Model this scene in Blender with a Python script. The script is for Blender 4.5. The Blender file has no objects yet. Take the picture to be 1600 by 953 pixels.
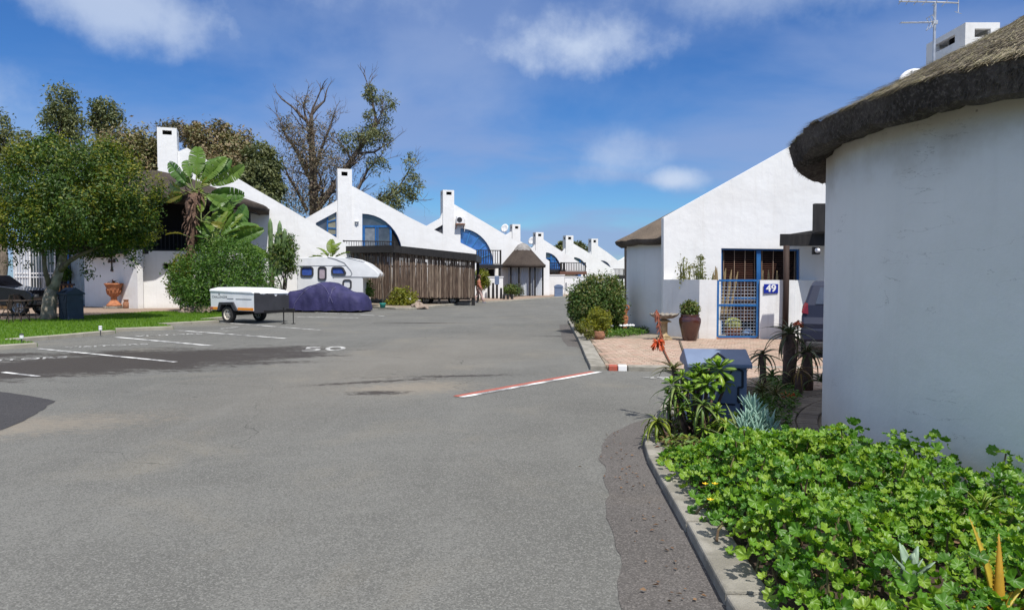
import bpy, bmesh, math, random
import numpy as np
from mathutils import Vector, Matrix, noise
from mathutils.geometry import tessellate_polygon
PI = math.pi
R = math.radians
scene = bpy.context.scene
col = scene.collection

# ------------------------------------------------------------------ camera
F_PX, CAM_H, HOR = 1100.0, 1.6, 433.0           # focal length in photo pixels, eye height, horizon row
PITCH = math.atan((476.5 - HOR) / F_PX)
cd = bpy.data.cameras.new('camera'); cam = bpy.data.objects.new('camera', cd); col.objects.link(cam)
cam.location = (0, 0, CAM_H); cam.rotation_euler = (PI / 2 - PITCH, 0, 0)
cd.sensor_width = 36.0; cd.lens = 36.0 * F_PX / 1600.0; cd.clip_start = 0.05; cd.clip_end = 6000
scene.camera = cam
# ------------------------------------------------------------------ sun, sky, exposure
SUN_AZ, SUN_EL = R(25), R(60)                   # azimuth turned to the right of straight behind the camera
to_sun = Vector((math.sin(SUN_AZ) * math.cos(SUN_EL), -math.cos(SUN_AZ) * math.cos(SUN_EL), math.sin(SUN_EL)))
ld = bpy.data.lights.new('sun', 'SUN'); ld.energy = 4.7; ld.angle = R(0.53); ld.color = (1.0, 0.955, 0.89)
sun = bpy.data.objects.new('sun', ld); col.objects.link(sun)
sun.rotation_euler = to_sun.to_track_quat('Z', 'Y').to_euler()
scene.view_settings.view_transform = 'Standard'; scene.view_settings.look = 'None'
scene.view_settings.exposure = 0.16; scene.view_settings.gamma = 1.0
world = bpy.data.worlds.new('World'); scene.world = world; world.use_nodes = True

class NT:
    """tiny node-graph writer"""
    def __init__(s, tree): s.t = tree; tree.nodes.clear()
    def n(s, kind, ins=None, **props):
        nd = s.t.nodes.new(kind)
        for k, v in props.items(): setattr(nd, k, v)
        for k, v in (ins or {}).items():
            sock = nd.inputs[k]
            if isinstance(v, bpy.types.NodeSocket): s.t.links.new(v, sock)
            elif isinstance(v, bpy.types.Node): s.t.links.new(v.outputs[0], sock)
            else: sock.default_value = v
        return nd
    def math(s, op, a, b=0.0, clamp=False):
        return s.n('ShaderNodeMath', {0: a, 1: b}, operation=op, use_clamp=clamp).outputs[0]
    def mix(s, f, a, b, blend='MIX'):
        nd = s.n('ShaderNodeMix', {0: f, 6: a, 7: b}, data_type='RGBA', blend_type=blend)
        return nd.outputs[2]
    def smooth(s, x, lo, hi):
        return s.n('ShaderNodeMapRange', {0: x, 1: lo, 2: hi, 3: 0.0, 4: 1.0}, interpolation_type='SMOOTHSTEP').outputs[0]
    def noise(s, vec, scale, detail=4, rough=0.55, out=0, dist=0.0):
        return s.n('ShaderNodeTexNoise', {'Vector': vec, 'Scale': scale, 'Detail': detail, 'Roughness': rough, 'Distortion': dist}).outputs[out]

def c4(c): return (c[0], c[1], c[2], 1.0)

def build_world():
    t = NT(world.node_tree)
    sky = t.n('ShaderNodeTexSky', sky_type='NISHITA', sun_disc=False, sun_elevation=SUN_EL, sun_rotation=PI - SUN_AZ,
              air_density=1.0, dust_density=0.35, ozone_density=2.2, altitude=100.0)
    hsv = t.n('ShaderNodeHueSaturation', {'Hue': 0.508, 'Saturation': 1.22, 'Value': 1.0, 'Fac': 1.0, 'Color': sky.outputs[0]})
    d = t.n('ShaderNodeTexCoord').outputs['Generated']
    sx = t.n('ShaderNodeSeparateXYZ', {0: d})
    dz = t.math('MAXIMUM', sx.outputs[2], 0.0)
    dn = t.math('ADD', dz, 0.16)
    px = t.math('DIVIDE', sx.outputs[0], dn); py = t.math('DIVIDE', sx.outputs[1], dn)
    p = t.n('ShaderNodeCombineXYZ', {0: px, 1: py, 2: 0.0}).outputs[0]
    p2 = t.n('ShaderNodeMapping', {0: p, 1: (3.1, 1.7, 0), 2: (0, 0, R(-24)), 3: (0.8, 1.0, 1)}).outputs[0]
    n1 = t.noise(p2, 0.95, 6, 0.52, dist=0.35)                    # thin veils
    veil = t.smooth(n1, 0.36, 0.62)
    low = t.smooth(dz, 0.42, 0.03)                                 # more layers of cloud to look through near the horizon
    veil = t.math('MULTIPLY', veil, t.math('ADD', 0.46, t.math('MULTIPLY', low, 0.34)))
    n2 = t.noise(d, 9.0, 6, 0.6)
    n3 = t.noise(d, 3.5, 3, 0.5)
    puff = 0.0
    # cumulus puffs: direction of the middle and angular half sizes
    for (x, y, rx, ry, s) in ((905, 70, .118, .046, 1.0), (955, 245, .075, .04, .5), (1052, 281, .042, .018, .9), (175, 12, .13, .05, .75), (330, 30, .2, .05, .15), (700, 120, .3, .06, .12),
                              (1250, -60, .22, .06, .5), (480, -150, .3, .1, .5), (40, 200, .1, .03, .15), (1500, -260, .4, .1, .45), (-500, 60, .3, .06, .5), (2200, 100, .3, .06, .5)):
        u, v = (x - 800) / F_PX, (476.5 - y) / F_PX
        w = Vector((u, math.cos(PITCH) + v * math.sin(PITCH), -math.sin(PITCH) + v * math.cos(PITCH))).normalized()
        right = Vector((w.y, -w.x, 0)).normalized(); up = right.cross(w)
        a = t.n('ShaderNodeVectorMath', {0: d, 1: right}, operation='DOT_PRODUCT').outputs['Value']
        b = t.n('ShaderNodeVectorMath', {0: d, 1: up}, operation='DOT_PRODUCT').outputs['Value']
        f = t.n('ShaderNodeVectorMath', {0: d, 1: w}, operation='DOT_PRODUCT').outputs['Value']
        a = t.math('DIVIDE', a, rx); b = t.math('DIVIDE', b, ry)
        r2 = t.math('ADD', t.math('MULTIPLY', a, a), t.math('MULTIPLY', b, b))
        r1 = t.math('SQRT', r2)
        r1 = t.math('ADD', r1, t.math('MULTIPLY', t.math('SUBTRACT', n2, 0.5), 2.3))
        r1 = t.math('ADD', r1, t.math('MULTIPLY', t.math('SUBTRACT', n3, 0.5), 0.9))
        m = t.math('MULTIPLY', t.smooth(r1, 1.25, 0.05), s)
        m = t.math('MULTIPLY', m, t.math('GREATER_THAN', f, 0.2))
        puff = t.math('MAXIMUM', puff, m)
    skyc = t.mix(1.0, hsv.outputs[0], (0.50, 0.79, 1.05, 1), 'MULTIPLY')
    p3 = t.n('ShaderNodeMapping', {0: p, 1: (7.3, 2.2, 0), 2: (0, 0, R(15)), 3: (1.0, 1.3, 1)}).outputs[0]
    fill_cloud = t.math('MULTIPLY', t.smooth(t.noise(p3, 1.5, 7, 0.58), 0.38, 0.57), t.smooth(dz, 0.36, 0.60))   # unseen cloud layer added above the view to lift fill on shaded walls
    c = t.mix(veil, skyc, (2.6, 3.55, 6.0, 1))
    c = t.mix(t.math('MULTIPLY', puff, 0.95), c, (5.4, 6.3, 7.9, 1))
    c = t.mix(t.math('MULTIPLY', fill_cloud, 0.85), c, (8.8, 9.0, 9.2, 1))
    bg = t.n('ShaderNodeBackground', {'Color': c, 'Strength': 0.10})
    t.n('ShaderNodeOutputWorld', {'Surface': bg})
build_world()

# ------------------------------------------------------------------ pixel -> place helpers (used to read positions off the photograph)
def ray(x, y):
    u, v = (x - 800) / F_PX, (476.5 - y) / F_PX
    return Vector((u, math.cos(PITCH) + v * math.sin(PITCH), -math.sin(PITCH) + v * math.cos(PITCH)))
CAM = Vector((0, 0, CAM_H))
def gp(x, y, z=0.0):
    d = ray(x, y); return CAM + d * ((z - CAM_H) / d.z)
def at(x, y, Y):
    d = ray(x, y); return CAM + d * (Y / d.y)
def zat(y, Y): return at(800, y, Y).z
def xat(x, Y): return at(x, HOR, Y).x

# ------------------------------------------------------------------ materials
MATS = {}
def mat(name, c1, c2=None, rough=0.7, scale=4.0, bump=0.0, bscale=60.0, metal=0.0, stretch=(1, 1, 1), detail=4, spec=0.4, coat=0.0, lo=0.35, hi=0.65, fine=0.0, fscale=120):
    m = bpy.data.materials.new(name); m.use_nodes = True; t = NT(m.node_tree)
    co = t.n('ShaderNodeTexCoord').outputs['Object']
    co = t.n('ShaderNodeMapping', {0: co, 3: stretch}).outputs[0]
    c = c4(c1)
    if c2 is not None:
        f = t.smooth(t.noise(co, scale, detail), lo, hi)
        c = t.mix(f, c4(c1), c4(c2))
    if fine:
        g = t.math('ADD', 1.0 - fine, t.math('MULTIPLY', t.noise(co, fscale, 3, 0.7), 2 * fine))
        c = t.mix(1.0, c, t.n('ShaderNodeCombineXYZ', {0: g, 1: g, 2: g}).outputs[0], 'MULTIPLY')
    ins = {'Base Color': c, 'Roughness': rough, 'Metallic': metal, 'Specular IOR Level': spec, 'Coat Weight': coat}
    if bump:
        ins['Normal'] = t.n('ShaderNodeBump', {'Strength': bump, 'Distance': 0.02, 'Height': t.noise(co, bscale, 5, 0.6)}).outputs[0]
    b = t.n('ShaderNodeBsdfPrincipled', ins)
    t.n('ShaderNodeOutputMaterial', {'Surface': b})
    MATS[name] = m
    return m

def leafmat(name, cols, trans=0.35, rough=0.5, spec=0.35):
    """leaf colours picked by a random value stored on each leaf"""
    m = bpy.data.materials.new(name); m.use_nodes = True; t = NT(m.node_tree)
    a = t.n('ShaderNodeAttribute', attribute_name='rnd')
    oi = t.n('ShaderNodeObjectInfo')
    f = t.math('FRACT', t.math('ADD', a.outputs['Fac'], t.math('MULTIPLY', oi.outputs['Random'], 0.999)))
    rp = t.n('ShaderNodeValToRGB', {0: f})
    e = rp.color_ramp.elements
    e[0].position = 0.0; e[0].color = c4(cols[0]); e[1].position = 1.0; e[1].color = c4(cols[-1])
    for i, c in enumerate(cols[1:-1]):
        x = e.new((i + 1) / (len(cols) - 1)); x.color = c4(c)
    co = t.n('ShaderNodeTexCoord').outputs['Object']
    g = t.math('ADD', 0.75, t.math('MULTIPLY', t.noise(co, 30, 2), 0.5))
    c = t.mix(1.0, rp.outputs[0], t.n('ShaderNodeCombineXYZ', {0: g, 1: g, 2: g}).outputs[0], 'MULTIPLY')
    b = t.n('ShaderNodeBsdfPrincipled', {'Base Color': c, 'Roughness': rough, 'Specular IOR Level': spec})
    if trans:
        tc = t.mix(1.0, c, (1.25, 1.3, 0.55, 1), 'MULTIPLY')
        tr = t.n('ShaderNodeBsdfTranslucent', {'Color': tc})
        b = t.n('ShaderNodeMixShader', {0: trans, 1: b, 2: tr})
    t.n('ShaderNodeOutputMaterial', {'Surface': b})
    return m

def plaster(name, base, stain, amt=0.25, streak=0.5, crack=False):
    m = bpy.data.materials.new(name); m.use_nodes = True; t = NT(m.node_tree)
    co = t.n('ShaderNodeTexCoord').outputs['Object']
    big = t.noise(co, 0.7, 5, 0.6)
    st = t.n('ShaderNodeMapping', {0: co, 3: (5.0, 5.0, 0.35)}).outputs[0]
    streaks = t.noise(st, 1.6, 4, 0.6)
    f = t.math('MULTIPLY', t.smooth(big, 0.42, 0.75), amt)
    f2 = t.math('MULTIPLY', t.smooth(streaks, 0.5, 0.8), amt * streak)
    z = t.n('ShaderNodeSeparateXYZ', {0: co}).outputs[2]
    splash = t.math('MULTIPLY', t.smooth(t.math('ADD', z, t.math('MULTIPLY', t.noise(co, 3.0, 4), 0.5)), 0.62, 0.12), amt * 1.6)   # splashed dirt above the ground
    c = t.mix(f, c4(base), c4(stain)); c = t.mix(f2, c, c4(stain)); c = t.mix(splash, c, c4((stain[0] * .8, stain[1] * .72, stain[2] * .6)))
    h = t.math('ADD', t.math('MULTIPLY', t.noise(co, 2.2, 3), 1.0), t.math('MULTIPLY', t.noise(co, 38, 4, 0.7), 0.16))
    if crack:
        vo = t.n('ShaderNodeTexNoise', {'Vector': t.n('ShaderNodeMapping', {0: co, 3: (1, 1, 4.0)}).outputs[0], 'Scale': 0.55, 'Detail': 6.0, 'Roughness': 0.6, 'Distortion': 0.4}).outputs[0]
        ln = t.smooth(t.math('ABSOLUTE', t.math('SUBTRACT', vo, 0.53)), 0.0022, 0.0004)
        ln = t.math('MULTIPLY', ln, t.smooth(t.noise(co, 1.3, 2), 0.5, 0.6))
        c = t.mix(t.math('MULTIPLY', ln, 0.4), c, (0.16, 0.14, 0.12, 1))
        top = t.math('MULTIPLY', t.smooth(t.math('ADD', z, t.math('MULTIPLY', t.noise(co, 1.6, 5, .65), 0.9)), 2.75, 3.3), 0.55)        # tea coloured run-off below the thatch
        c = t.mix(top, c, (0.38, 0.31, 0.22, 1))
        vs = t.n('ShaderNodeTexVoronoi', {'Vector': co, 'Scale': 2.3}).outputs[0]
        c = t.mix(t.math('MULTIPLY', t.smooth(vs, 0.028, 0.018), 0.6), c, (0.13, 0.11, 0.1, 1))
    n = t.n('ShaderNodeBump', {'Strength': 0.6, 'Distance': 0.03, 'Height': h}).outputs[0]
    b = t.n('ShaderNodeBsdfPrincipled', {'Base Color': c, 'Roughness': 0.85, 'Specular IOR Level': 0.25, 'Normal': n})
    t.n('ShaderNodeOutputMaterial', {'Surface': b})
    return m

def glassmat(name, c, rough=0.04, spec=0.9):
    m = bpy.data.materials.new(name); m.use_nodes = True; t = NT(m.node_tree)
    co = t.n('ShaderNodeTexCoord').outputs['Object']
    cc = t.mix(t.smooth(t.noise(co, 1.3, 3), 0.35, 0.7), c4(c), c4([k * 1.9 + .01 for k in c]))
    nb = t.n('ShaderNodeBump', {'Strength': 0.04, 'Distance': 0.05, 'Height': t.noise(co, 1.2, 1)}).outputs[0]
    b = t.n('ShaderNodeBsdfPrincipled', {'Base Color': cc, 'Roughness': rough, 'Specular IOR Level': spec, 'Normal': nb, 'Coat Weight': 0.5, 'Coat Roughness': 0.02})
    t.n('ShaderNodeOutputMaterial', {'Surface': b})
    return m

def thatch(name, c1, c2, c3, axis='Z'):
    m = bpy.data.materials.new(name); m.use_nodes = True; t = NT(m.node_tree)
    co = t.n('ShaderNodeTexCoord').outputs['Object']
    s = t.n('ShaderNodeMapping', {0: co, 3: (1, 1, 1)}).outputs[0]
    n1 = t.noise(s, 1.4, 5, 0.6); n2 = t.noise(s, 34, 4, 0.75)
    c = t.mix(t.smooth(n1, 0.35, 0.7), c4(c1), c4(c2))
    c = t.mix(t.smooth(n2, 0.45, 0.75), c, c4(c3))
    h = t.math('ADD', t.math('MULTIPLY', n2, 1.0), t.math('MULTIPLY', t.noise(s, 110, 3, 0.8), 0.7))
    n = t.n('ShaderNodeBump', {'Strength': 0.9, 'Distance': 0.04, 'Height': h}).outputs[0]
    b = t.n('ShaderNodeBsdfPrincipled', {'Base Color': c, 'Roughness': 0.95, 'Specular IOR Level': 0.1, 'Normal': n})
    t.n('ShaderNodeOutputMaterial', {'Surface': b})
    return m

M_WHITE = plaster('white_plaster', (0.80, 0.80, 0.79), (0.56, 0.53, 0.48), 0.24, 1.0)
M_WALLR = plaster('round_wall_plaster', (0.85, 0.835, 0.80), (0.64, 0.62, 0.58), 0.34, 0.5, crack=True)
M_THATCH = thatch('thatch', (0.20, 0.158, 0.122), (0.14, 0.112, 0.088), (0.30, 0.245, 0.185))
M_THATCHD = thatch('dark_thatch', (0.075, 0.060, 0.050), (0.05, 0.040, 0.035), (0.11, 0.09, 0.075))
M_THATCHE = thatch('cut_thatch_edge', (0.17, 0.142, 0.125), (0.065, 0.054, 0.048), (0.30, 0.255, 0.22))
M_CAP = mat('grey_ridge_cap', (0.27, 0.26, 0.25), (0.2, 0.19, 0.18), bump=.3)
M_BLUE = mat('blue_gloss_paint', (0.018, 0.10, 0.30), (0.03, 0.14, 0.36), rough=0.35)
M_BLACKW = mat('black_stained_timber', (0.012, 0.011, 0.011), (0.022, 0.02, 0.019), rough=0.6, stretch=(1, 1, .2), scale=12, bump=.2)
M_BROWNW = mat('brown_timber', (0.05, 0.026, 0.018), (0.028, 0.016, 0.012), rough=0.7, stretch=(8, 8, .6), scale=6, bump=.3)
M_STICK = mat('bark_pole', (0.145, 0.098, 0.070), (0.062, 0.042, 0.032), rough=0.85, stretch=(6, 6, .5), scale=5, bump=.5, bscale=40)
M_STICK2 = mat('weathered_pole', (0.30, 0.235, 0.175), (0.13, 0.096, 0.073), rough=0.85, stretch=(6, 6, .5), scale=5, bump=.5, bscale=40)
M_GLASS = glassmat('grey_glass', (0.035, 0.042, 0.055))
M_GLASSB = glassmat('blue_glass', (0.02, 0.09, 0.28), spec=1.0)
M_GLASSY = glassmat('pale_blind_glass', (0.20, 0.19, 0.13), spec=.6)
M_DARK = mat('dark_interior', (0.008, 0.008, 0.009), rough=0.9)
M_WIN = mat('window_curtain', (0.55, 0.58, 0.62), (0.38, 0.42, 0.47), stretch=(14, 14, .3), scale=3, rough=.8)
M_STEELB = mat('blue_grey_painted_steel', (0.16, 0.21, 0.32), (0.135, 0.18, 0.28), rough=0.42, bump=.06, bscale=120, spec=.5)
M_STEELD = mat('dark_blue_painted_steel', (0.03, 0.045, 0.075), (0.022, 0.035, 0.06), rough=0.5)
M_GROOVE = mat('dark_groove', (0.010, 0.014, 0.025), rough=.6)
M_TERRA = mat('terracotta', (0.46, 0.185, 0.085), (0.30, 0.115, 0.055), rough=0.8, scale=9, bump=.5, bscale=50)
M_TERRA2 = mat('old_terracotta', (0.33, 0.155, 0.085), (0.20, 0.10, 0.06), rough=0.85, scale=12, bump=.6, bscale=40)
M_GLAZE = mat('brown_glazed_clay', (0.075, 0.026, 0.018), (0.05, 0.018, 0.014), rough=0.2, spec=.6, coat=.5)
M_STONE = mat('cast_stone', (0.34, 0.31, 0.26), (0.15, 0.13, 0.11), rough=0.95, scale=12, bump=.9, bscale=35)
M_STONEY = mat('sandstone', (0.46, 0.36, 0.21), (0.30, 0.22, 0.12), rough=0.9, scale=10, bump=.6, bscale=40)
M_KERB = mat('kerb_concrete', (0.31, 0.292, 0.25), (0.20, 0.187, 0.155), rough=0.9, scale=5, bump=.5, bscale=90, fine=.22, fscale=160)
M_KERBL = mat('pale_kerb_concrete', (0.34, 0.32, 0.26), (0.28, 0.26, 0.21), rough=0.9, scale=3, bump=.4)
M_RED = mat('red_road_paint', (0.42, 0.085, 0.05), (0.30, 0.10, 0.07), rough=.7, scale=20)
def paintmat():
    m = bpy.data.materials.new('worn_white_road_paint'); m.use_nodes = True; t = NT(m.node_tree)
    co = t.n('ShaderNodeTexCoord').outputs['Object']
    f = t.smooth(t.math('ADD', t.noise(co, 2.2, 3), t.math('MULTIPLY', t.noise(co, 70, 3, .8), .5)), 0.66, 0.86)
    c = t.mix(f, (0.70, 0.70, 0.68, 1), (0.20, 0.20, 0.20, 1))
    b = t.n('ShaderNodeBsdfPrincipled', {'Base Color': c, 'Roughness': .8, 'Specular IOR Level': .2})
    t.n('ShaderNodeOutputMaterial', {'Surface': b}); return m
M_PAINT = paintmat()
M_SOIL = mat('garden_soil', (0.075, 0.05, 0.035), (0.04, 0.028, 0.02), rough=1, scale=8, bump=1, bscale=30)
M_EARTH = mat('dry_veld', (0.16, 0.14, 0.075), (0.10, 0.11, 0.05), rough=1, scale=.2, bump=.5)
M_RUBBER = mat('tyre_rubber', (0.02, 0.02, 0.02), (0.035, 0.033, 0.03), rough=.8)
M_RIM = mat('dusty_white_rim', (0.62, 0.58, 0.50), (0.45, 0.40, 0.33), rough=.5, scale=9)
M_ALLOY = mat('alloy', (0.4, 0.4, 0.4), rough=.35, metal=.7)
M_ALUM = mat('aluminium_tube', (0.62, 0.63, 0.64), (0.45, 0.46, 0.47), rough=.45, metal=.6)
M_WPAINT = mat('white_vehicle_paint', (0.78, 0.79, 0.80), (0.70, 0.71, 0.72), rough=.3, spec=.5, scale=2)
M_DGREY = mat('dark_grey_sheet', (0.045, 0.045, 0.052), (0.035, 0.035, 0.04), rough=.55)
M_ORANGE = mat('orange_stripe', (0.75, 0.26, 0.02), rough=.4)
M_NAVY = mat('navy_car_cover', (0.040, 0.037, 0.115), (0.025, 0.024, 0.078), rough=.7, scale=2.0, bump=1.0, bscale=9, spec=.3)
M_CARP = mat('dark_blue_car_paint', (0.022, 0.027, 0.050), rough=.38, coat=.05, spec=.2)
M_CARB = mat('black_car_paint', (0.008, 0.009, 0.014), rough=.2, coat=.7)
M_BARK = mat('grey_brown_bark', (0.20, 0.16, 0.12), (0.10, 0.08, 0.06), rough=.95, scale=9, stretch=(1, 1, .4), bump=.9, bscale=18)
M_BARKD = mat('dark_branch_bark', (0.15, 0.12, 0.10), (0.08, 0.062, 0.052), rough=.95, scale=5, bump=.5)
M_FIBRE = mat('dead_leaf_fibre', (0.17, 0.105, 0.07), (0.07, 0.04, 0.03), rough=.95, scale=14, bump=1, bscale=25)
M_IRON = mat('rusty_iron', (0.035, 0.026, 0.022), (0.06, 0.035, 0.025), rough=.7, scale=20)
M_SIGNB = mat('royal_blue_enamel', (0.012, 0.028, 0.30), rough=.25)
M_SIGNW = mat('white_enamel', (0.80, 0.80, 0.80), rough=.3)
M_REDF = mat('red_aloe_flower', (0.62, 0.075, 0.02), (0.50, 0.11, 0.03), rough=.5, scale=20)
# ------------------------------------------------------------------ object helpers
def rotz_m(a): return Matrix.Rotation(a, 4, 'Z')
class MB:
    """collects shapes that make up ONE mesh object"""
    def __init__(s): s.v = []; s.f = []; s.m = []
    def add(s, vs, fs, m=0):
        o = len(s.v); s.v += [tuple(v) for v in vs]; s.f += [tuple(i + o for i in f) for f in fs]; s.m += [m] * len(fs); return s
    def box(s, x0, y0, z0, x1, y1, z1, m=0):
        vs = [(x0, y0, z0), (x1, y0, z0), (x1, y1, z0), (x0, y1, z0), (x0, y0, z1), (x1, y0, z1), (x1, y1, z1), (x0, y1, z1)]
        return s.add(vs, [(0, 3, 2, 1), (4, 5, 6, 7), (0, 1, 5, 4), (1, 2, 6, 5), (2, 3, 7, 6), (3, 0, 4, 7)], m)
    def bar(s, p, q, w, h, m=0, up=(0, 0, 1)):
        p = Vector(p); q = Vector(q); d = (q - p).normalized(); up = Vector(up)
        sd = d.cross(up)
        if sd.length < 1e-4: sd = d.cross(Vector((1, 0, 0)))
        sd.normalize(); u = sd.cross(d); sd *= w / 2; u *= h / 2
        vs = [p - sd - u, p + sd - u, p + sd + u, p - sd + u, q - sd - u, q + sd - u, q + sd + u, q - sd + u]
        return s.add(vs, [(0, 1, 2, 3), (7, 6, 5, 4), (0, 4, 5, 1), (1, 5, 6, 2), (2, 6, 7, 3), (3, 7, 4, 0)], m)
    def tube(s, pts, rad, n=8, m=0, cap=True):
        pts = [Vector(p) for p in pts]
        if not hasattr(rad, '__len__'): rad = [rad] * len(pts)
        vs = []; ref = None
        for i, p in enumerate(pts):
            d = (pts[min(i + 1, len(pts) - 1)] - pts[max(i - 1, 0)])
            d = d.normalized() if d.length > 1e-9 else Vector((0, 0, 1))
            if ref is None: ref = d.orthogonal().normalized()
            ref = ref - d * ref.dot(d)
            ref = ref.normalized() if ref.length > 1e-5 else d.orthogonal().normalized()
            b = d.cross(ref)
            for k in range(n):
                a = 2 * PI * k / n; vs.append(p + (ref * math.cos(a) + b * math.sin(a)) * rad[i])
        fs = [(i * n + k, i * n + (k + 1) % n, (i + 1) * n + (k + 1) % n, (i + 1) * n + k) for i in range(len(pts) - 1) for k in range(n)]
        if cap: fs += [tuple(range(n - 1, -1, -1)), tuple((len(pts) - 1) * n + k for k in range(n))]
        return s.add(vs, fs, m)
    def lathe(s, prof, n=24, c=(0, 0, 0), m=0, wob=0.0, a0=0.0, a1=2 * PI, seed=0.0):
        full = abs(a1 - a0 - 2 * PI) < 1e-6; nn = n if full else n + 1; vs = []
        for (r, z) in prof:
            for k in range(nn):
                a = a0 + (a1 - a0) * k / n
                j = 1.0; dz = 0.0
                if wob:
                    j += wob * noise.noise(Vector((math.cos(a) * 4 + seed, math.sin(a) * 4, z * 2.5))); dz = wob * noise.noise(Vector((math.cos(a) * 7, math.sin(a) * 7 + seed, r)))
                vs.append((c[0] + r * j * math.cos(a), c[1] + r * j * math.sin(a), c[2] + z + dz))
        fs = []
        for i in range(len(prof) - 1):
            for k in range(n):
                k2 = (k + 1) % nn
                fs.append((i * nn + k, i * nn + k2, (i + 1) * nn + k2, (i + 1) * nn + k))
        return s.add(vs, fs, m)
    def prism(s, outer, holes, y0, y1, m=0):
        """polygon in the local x-z plane (with holes), made solid between y0 and y1"""
        loops = [outer] + list(holes); fl = [p for l in loops for p in l]
        tris = tessellate_polygon([[Vector((p[0], p[1], 0)) for p in l] for l in loops])
        n = len(fl); vs = [(p[0], y0, p[1]) for p in fl] + [(p[0], y1, p[1]) for p in fl]; fs = []
        for t in tris:
            a, b, c = (fl[i] for i in t)
            ccw = (b[0] - a[0]) * (c[1] - a[1]) - (b[1] - a[1]) * (c[0] - a[0]) > 0
            t = tuple(t) if ccw else tuple(reversed(t))
            fs.append(t); fs.append(tuple(i + n for i in reversed(t)))
        o = 0
        for li, l in enumerate(loops):
            k = len(l); area = sum(l[i][0] * l[(i + 1) % k][1] - l[(i + 1) % k][0] * l[i][1] for i in range(k))
            flip = (area < 0) != (li > 0)
            for i in range(k):
                a, b = o + i, o + (i + 1) % k
                f = (a, a + n, b + n, b) if not flip else (b, b + n, a + n, a)
                fs.append(f if li == 0 else f)
            o += k
        return s.add(vs, fs, m)
    def mesh(s, name, mats, smooth=False):
        me = bpy.data.meshes.new(name); me.from_pydata(s.v, [], s.f)
        for m in (mats if isinstance(mats, (list, tuple)) else [mats]): me.materials.append(m)
        if any(s.m): me.polygons.foreach_set('material_index', s.m)
        if smooth: me.polygons.foreach_set('use_smooth', [True] * len(s.f))
        me.validate(); me.update(); return me
    def obj(s, name, mats, parent=None, loc=(0, 0, 0), rz=0.0, smooth=False, bevel=0.0, label=None, fix=False):
        me = s.mesh(name, mats, smooth)
        if fix:
            bm = bmesh.new(); bm.from_mesh(me); bmesh.ops.recalc_face_normals(bm, faces=bm.faces); bm.to_mesh(me); bm.free()
        o = link(name, me, parent, loc, rz)
        if bevel:
            b = o.modifiers.new('bevel', 'BEVEL'); b.width = bevel; b.segments = 2; b.limit_method = 'ANGLE'; b.angle_limit = R(40)
        if label: o['label'] = label
        return o
def link(name, data, parent=None, loc=(0, 0, 0), rz=0.0):
    o = bpy.data.objects.new(name, data); col.objects.link(o)
    if parent is not None: o.parent = parent
    o.location = loc; o.rotation_euler = (0, 0, rz); return o
def thing(name, label, cat, loc=(0, 0, 0), rz=0.0, group=None):
    o = link(name, None, None, loc, rz); o.empty_display_size = .2; return tag(o, label, cat, group)
def tag(o, label, cat, group=None):
    o['label'] = label; o['category'] = cat
    if group: o['group'] = group
    return o
def struct(o): o['kind'] = 'structure'; return o
def stuff(o): o['kind'] = 'stuff'; return o
def flat(name, poly, z, m, parent=None, thick=0.0):
    """a level sheet (or slab) from world x-y points"""
    b = MB(); P = [(p[0], p[1]) for p in poly]
    if thick:
        tri = tessellate_polygon([[Vector((p[0], p[1], 0)) for p in P]]); n = len(P)
        ar = sum(P[i][0] * P[(i + 1) % n][1] - P[(i + 1) % n][0] * P[i][1] for i in range(n))
        if ar < 0: P = P[::-1]; tri = tessellate_polygon([[Vector((p[0], p[1], 0)) for p in P]])
        vs = [(p[0], p[1], z) for p in P] + [(p[0], p[1], z - thick) for p in P]; fs = []
        for t in tri:
            a, c, d = (P[i] for i in t)
            ccw = (c[0] - a[0]) * (d[1] - a[1]) - (c[1] - a[1]) * (d[0] - a[0]) > 0
            fs.append(tuple(t) if ccw else tuple(reversed(t)))
        fs += [(i, i + n, (i + 1) % n + n, (i + 1) % n) for i in range(n)]
        b.add(vs, fs)
    else:
        tri = tessellate_polygon([[Vector((p[0], p[1], 0)) for p in P]]); fs = []
        for t in tri:
            a, c, d = (P[i] for i in t)
            ccw = (c[0] - a[0]) * (d[1] - a[1]) - (c[1] - a[1]) * (d[0] - a[0]) > 0
            fs.append(tuple(t) if ccw else tuple(reversed(t)))
        b.add([(p[0], p[1], z) for p in P], fs)
    return b.obj(name, m, parent)
def text_obj(name, s, size, m, parent, matrix, depth=0.004, bold=0.0, align='CENTER', spacing=1.0):
    cu = bpy.data.curves.new(name, 'FONT'); cu.body = s; cu.size = size; cu.extrude = depth; cu.offset = bold; cu.align_x = align; cu.align_y = 'CENTER'; cu.space_character = spacing
    tmp = bpy.data.objects.new(name, cu); col.objects.link(tmp)
    bpy.context.view_layer.update()
    me = bpy.data.meshes.new_from_object(tmp.evaluated_get(bpy.context.evaluated_depsgraph_get()))
    bpy.data.objects.remove(tmp); bpy.data.curves.remove(cu)
    me.name = name; me.materials.clear(); me.materials.append(m); me.transform(matrix)
    return link(name, me, parent)
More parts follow.
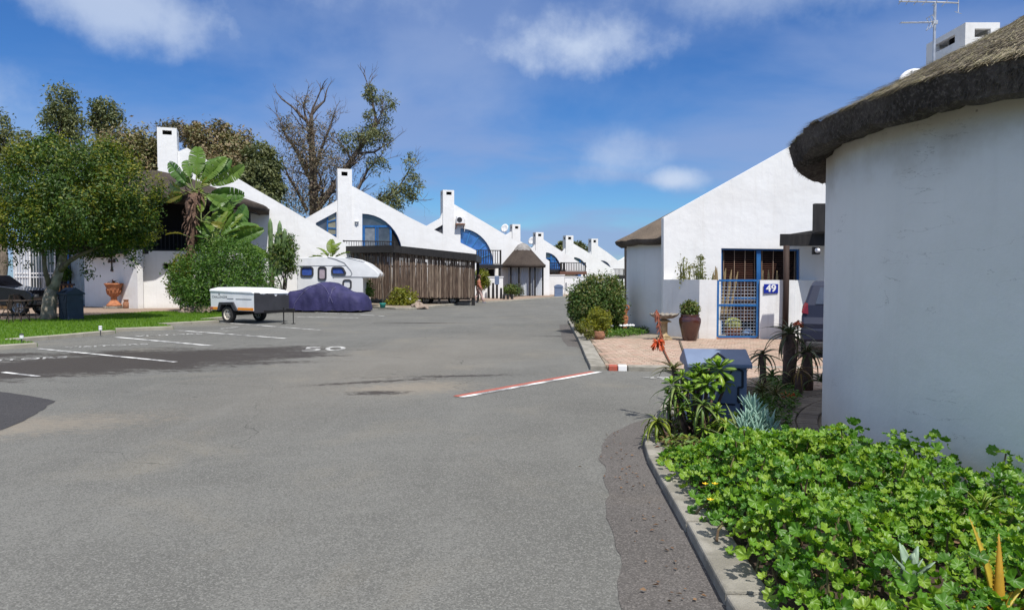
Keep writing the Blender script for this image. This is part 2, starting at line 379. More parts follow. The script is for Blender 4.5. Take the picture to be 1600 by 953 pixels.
def fastmesh(name, V, Fq, mats, rnd=None, smooth=False, midx=None):
    """numpy vertices (n,3) and equal sided faces (m,k) -> mesh"""
    me = bpy.data.meshes.new(name); V = np.asarray(V, dtype=np.float32); Fq = np.asarray(Fq, dtype=np.int32); k = Fq.shape[1]
    me.vertices.add(len(V)); me.vertices.foreach_set('co', V.ravel())
    me.loops.add(Fq.size); me.loops.foreach_set('vertex_index', Fq.ravel())
    me.polygons.add(len(Fq)); me.polygons.foreach_set('loop_start', np.arange(0, Fq.size, k, dtype=np.int32))
    if smooth: me.polygons.foreach_set('use_smooth', np.ones(len(Fq), dtype=bool))
    for m in (mats if isinstance(mats, (list, tuple)) else [mats]): me.materials.append(m)
    if midx is not None: me.polygons.foreach_set('material_index', np.asarray(midx, dtype=np.int32))
    me.update(calc_edges=True)
    if rnd is not None:
        a = me.attributes.new('rnd', 'FLOAT', 'FACE'); a.data.foreach_set('value', np.asarray(rnd, dtype=np.float32))
    return me

# ------------------------------------------------------------------ foliage
def leaf_quads(P, N, T, L, W, fold=0.25, bend=0.15):
    """P base points, N normals, T directions: kite shaped leaves folded on the midrib -> verts, quads (2 per leaf)"""
    n = len(P); S = np.cross(N, T); S /= np.linalg.norm(S, axis=1, keepdims=True) + 1e-9
    L = np.asarray(L).reshape(-1, 1); W = np.asarray(W).reshape(-1, 1)
    base = P; mid = P + T * L * .55 - N * W * fold * .6; tip = P + T * L - N * L * bend
    l = P + T * L * .45 + S * W * .5 + N * W * fold * .3; r = P + T * L * .45 - S * W * .5 + N * W * fold * .3
    V = np.stack([base, l, tip, mid, r], 1).reshape(-1, 3)
    o = (np.arange(n) * 5)[:, None]
    Fq = np.concatenate([o + np.array([[0, 3, 2, 1]]), o + np.array([[0, 4, 2, 3]])], 1).reshape(-1, 4)
    return V, Fq
def unit(a): return a / (np.linalg.norm(a, axis=1, keepdims=True) + 1e-9)
def foliage(name, parent, blobs, n, L, W, m, seed=0, clusters=60, spread=0.16, up=0.4, shell=0.55, loc=(0, 0, 0), keep=None, droop=0.0, flatten=1.0):
    """leaves in clumps through the outer part of ellipsoid lobes; blobs: (cx,cy,cz,rx,ry,rz)"""
    g = np.random.default_rng(seed); B = np.array(blobs, dtype=float)
    vol = (B[:, 3] * B[:, 4] * B[:, 5]) ** 0.67; pb = vol / vol.sum()
    K = clusters * len(B) if clusters < 2000 else clusters
    ib = g.choice(len(B), K, p=pb)
    d = unit(g.normal(size=(K, 3))); rr = (shell + (1 - shell) * g.random(K) ** .7)[:, None]
    C = B[ib, :3] + d * rr * B[ib, 3:]
    ic = g.integers(0, K, n); sp = B[ib[ic], 3:].mean(1, keepdims=True) * spread
    off = g.normal(size=(n, 3)) * sp * np.array([1, 1, flatten])
    P = C[ic] + off
    out = unit(d[ic] * .8 + unit(off) * .8 + g.normal(size=(n, 3)) * .35)
    N = unit(out * .7 + np.array([0, 0, up]) + g.normal(size=(n, 3)) * .55)
    T = unit(np.cross(N, g.normal(size=(n, 3)))); T = unit(T + out * .5 - np.array([0, 0, droop])); 
    N = unit(N - T * (N * T).sum(1, keepdims=True))
    if keep is not None:
        k = keep(P); P, N, T, ic = P[k], N[k], T[k], ic[k]; n = len(P)
    s = .7 + .6 * g.random(n)
    V, Fq = leaf_quads(P, N, T, L * s, W * s)
    rc = g.random(K)[ic]; rnd = np.clip(rc * .65 + g.random(n) * .35, 0, .999)
    me = fastmesh(name, V, Fq, m, np.repeat(rnd, 2))
    return stuff_if_child(link(name, me, parent, loc)), C
def stuff_if_child(o): return o

def limbs(parent, base, fork, blobs, r0, m, seed=0, twigs=None, ntw=0, name='trunk', nbr=None, lean=0.15, branch_name='branch'):
    """a trunk that forks towards each foliage lobe; twigs reach into the clumps"""
    rg = random.Random(seed); base = Vector(base); fork = Vector(fork)
    b = MB(); mid = base.lerp(fork, .5) + Vector((rg.uniform(-1, 1), rg.uniform(-1, 1), 0)) * lean * r0 * 3
    pts = [base + Vector((0, 0, -.1)), base.lerp(mid, .25), mid, fork]
    b.tube(pts, [r0 * 1.35, r0 * 1.08, r0 * .95, r0 * .85], 10); b.obj(name, m, parent, smooth=True)
    b = MB()
    for i, bl in enumerate(blobs[:nbr] if nbr else blobs):
        c = Vector(bl[:3]); p = [fork + (c - fork) * t + Vector((rg.uniform(-1, 1), rg.uniform(-1, 1), rg.uniform(0, 1))) * (c - fork).length * .07 * (1 if 0 < t < 1 else 0) for t in (0, .3, .6, 1)]
        b.tube(p, [r0 * .6, r0 * .42, r0 * .27, r0 * .08], 7)
    if twigs is not None and ntw:
        for k in range(ntw):
            e = Vector(twigs[rg.randrange(len(twigs))]); bl = min(blobs, key=lambda q: (Vector(q[:3]) - e).length)
            st = fork.lerp(Vector(bl[:3]), rg.uniform(.4, .95)); md = st.lerp(e, .5) + Vector((rg.uniform(-1, 1), rg.uniform(-1, 1), rg.uniform(-1, 1))) * (e - st).length * .12
            b.tube([st, md, e], [r0 * .12, r0 * .08, r0 * .03], 5, cap=False)
    b.obj(branch_name, m, parent, smooth=True)

def leaf_strip(L, W, n=6, curl=0.6, thick=0.3, droop=0.0, prof=None, teeth=False, fold=0.25):
    """a fleshy tapering leaf along +X rising in Z: triangular section, curved"""
    b = MB(); vs = []; a = 0.0; x = z = 0.0
    for i in range(n + 1):
        t = i / n; w = W * (prof(t) if prof else (1 - t) ** .75 * (1.0 if t > .05 else .8)) * .5
        w = max(w, W * .02)
        up = fold * w
        vs += [(x, w, z + up), (x, 0, z), (x, -w, z + up), (x, 0, z - thick * w * 1.6)]
        ang = a; x += L / n * math.cos(ang); z += L / n * math.sin(ang); a -= curl / n
    fs = []
    for i in range(n):
        o = i * 4
        for k in range(4): fs.append((o + k, o + 4 + k, o + 4 + (k + 1) % 4, o + (k + 1) % 4))
    fs.append((n * 4 + 3, n * 4 + 2, n * 4 + 1, n * 4))
    b.add(vs, fs)
    if teeth:
        for i in range(1, n * 2):
            t = i / (n * 2); k = t * n; i0 = min(int(k), n - 1); f = k - i0
            for sd in (0, 2):
                p = Vector(vs[i0 * 4 + sd]).lerp(Vector(vs[i0 * 4 + 4 + sd]), f); y = 1 if sd == 0 else -1
                e = W * .07
                b.add([p + Vector((-e, 0, 0)), p + Vector((e, 0, 0)), p + Vector((e * .6, y * e * 1.3, e * .5))], [(0, 1, 2)])
    return b
def rosette(root, meshes, n, seed, z=0.0, lay=(70, -5), name='leaf', loc=(0, 0, 0), scale=(0.8, 1.1), golden=True, tilt=(0, 0), mats=None):
    """leaf objects set spirally round a stem tip: inner ones upright, outer ones spread"""
    rg = random.Random(seed); out = []
    for i in range(n):
        t = i / max(n - 1, 1); az = i * 2.39996 + rg.uniform(-.25, .25); el = R(lay[0] + (lay[1] - lay[0]) * t + rg.uniform(-9, 9))
        o = link(name, meshes[rg.randrange(len(meshes))], root)
        s = rg.uniform(*scale) * (0.55 + .45 * min(1, t * 2.2))
        Mx = Matrix.Translation(Vector(loc) + Vector((0, 0, z + .05 * (1 - t) * s))) @ Matrix.Rotation(tilt[1], 4, 'Z') @ Matrix.Rotation(tilt[0], 4, 'Y') @ Matrix.Rotation(az, 4, 'Z') @ Matrix.Rotation(-el, 4, 'Y') @ Matrix.Scale(s, 4)
        o.matrix_local = Mx; out.append(o)
    return out
# ------------------------------------------------------------------ ground, road, markings
struct(flat('ground', [(-1500, -600), (1500, -600), (1500, 3000), (-1500, 3000)], -0.03, M_EARTH))
def asphalt(name, base, dark, stains=True, patchy=1.0):
    m = bpy.data.materials.new(name); m.use_nodes = True; t = NT(m.node_tree)
    co = t.n('ShaderNodeTexCoord').outputs['Object']
    big = t.noise(co, .33, 5, .6); med = t.noise(t.n('ShaderNodeMapping', {0: co, 3: (.35, 1.0, 1), 2: (0, 0, R(-8))}).outputs[0], 1.7, 5, .65)
    fin = t.noise(co, 150, 3, .8); vo = t.n('ShaderNodeTexVoronoi', {'Vector': co, 'Scale': 125.0}); agg = vo.outputs['Color']
    ag = t.n('ShaderNodeSeparateColor', {0: agg}).outputs[0]
    c = t.mix(t.smooth(big, .35, .68), c4(base), c4([k * .72 for k in base]))
    trk = t.noise(t.n('ShaderNodeMapping', {0: co, 3: (1.1, .07, 1), 2: (0, 0, R(3))}).outputs[0], 1.6, 4, .6)
    c = t.mix(t.math('MULTIPLY', t.smooth(trk, .5, .72), .30 * patchy), c, c4([k * 1.30 for k in base]))
    c = t.mix(t.math('MULTIPLY', t.smooth(med, .48, .72), .55 * patchy), c, c4([k * .72 for k in base]))
    c = t.mix(t.math('MULTIPLY', t.smooth(t.noise(co, .55, 4, .6, dist=.5), .52, .72), .55 * patchy), c, (base[0] * 1.42, base[1] * 1.30, base[2] * 1.12, 1))
    c = t.mix(t.math('MULTIPLY', t.smooth(t.noise(co, 1.1, 6, .68, dist=.8), .50, .66), .42 * patchy), c, c4([k * .72 for k in base]))   # sand swept over it
    c = t.mix(t.smooth(ag, .60, 1.0), c, c4([k * 1.32 for k in base]))                  # stones
    c = t.mix(t.math('MULTIPLY', t.smooth(ag, .38, .08), .7), c, c4([k * .55 for k in base]))   # pits of binder
    g = t.math('ADD', .74, t.math('MULTIPLY', fin, .52)); c = t.mix(1.0, c, t.n('ShaderNodeCombineXYZ', {0: g, 1: g, 2: g}).outputs[0], 'MULTIPLY')
    rough = .88; wet = 0.0
    if stains:
        nz = t.noise(t.n('ShaderNodeMapping', {0: co, 2: (0, 0, R(-26)), 3: (.55, 1.9, 1)}).outputs[0], 1.05, 9, .72)
        nf = t.noise(t.n('ShaderNodeMapping', {0: co, 2: (0, 0, R(-20)), 3: (.5, 1.5, 1)}).outputs[0], 3.2, 8, .74)
        fr_ = t.math('MULTIPLY', t.math('SUBTRACT', t.noise(t.n('ShaderNodeMapping', {0: co, 2: (0, 0, R(-15)), 3: (.55, 1.6, 1)}).outputs[0], 12.0, 5, .7), .5), 2.6)
        nz = t.math('ADD', nz, t.math('MULTIPLY', fr_, .30)); nf = t.math('ADD', nf, fr_)
        s = t.n('ShaderNodeSeparateXYZ', {0: co}); X, Y = s.outputs[0], s.outputs[1]
        def ell(cx, cy, rx, ry, rot, nn, amp, soft=.10):
            a, b = math.cos(R(rot)), math.sin(R(rot)); dx = t.math('SUBTRACT', X, cx); dy = t.math('SUBTRACT', Y, cy)
            u = t.math('DIVIDE', t.math('ADD', t.math('MULTIPLY', dx, a), t.math('MULTIPLY', dy, b)), rx)
            v = t.math('DIVIDE', t.math('SUBTRACT', t.math('MULTIPLY', dy, a), t.math('MULTIPLY', dx, b)), ry)
            r = t.math('SQRT', t.math('ADD', t.math('MULTIPLY', u, u), t.math('MULTIPLY', v, v)))
            r = t.math('ADD', r, t.math('MULTIPLY', t.math('SUBTRACT', nn, .5), amp))
            return t.smooth(r, 1 + soft, 1 - soft)
        E = [(-7.3, 13.5, 3.5, 2.0, 32, nz, 2.6), (-9.4, 11.5, 2.6, 1.25, 24, nz, 2.4), (-5.4, 15.3, 1.2, .42, 20, nf, 1.9), (-11, 14.2, 1.3, .5, 20, nz, 2.2),
             (-2.05, 10.75, .75, .10, 22, nf, 3.2), (-1.85, 9.7, .34, .16, 4, nf, 2.2), (-.95, 11.35, .75, .10, 9, nf, 3.4), (-6.7, 8.1, .55, .16, 30, nf, 2.0), (-3.2, 24.5, 1.2, .2, 5, nf, 2.4), (1.3, 19.0, .5, .12, 0, nf, 2.4)]
        for e in E: wet = t.math('MAXIMUM', wet, ell(*e))
        dust = t.math('MAXIMUM', ell(-1.45, 10.15, .8, .5, 20, nf, 1.6, .7), ell(-5.9, 7.3, 1.6, .5, 20, nf, 1.6, .8))
        dust = t.math('MAXIMUM', dust, t.math('MULTIPLY', ell(-1.9, 14, 1.6, 5, -15, nz, 1.2, .9), .35))
        c = t.mix(t.math('MULTIPLY', dust, .55), c, (base[0] * 1.75, base[1] * 1.5, base[2] * 1.25, 1))
        c = t.mix(t.math('MULTIPLY', wet, .88), c, (dark[0], dark[1], dark[2], 1))
        rough = t.math('SUBTRACT', .88, t.math('MULTIPLY', wet, .22))
    cr = t.n('ShaderNodeTexVoronoi', {'Vector': t.n('ShaderNodeVectorMath', {0: co, 1: t.n('ShaderNodeVectorMath', {0: t.n('ShaderNodeTexNoise', {'Vector': co, 'Scale': 1.3, 'Detail': 5.0}).outputs['Color'], 1: (.9, .9, 0)}, operation='MULTIPLY')}, operation='ADD'), 'Scale': .23}, feature='DISTANCE_TO_EDGE').outputs['Distance']
    crk = t.math('MULTIPLY', t.smooth(cr, .0022, .0006), t.smooth(t.noise(co, .35, 2), .50, .58))
    c = t.mix(t.math('MULTIPLY', crk, .65), c, c4([k * .35 for k in base]))
    oil = t.n('ShaderNodeTexVoronoi', {'Vector': co, 'Scale': .8}).outputs['Distance']
    c = t.mix(t.math('MULTIPLY', t.smooth(t.math('ADD', oil, t.math('MULTIPLY', fin, .03)), .062, .03), .6), c, c4([k * .4 for k in base]))
    h = t.math('ADD', t.math('MULTIPLY', fin, .5), t.math('MULTIPLY', ag, 1.0))
    h = t.math('ADD', h, t.math('MULTIPLY', t.noise(co, 6, 3), .8))
    n = t.n('ShaderNodeBump', {'Strength': .55, 'Distance': .012, 'Height': h}).outputs[0]
    b = t.n('ShaderNodeBsdfPrincipled', {'Base Color': c, 'Roughness': rough, 'Specular IOR Level': .2, 'Normal': n})
    t.n('ShaderNodeOutputMaterial', {'Surface': b}); return m
M_ROAD = asphalt('worn_asphalt', (.162, .161, .148), (.040, .032, .027))
M_PATCH = asphalt('newer_asphalt', (.124, .114, .106), (.03, .03, .03), stains=False, patchy=.7)
M_SHADOW = asphalt('shadow_toned_asphalt', (.060, .058, .060), (.03, .03, .03), stains=False, patchy=.3)  # asphalt darkened so the sheet at far left reads as shade
road = struct(flat('road', [(-70, -40), (30, -40), (30, 63), (-70, 63)], 0.0, M_ROAD))
def strip(px, name='road_patch', m=M_PATCH, z=.004):
    P = [Vector(gp(x, y)[:2]) for x, y in px]; Q = []
    for a, b in zip(P, P[1:] + P[:1]):
        n = max(1, min(60, int((b - a).length / .10)))
        for k in range(n):
            p = a.lerp(b, k / n); d = Vector((noise.noise(Vector((p.x * 3, p.y * 3, 1))), noise.noise(Vector((p.x * 3, p.y * 3, 8))))) * .045 + Vector((noise.noise(Vector((p.x * 14, p.y * 14, 1))), noise.noise(Vector((p.x * 14, p.y * 14, 8))))) * .02
            Q.append((p.x + d.x, p.y + d.y))
    return flat(name, Q, z, m, road)
strip([(1200, 1010), (1100, 860), (1050, 770), (1016, 705), (1012, 655), (985, 662), (957, 676), (938, 697), (934, 712), (944, 740), (948, 775), (946, 800), (957, 830), (966, 870), (968, 910), (985, 1010)])
strip([(931, 578), (905, 538), (888, 506), (874, 508), (878, 530), (887, 541), (905, 542), (917, 562)], 'road_patch', M_PATCH)
strip([(-180, 580), (-60, 602), (0, 612), (50, 619), (86, 627), (62, 643), (40, 655), (0, 673), (-60, 700), (-200, 720)], 'painted_shadow', M_SHADOW)  # dark sheet painting a pointed roof-like cast shadow on the road
def line(x0, y0, x1, y1, w=.1, m=M_PAINT, name='painted_line', off=0.0):
    a = gp(x0, y0); b = gp(x1, y1); d = (b - a).normalized(); s = Vector((-d.y, d.x, 0)); a += s * off; b += s * off
    return flat(name, [(a - s * w / 2)[:2], (b - s * w / 2)[:2], (b + s * w / 2)[:2], (a + s * w / 2)[:2]], .008, m, road)
line(60, 545, 275, 566, .10); line(181, 527, 330, 540.5, .12); line(272, 516, 446, 529, .10); line(345, 504, 500, 516, .10)
line(5, 582, 60, 588.5, .09); line(-60, 558, -20, 566, .1); line(455, 495, 560, 497, .1); line(470, 487, 600, 494, .1); line(345, 514, 372, 511, .06); line(340, 517, 360, 517, .05)
line(716, 620.5, 936, 580.5, .10, M_PAINT, off=-.052); line(716, 620.5, 930, 581.5, .10, M_RED, off=.052)
def wornpaint():
    m = bpy.data.materials.new('faded_road_lettering'); m.use_nodes = True; t = NT(m.node_tree); co = t.n('ShaderNodeTexCoord').outputs['Object']
    f = t.smooth(t.math('ADD', t.noise(co, 2.6, 3), t.math('MULTIPLY', t.noise(co, 55, 3, .8), .6)), 0.60, 0.98)
    b = t.n('ShaderNodeBsdfPrincipled', {'Base Color': t.mix(f, (.60, .60, .58, 1), (.165, .164, .155, 1)), 'Roughness': .85, 'Specular IOR Level': .2}); t.n('ShaderNodeOutputMaterial', {'Surface': b}); return m
M_PAINTW = wornpaint()
def ground_text(s, px, py, size, rz, sy=1.0, bold=.012):
    p = gp(px, py)
    Mx = Matrix.Translation((p.x, p.y, .007)) @ Matrix.Rotation(rz, 4, 'Z') @ Matrix.Diagonal((1, sy, 1, 1))
    return text_obj('painted_writing', s, size, M_PAINTW, road, Mx, depth=.0008, bold=bold)
ground_text('VISITORS', 265, 523.5, .42, R(30), 1.1, .004); ground_text('VISITORS', 168, 540.5, .42, R(30), 1.1, .004); ground_text('VISITORS', 25, 562, .42, R(30), 1.1, .004)
ground_text('50', 506, 545.5, 1.0, R(12), 1.25, .0); ground_text('49', 1026, 591, .46, R(-8), .8, .008)

# ------------------------------------------------------------------ kerbs: blocks one by one
def polyline_pts(pts, step):
    out = []
    for a, b in zip(pts[:-1], pts[1:]):
        a = Vector(a[:2]); b = Vector(b[:2]); n = max(1, round((b - a).length / step))
        for k in range(n): out.append((a.lerp(b, k / n), a.lerp(b, (k + 1) / n)))
    return out
def kerb(pts, w, h, step, m, name='kerb', side=1, paint=None, skip=None):
    """side=+1: the blocks lie to the left of the walking direction"""
    k = struct(link(name, None)); rg = random.Random(len(pts) * 7 + int(w * 100))
    for i, (a, b) in enumerate(polyline_pts(pts, step)):
        d = (b - a); L = d.length; d.normalize(); s = Vector((-d.y, d.x)) * side
        jit = rg.uniform(-.006, .006)
        q = MB(); g = .006; pts4 = [a + d * g, b - d * g, b - d * g + s * w, a + d * g + s * w]; pts4 = [p + s * jit for p in pts4]
        if side < 0: pts4 = pts4[::-1]
        hh = h + rg.uniform(-.006, .006)
        vs = [(p.x, p.y, -.02) for p in pts4] + [(p.x, p.y, hh) for p in pts4]
        q.add(vs, [(3, 2, 1, 0), (4, 5, 6, 7)] + [(j, (j + 1) % 4, (j + 1) % 4 + 4, j + 4) for j in range(4)])
        mm = m
        if paint and i in paint: mm = paint[i]
        q.obj('kerb_block', mm, k, bevel=.014)
    return k
def G(x, y): v = gp(x, y); return (v.x, v.y)
# near planting bed (nose of the bed curves away to the right)
kerb([(.98, .9), (1.03, 3.36), (1.09, 4.35), (1.13, 5.2), (1.17, 6.0), (1.22, 6.45), (1.29, 6.8), (1.40, 7.12), (1.52, 7.5), (1.66, 8.0), (1.9, 8.7), (2.15, 9.5)], .22, .075, .9, M_KERB, side=-1)
# kerb along the driveway of the house opposite
pA, pB = G(887, 503), G(922, 578)
kerb([pB, (pB[0] + .32, 17.9), pA, (2.35, 27.2), (3.4, 28.6), (5.5, 29.2)], .27, .085, 1.0, M_KERB, side=-1)
kerb([(pB[0] + .30, pB[1] - .10), (pB[0] + .62, pB[1] - .14)], .2, .086, .16, M_KERB, side=1, paint={0: M_RED, 1: M_SIGNW})
kerb([(pB[0] + .63, pB[1] - .14), (6.6, pB[1] - .45)], .24, .08, .92, M_KERB, side=1)
# staggered kerb of the lawn across the road
LK = [[G(-150, 556), G(59, 542.5)], [G(17, 536), G(181, 521.5)], [G(180, 518.5), G(271, 515)], [G(252, 510), G(343, 504.5)], [G(322, 502), G(352, 499)]]
for seg in LK: kerb(seg, .24, .10, 1.1, M_KERBL, side=1)
kerb([G(556, 478), G(585, 481.5), G(618, 484), G(640, 484.5), G(662, 482.5), G(690, 479), G(712, 477)], .25, .10, 1.3, M_KERBL, side=1)
kerb([G(716, 472.5), G(760, 473), G(800, 471), G(842, 467.5), G(892, 464)], .3, .08, 1.6, M_KERBL, side=1)

# ------------------------------------------------------------------ paving
def paving_mat(name, c1, c2, bx=.22, by=.11, mortar=.06):
    m = bpy.data.materials.new(name); m.use_nodes = True; t = NT(m.node_tree)
    co = t.n('ShaderNodeTexCoord').outputs['Object']
    br = t.n('ShaderNodeTexBrick', {'Vector': co, 'Color1': c4(c1), 'Color2': c4(c2), 'Mortar': c4([k * .45 for k in c1]), 'Scale': 1.0, 'Mortar Size': .006, 'Brick Width': bx, 'Row Height': by})
    c = t.mix(t.smooth(t.noise(co, .8, 4), .4, .7), br.outputs[0], c4([k * .75 for k in c2]), 'MIX')
    c = t.mix(.45, br.outputs[0], c)
    b = t.n('ShaderNodeBsdfPrincipled', {'Base Color': c, 'Roughness': .9, 'Specular IOR Level': .2})
    t.n('ShaderNodeOutputMaterial', {'Surface': b}); return m
M_PAVE = paving_mat('clay_paving', (.36, .27, .205), (.29, .215, .165))
M_PAVEF = mat('sand_joint', (.30, .25, .19), (.20, .165, .125), rough=1, scale=5, bump=.6)
M_BR = [mat('brick_pale', (.43, .325, .255), (.36, .265, .205), rough=.9, bump=.4, scale=9), mat('brick_pink', (.40, .275, .21), (.33, .225, .17), rough=.9, bump=.4, scale=9), mat('brick_tan', (.36, .28, .21), (.29, .22, .165), rough=.9, bump=.4, scale=9)]
M_BRD = [mat('path_brick', (.20, .165, .13), (.14, .115, .09), rough=.9, bump=.5, scale=9), mat('path_brick_dark', (.155, .125, .10), (.11, .09, .072), rough=.9, bump=.5, scale=9)]
def bricks(paving, spots, top, L, W, H, mats, limit=300, seed=1):
    """spots: (x, y, rz). The ones that show largest are separate objects, the rest one mesh"""
    rg = random.Random(seed); meshes = []
    for k in range(6):
        b = MB(); l, w = L / 2 - .004 - rg.random() * .003, W / 2 - .004 - rg.random() * .002; c = .006
        vs = [(-l, -w, 0), (l, -w, 0), (l, w, 0), (-l, w, 0), (-l, -w, H - c), (l, -w, H - c), (l, w, H - c), (-l, w, H - c), (-l + c, -w + c, H), (l - c, -w + c, H), (l - c, w - c, H), (-l + c, w - c, H)]
        fs = [(3, 2, 1, 0)] + [(j, (j + 1) % 4, (j + 1) % 4 + 4, j + 4) for j in range(4)] + [(j + 4, (j + 1) % 4 + 4, (j + 1) % 4 + 8, j + 8) for j in range(4)] + [(8, 9, 10, 11)]
        b.add(vs, fs); meshes.append((b.mesh('brick', mats[k % len(mats)]), vs, fs))
    spots = sorted(spots, key=lambda p: p[0] ** 2 + p[1] ** 2); rest = MB()
    for i, (x, y, a) in enumerate(spots):
        k = rg.randrange(6); z = top - H + rg.uniform(-.003, .003)
        Mx = Matrix.Translation((x, y, z)) @ Matrix.Rotation(a, 4, 'Z') @ Matrix.Rotation(rg.uniform(-.012, .012), 4, 'X') @ Matrix.Rotation(rg.uniform(-.008, .008), 4, 'Y')
        if i < limit:
            o = link('brick', meshes[k][0], paving); o.matrix_local = Mx
        else: rest.add([Mx @ Vector(v) for v in meshes[k][1]], meshes[k][2], k % len(mats))
    if rest.v: stuff(rest.obj('bricks_beyond', mats, paving))
drive_poly = [(pB[0] + .30, pB[1] + .12), (pA[0] + .05, 19.2), (4.6, 19.0), (9.5, 18.6), (9.5, 9.2), (4.3, 9.0), (2.75, 10.6), (2.6, pB[1] - .1)]
drive = struct(flat('driveway_paving', drive_poly, .055, M_PAVEF, thick=.06))
def inside(p, poly):
    r = False; n = len(poly)
    for i in range(n):
        (x1, y1), (x2, y2) = poly[i], poly[(i + 1) % n]
        if (y1 > p[1]) != (y2 > p[1]) and p[0] < (x2 - x1) * (p[1] - y1) / (y2 - y1) + x1: r = not r
    return r
sp = []
for j in range(0, 92):
    y = 9.2 + j * .107
    for i in range(0, 38):
        x = 1.2 + i * .214 + (j % 2) * .107
        if inside((x - .08, y), drive_poly) and inside((x + .08, y), drive_poly) and inside((x, y + .05), drive_poly) and y < 17.45 and x < 6.9: sp.append((x, y, 0))
bricks(drive, sp, .075, .214, .107, .05, M_BR, seed=4)

# round-house position (needed for the path and the bed beside it)
RC, RR = Vector((6.42, 5.95, 0)), 3.46
soil_poly = [(1.2, .5), (1.25, 3.4), (1.31, 4.4), (1.36, 5.3), (1.40, 6.0), (1.45, 6.5), (1.52, 6.85), (1.62, 7.15), (1.75, 7.5), (1.88, 8.0), (2.1, 8.7), (2.35, 9.5), (2.55, 10.6), (4.2, 9.0), (5.2, 9.0), (4.2, 1), (4.2, .5)]
struct(flat('garden_bed', soil_poly, .062, M_SOIL))
path = struct(link('brick_path', None))
sp = []
for row, rad in enumerate((.20, .33)):
    pass
# two rows of pavers laid crosswise round the wall of the round house
n = 0
for k in range(70):
    a = PI * .62 + k * (.112 / (RR + .45))
    for row in range(3):
        rr = RR + .14 + row * .218
        sp.append((RC.x + rr * math.cos(a + row * .01), RC.y + rr * math.sin(a + row * .01), a))
bricks(path, sp, .10, .214, .112, .05, M_BRD, seed=9)
# base under the path
b = MB(); b.lathe([(RR - .05, .066), (RR + .72, .066)], 90); b.obj('path_bedding', M_PAVEF, path, loc=RC, fix=True)

# paving before the houses on the left, and far along the road
struct(flat('forecourt_paving', [G(-500, 512), G(-60, 506), G(75, 501.5), G(110, 498), G(240, 490), G(345, 489), G(420, 478), (-11, 50), (-70, 50)], .05, M_PAVE, thick=.06))
struct(flat('far_paving', [G(716, 471.5), G(760, 471.7), G(800, 469.8), G(842, 466), G(892, 463), (9, 75), (-14, 75), (-9, 52)], .07, M_PAVE, thick=.08))
struct(flat('island_soil', [G(556, 477), G(585, 480), G(618, 482.5), G(640, 483), G(662, 481), G(690, 477.5), G(712, 475.7), G(700, 471), G(540, 471)], .085, M_PAVEF, thick=.1))
# lawn
lawn_poly = [G(-150, 555), G(59, 541.5), G(17, 535), G(181, 520.5), G(180, 517.5), G(271, 514), G(252, 509), G(343, 503.5), G(322, 501.2), G(352, 498), G(346, 488), G(240, 489.5), G(110, 497.5), G(75, 501), G(-60, 505.5), G(-220, 510)]
M_LAWN = mat('lawn_turf', (.090, .18, .018), (.065, .13, .014), rough=.95, scale=3, bump=.8, bscale=50, fine=.3, fscale=60)
lawn = struct(flat('lawn', lawn_poly, .075, M_LAWN, thick=.09))
M_GRASS = leafmat('grass_blade', [(.080, .175, .012), (.118, .23, .017), (.17, .27, .026)], trans=.35, spec=.15)
def grass():
    g = np.random.default_rng(5); P = []
    xs = [p[0] for p in lawn_poly]; ys = [p[1] for p in lawn_poly]
    while len(P) < 30000:
        X = g.uniform(max(min(xs), -22), max(xs), 20000); Y = g.uniform(min(ys), max(ys), 20000)
        P += [(x, y) for x, y in zip(X, Y) if inside((x, y), lawn_poly)]
    P = np.array(P[:30000]); n = len(P); P = np.c_[P, np.full(n, .07)]
    a = g.uniform(0, 2 * PI, n); h = g.uniform(.03, .075, n); w = .011
    t = np.c_[np.cos(a), np.sin(a), np.zeros(n)] * w; ln = g.normal(size=(n, 3)) * .02; ln[:, 2] = h
    V = np.stack([P - t, P + t, P + ln], 1).reshape(-1, 3); Fq = np.arange(3 * n).reshape(-1, 3)
    o = link('grass', fastmesh('grass', V, Fq, M_GRASS, g.random(n)), lawn); stuff(o)
grass()
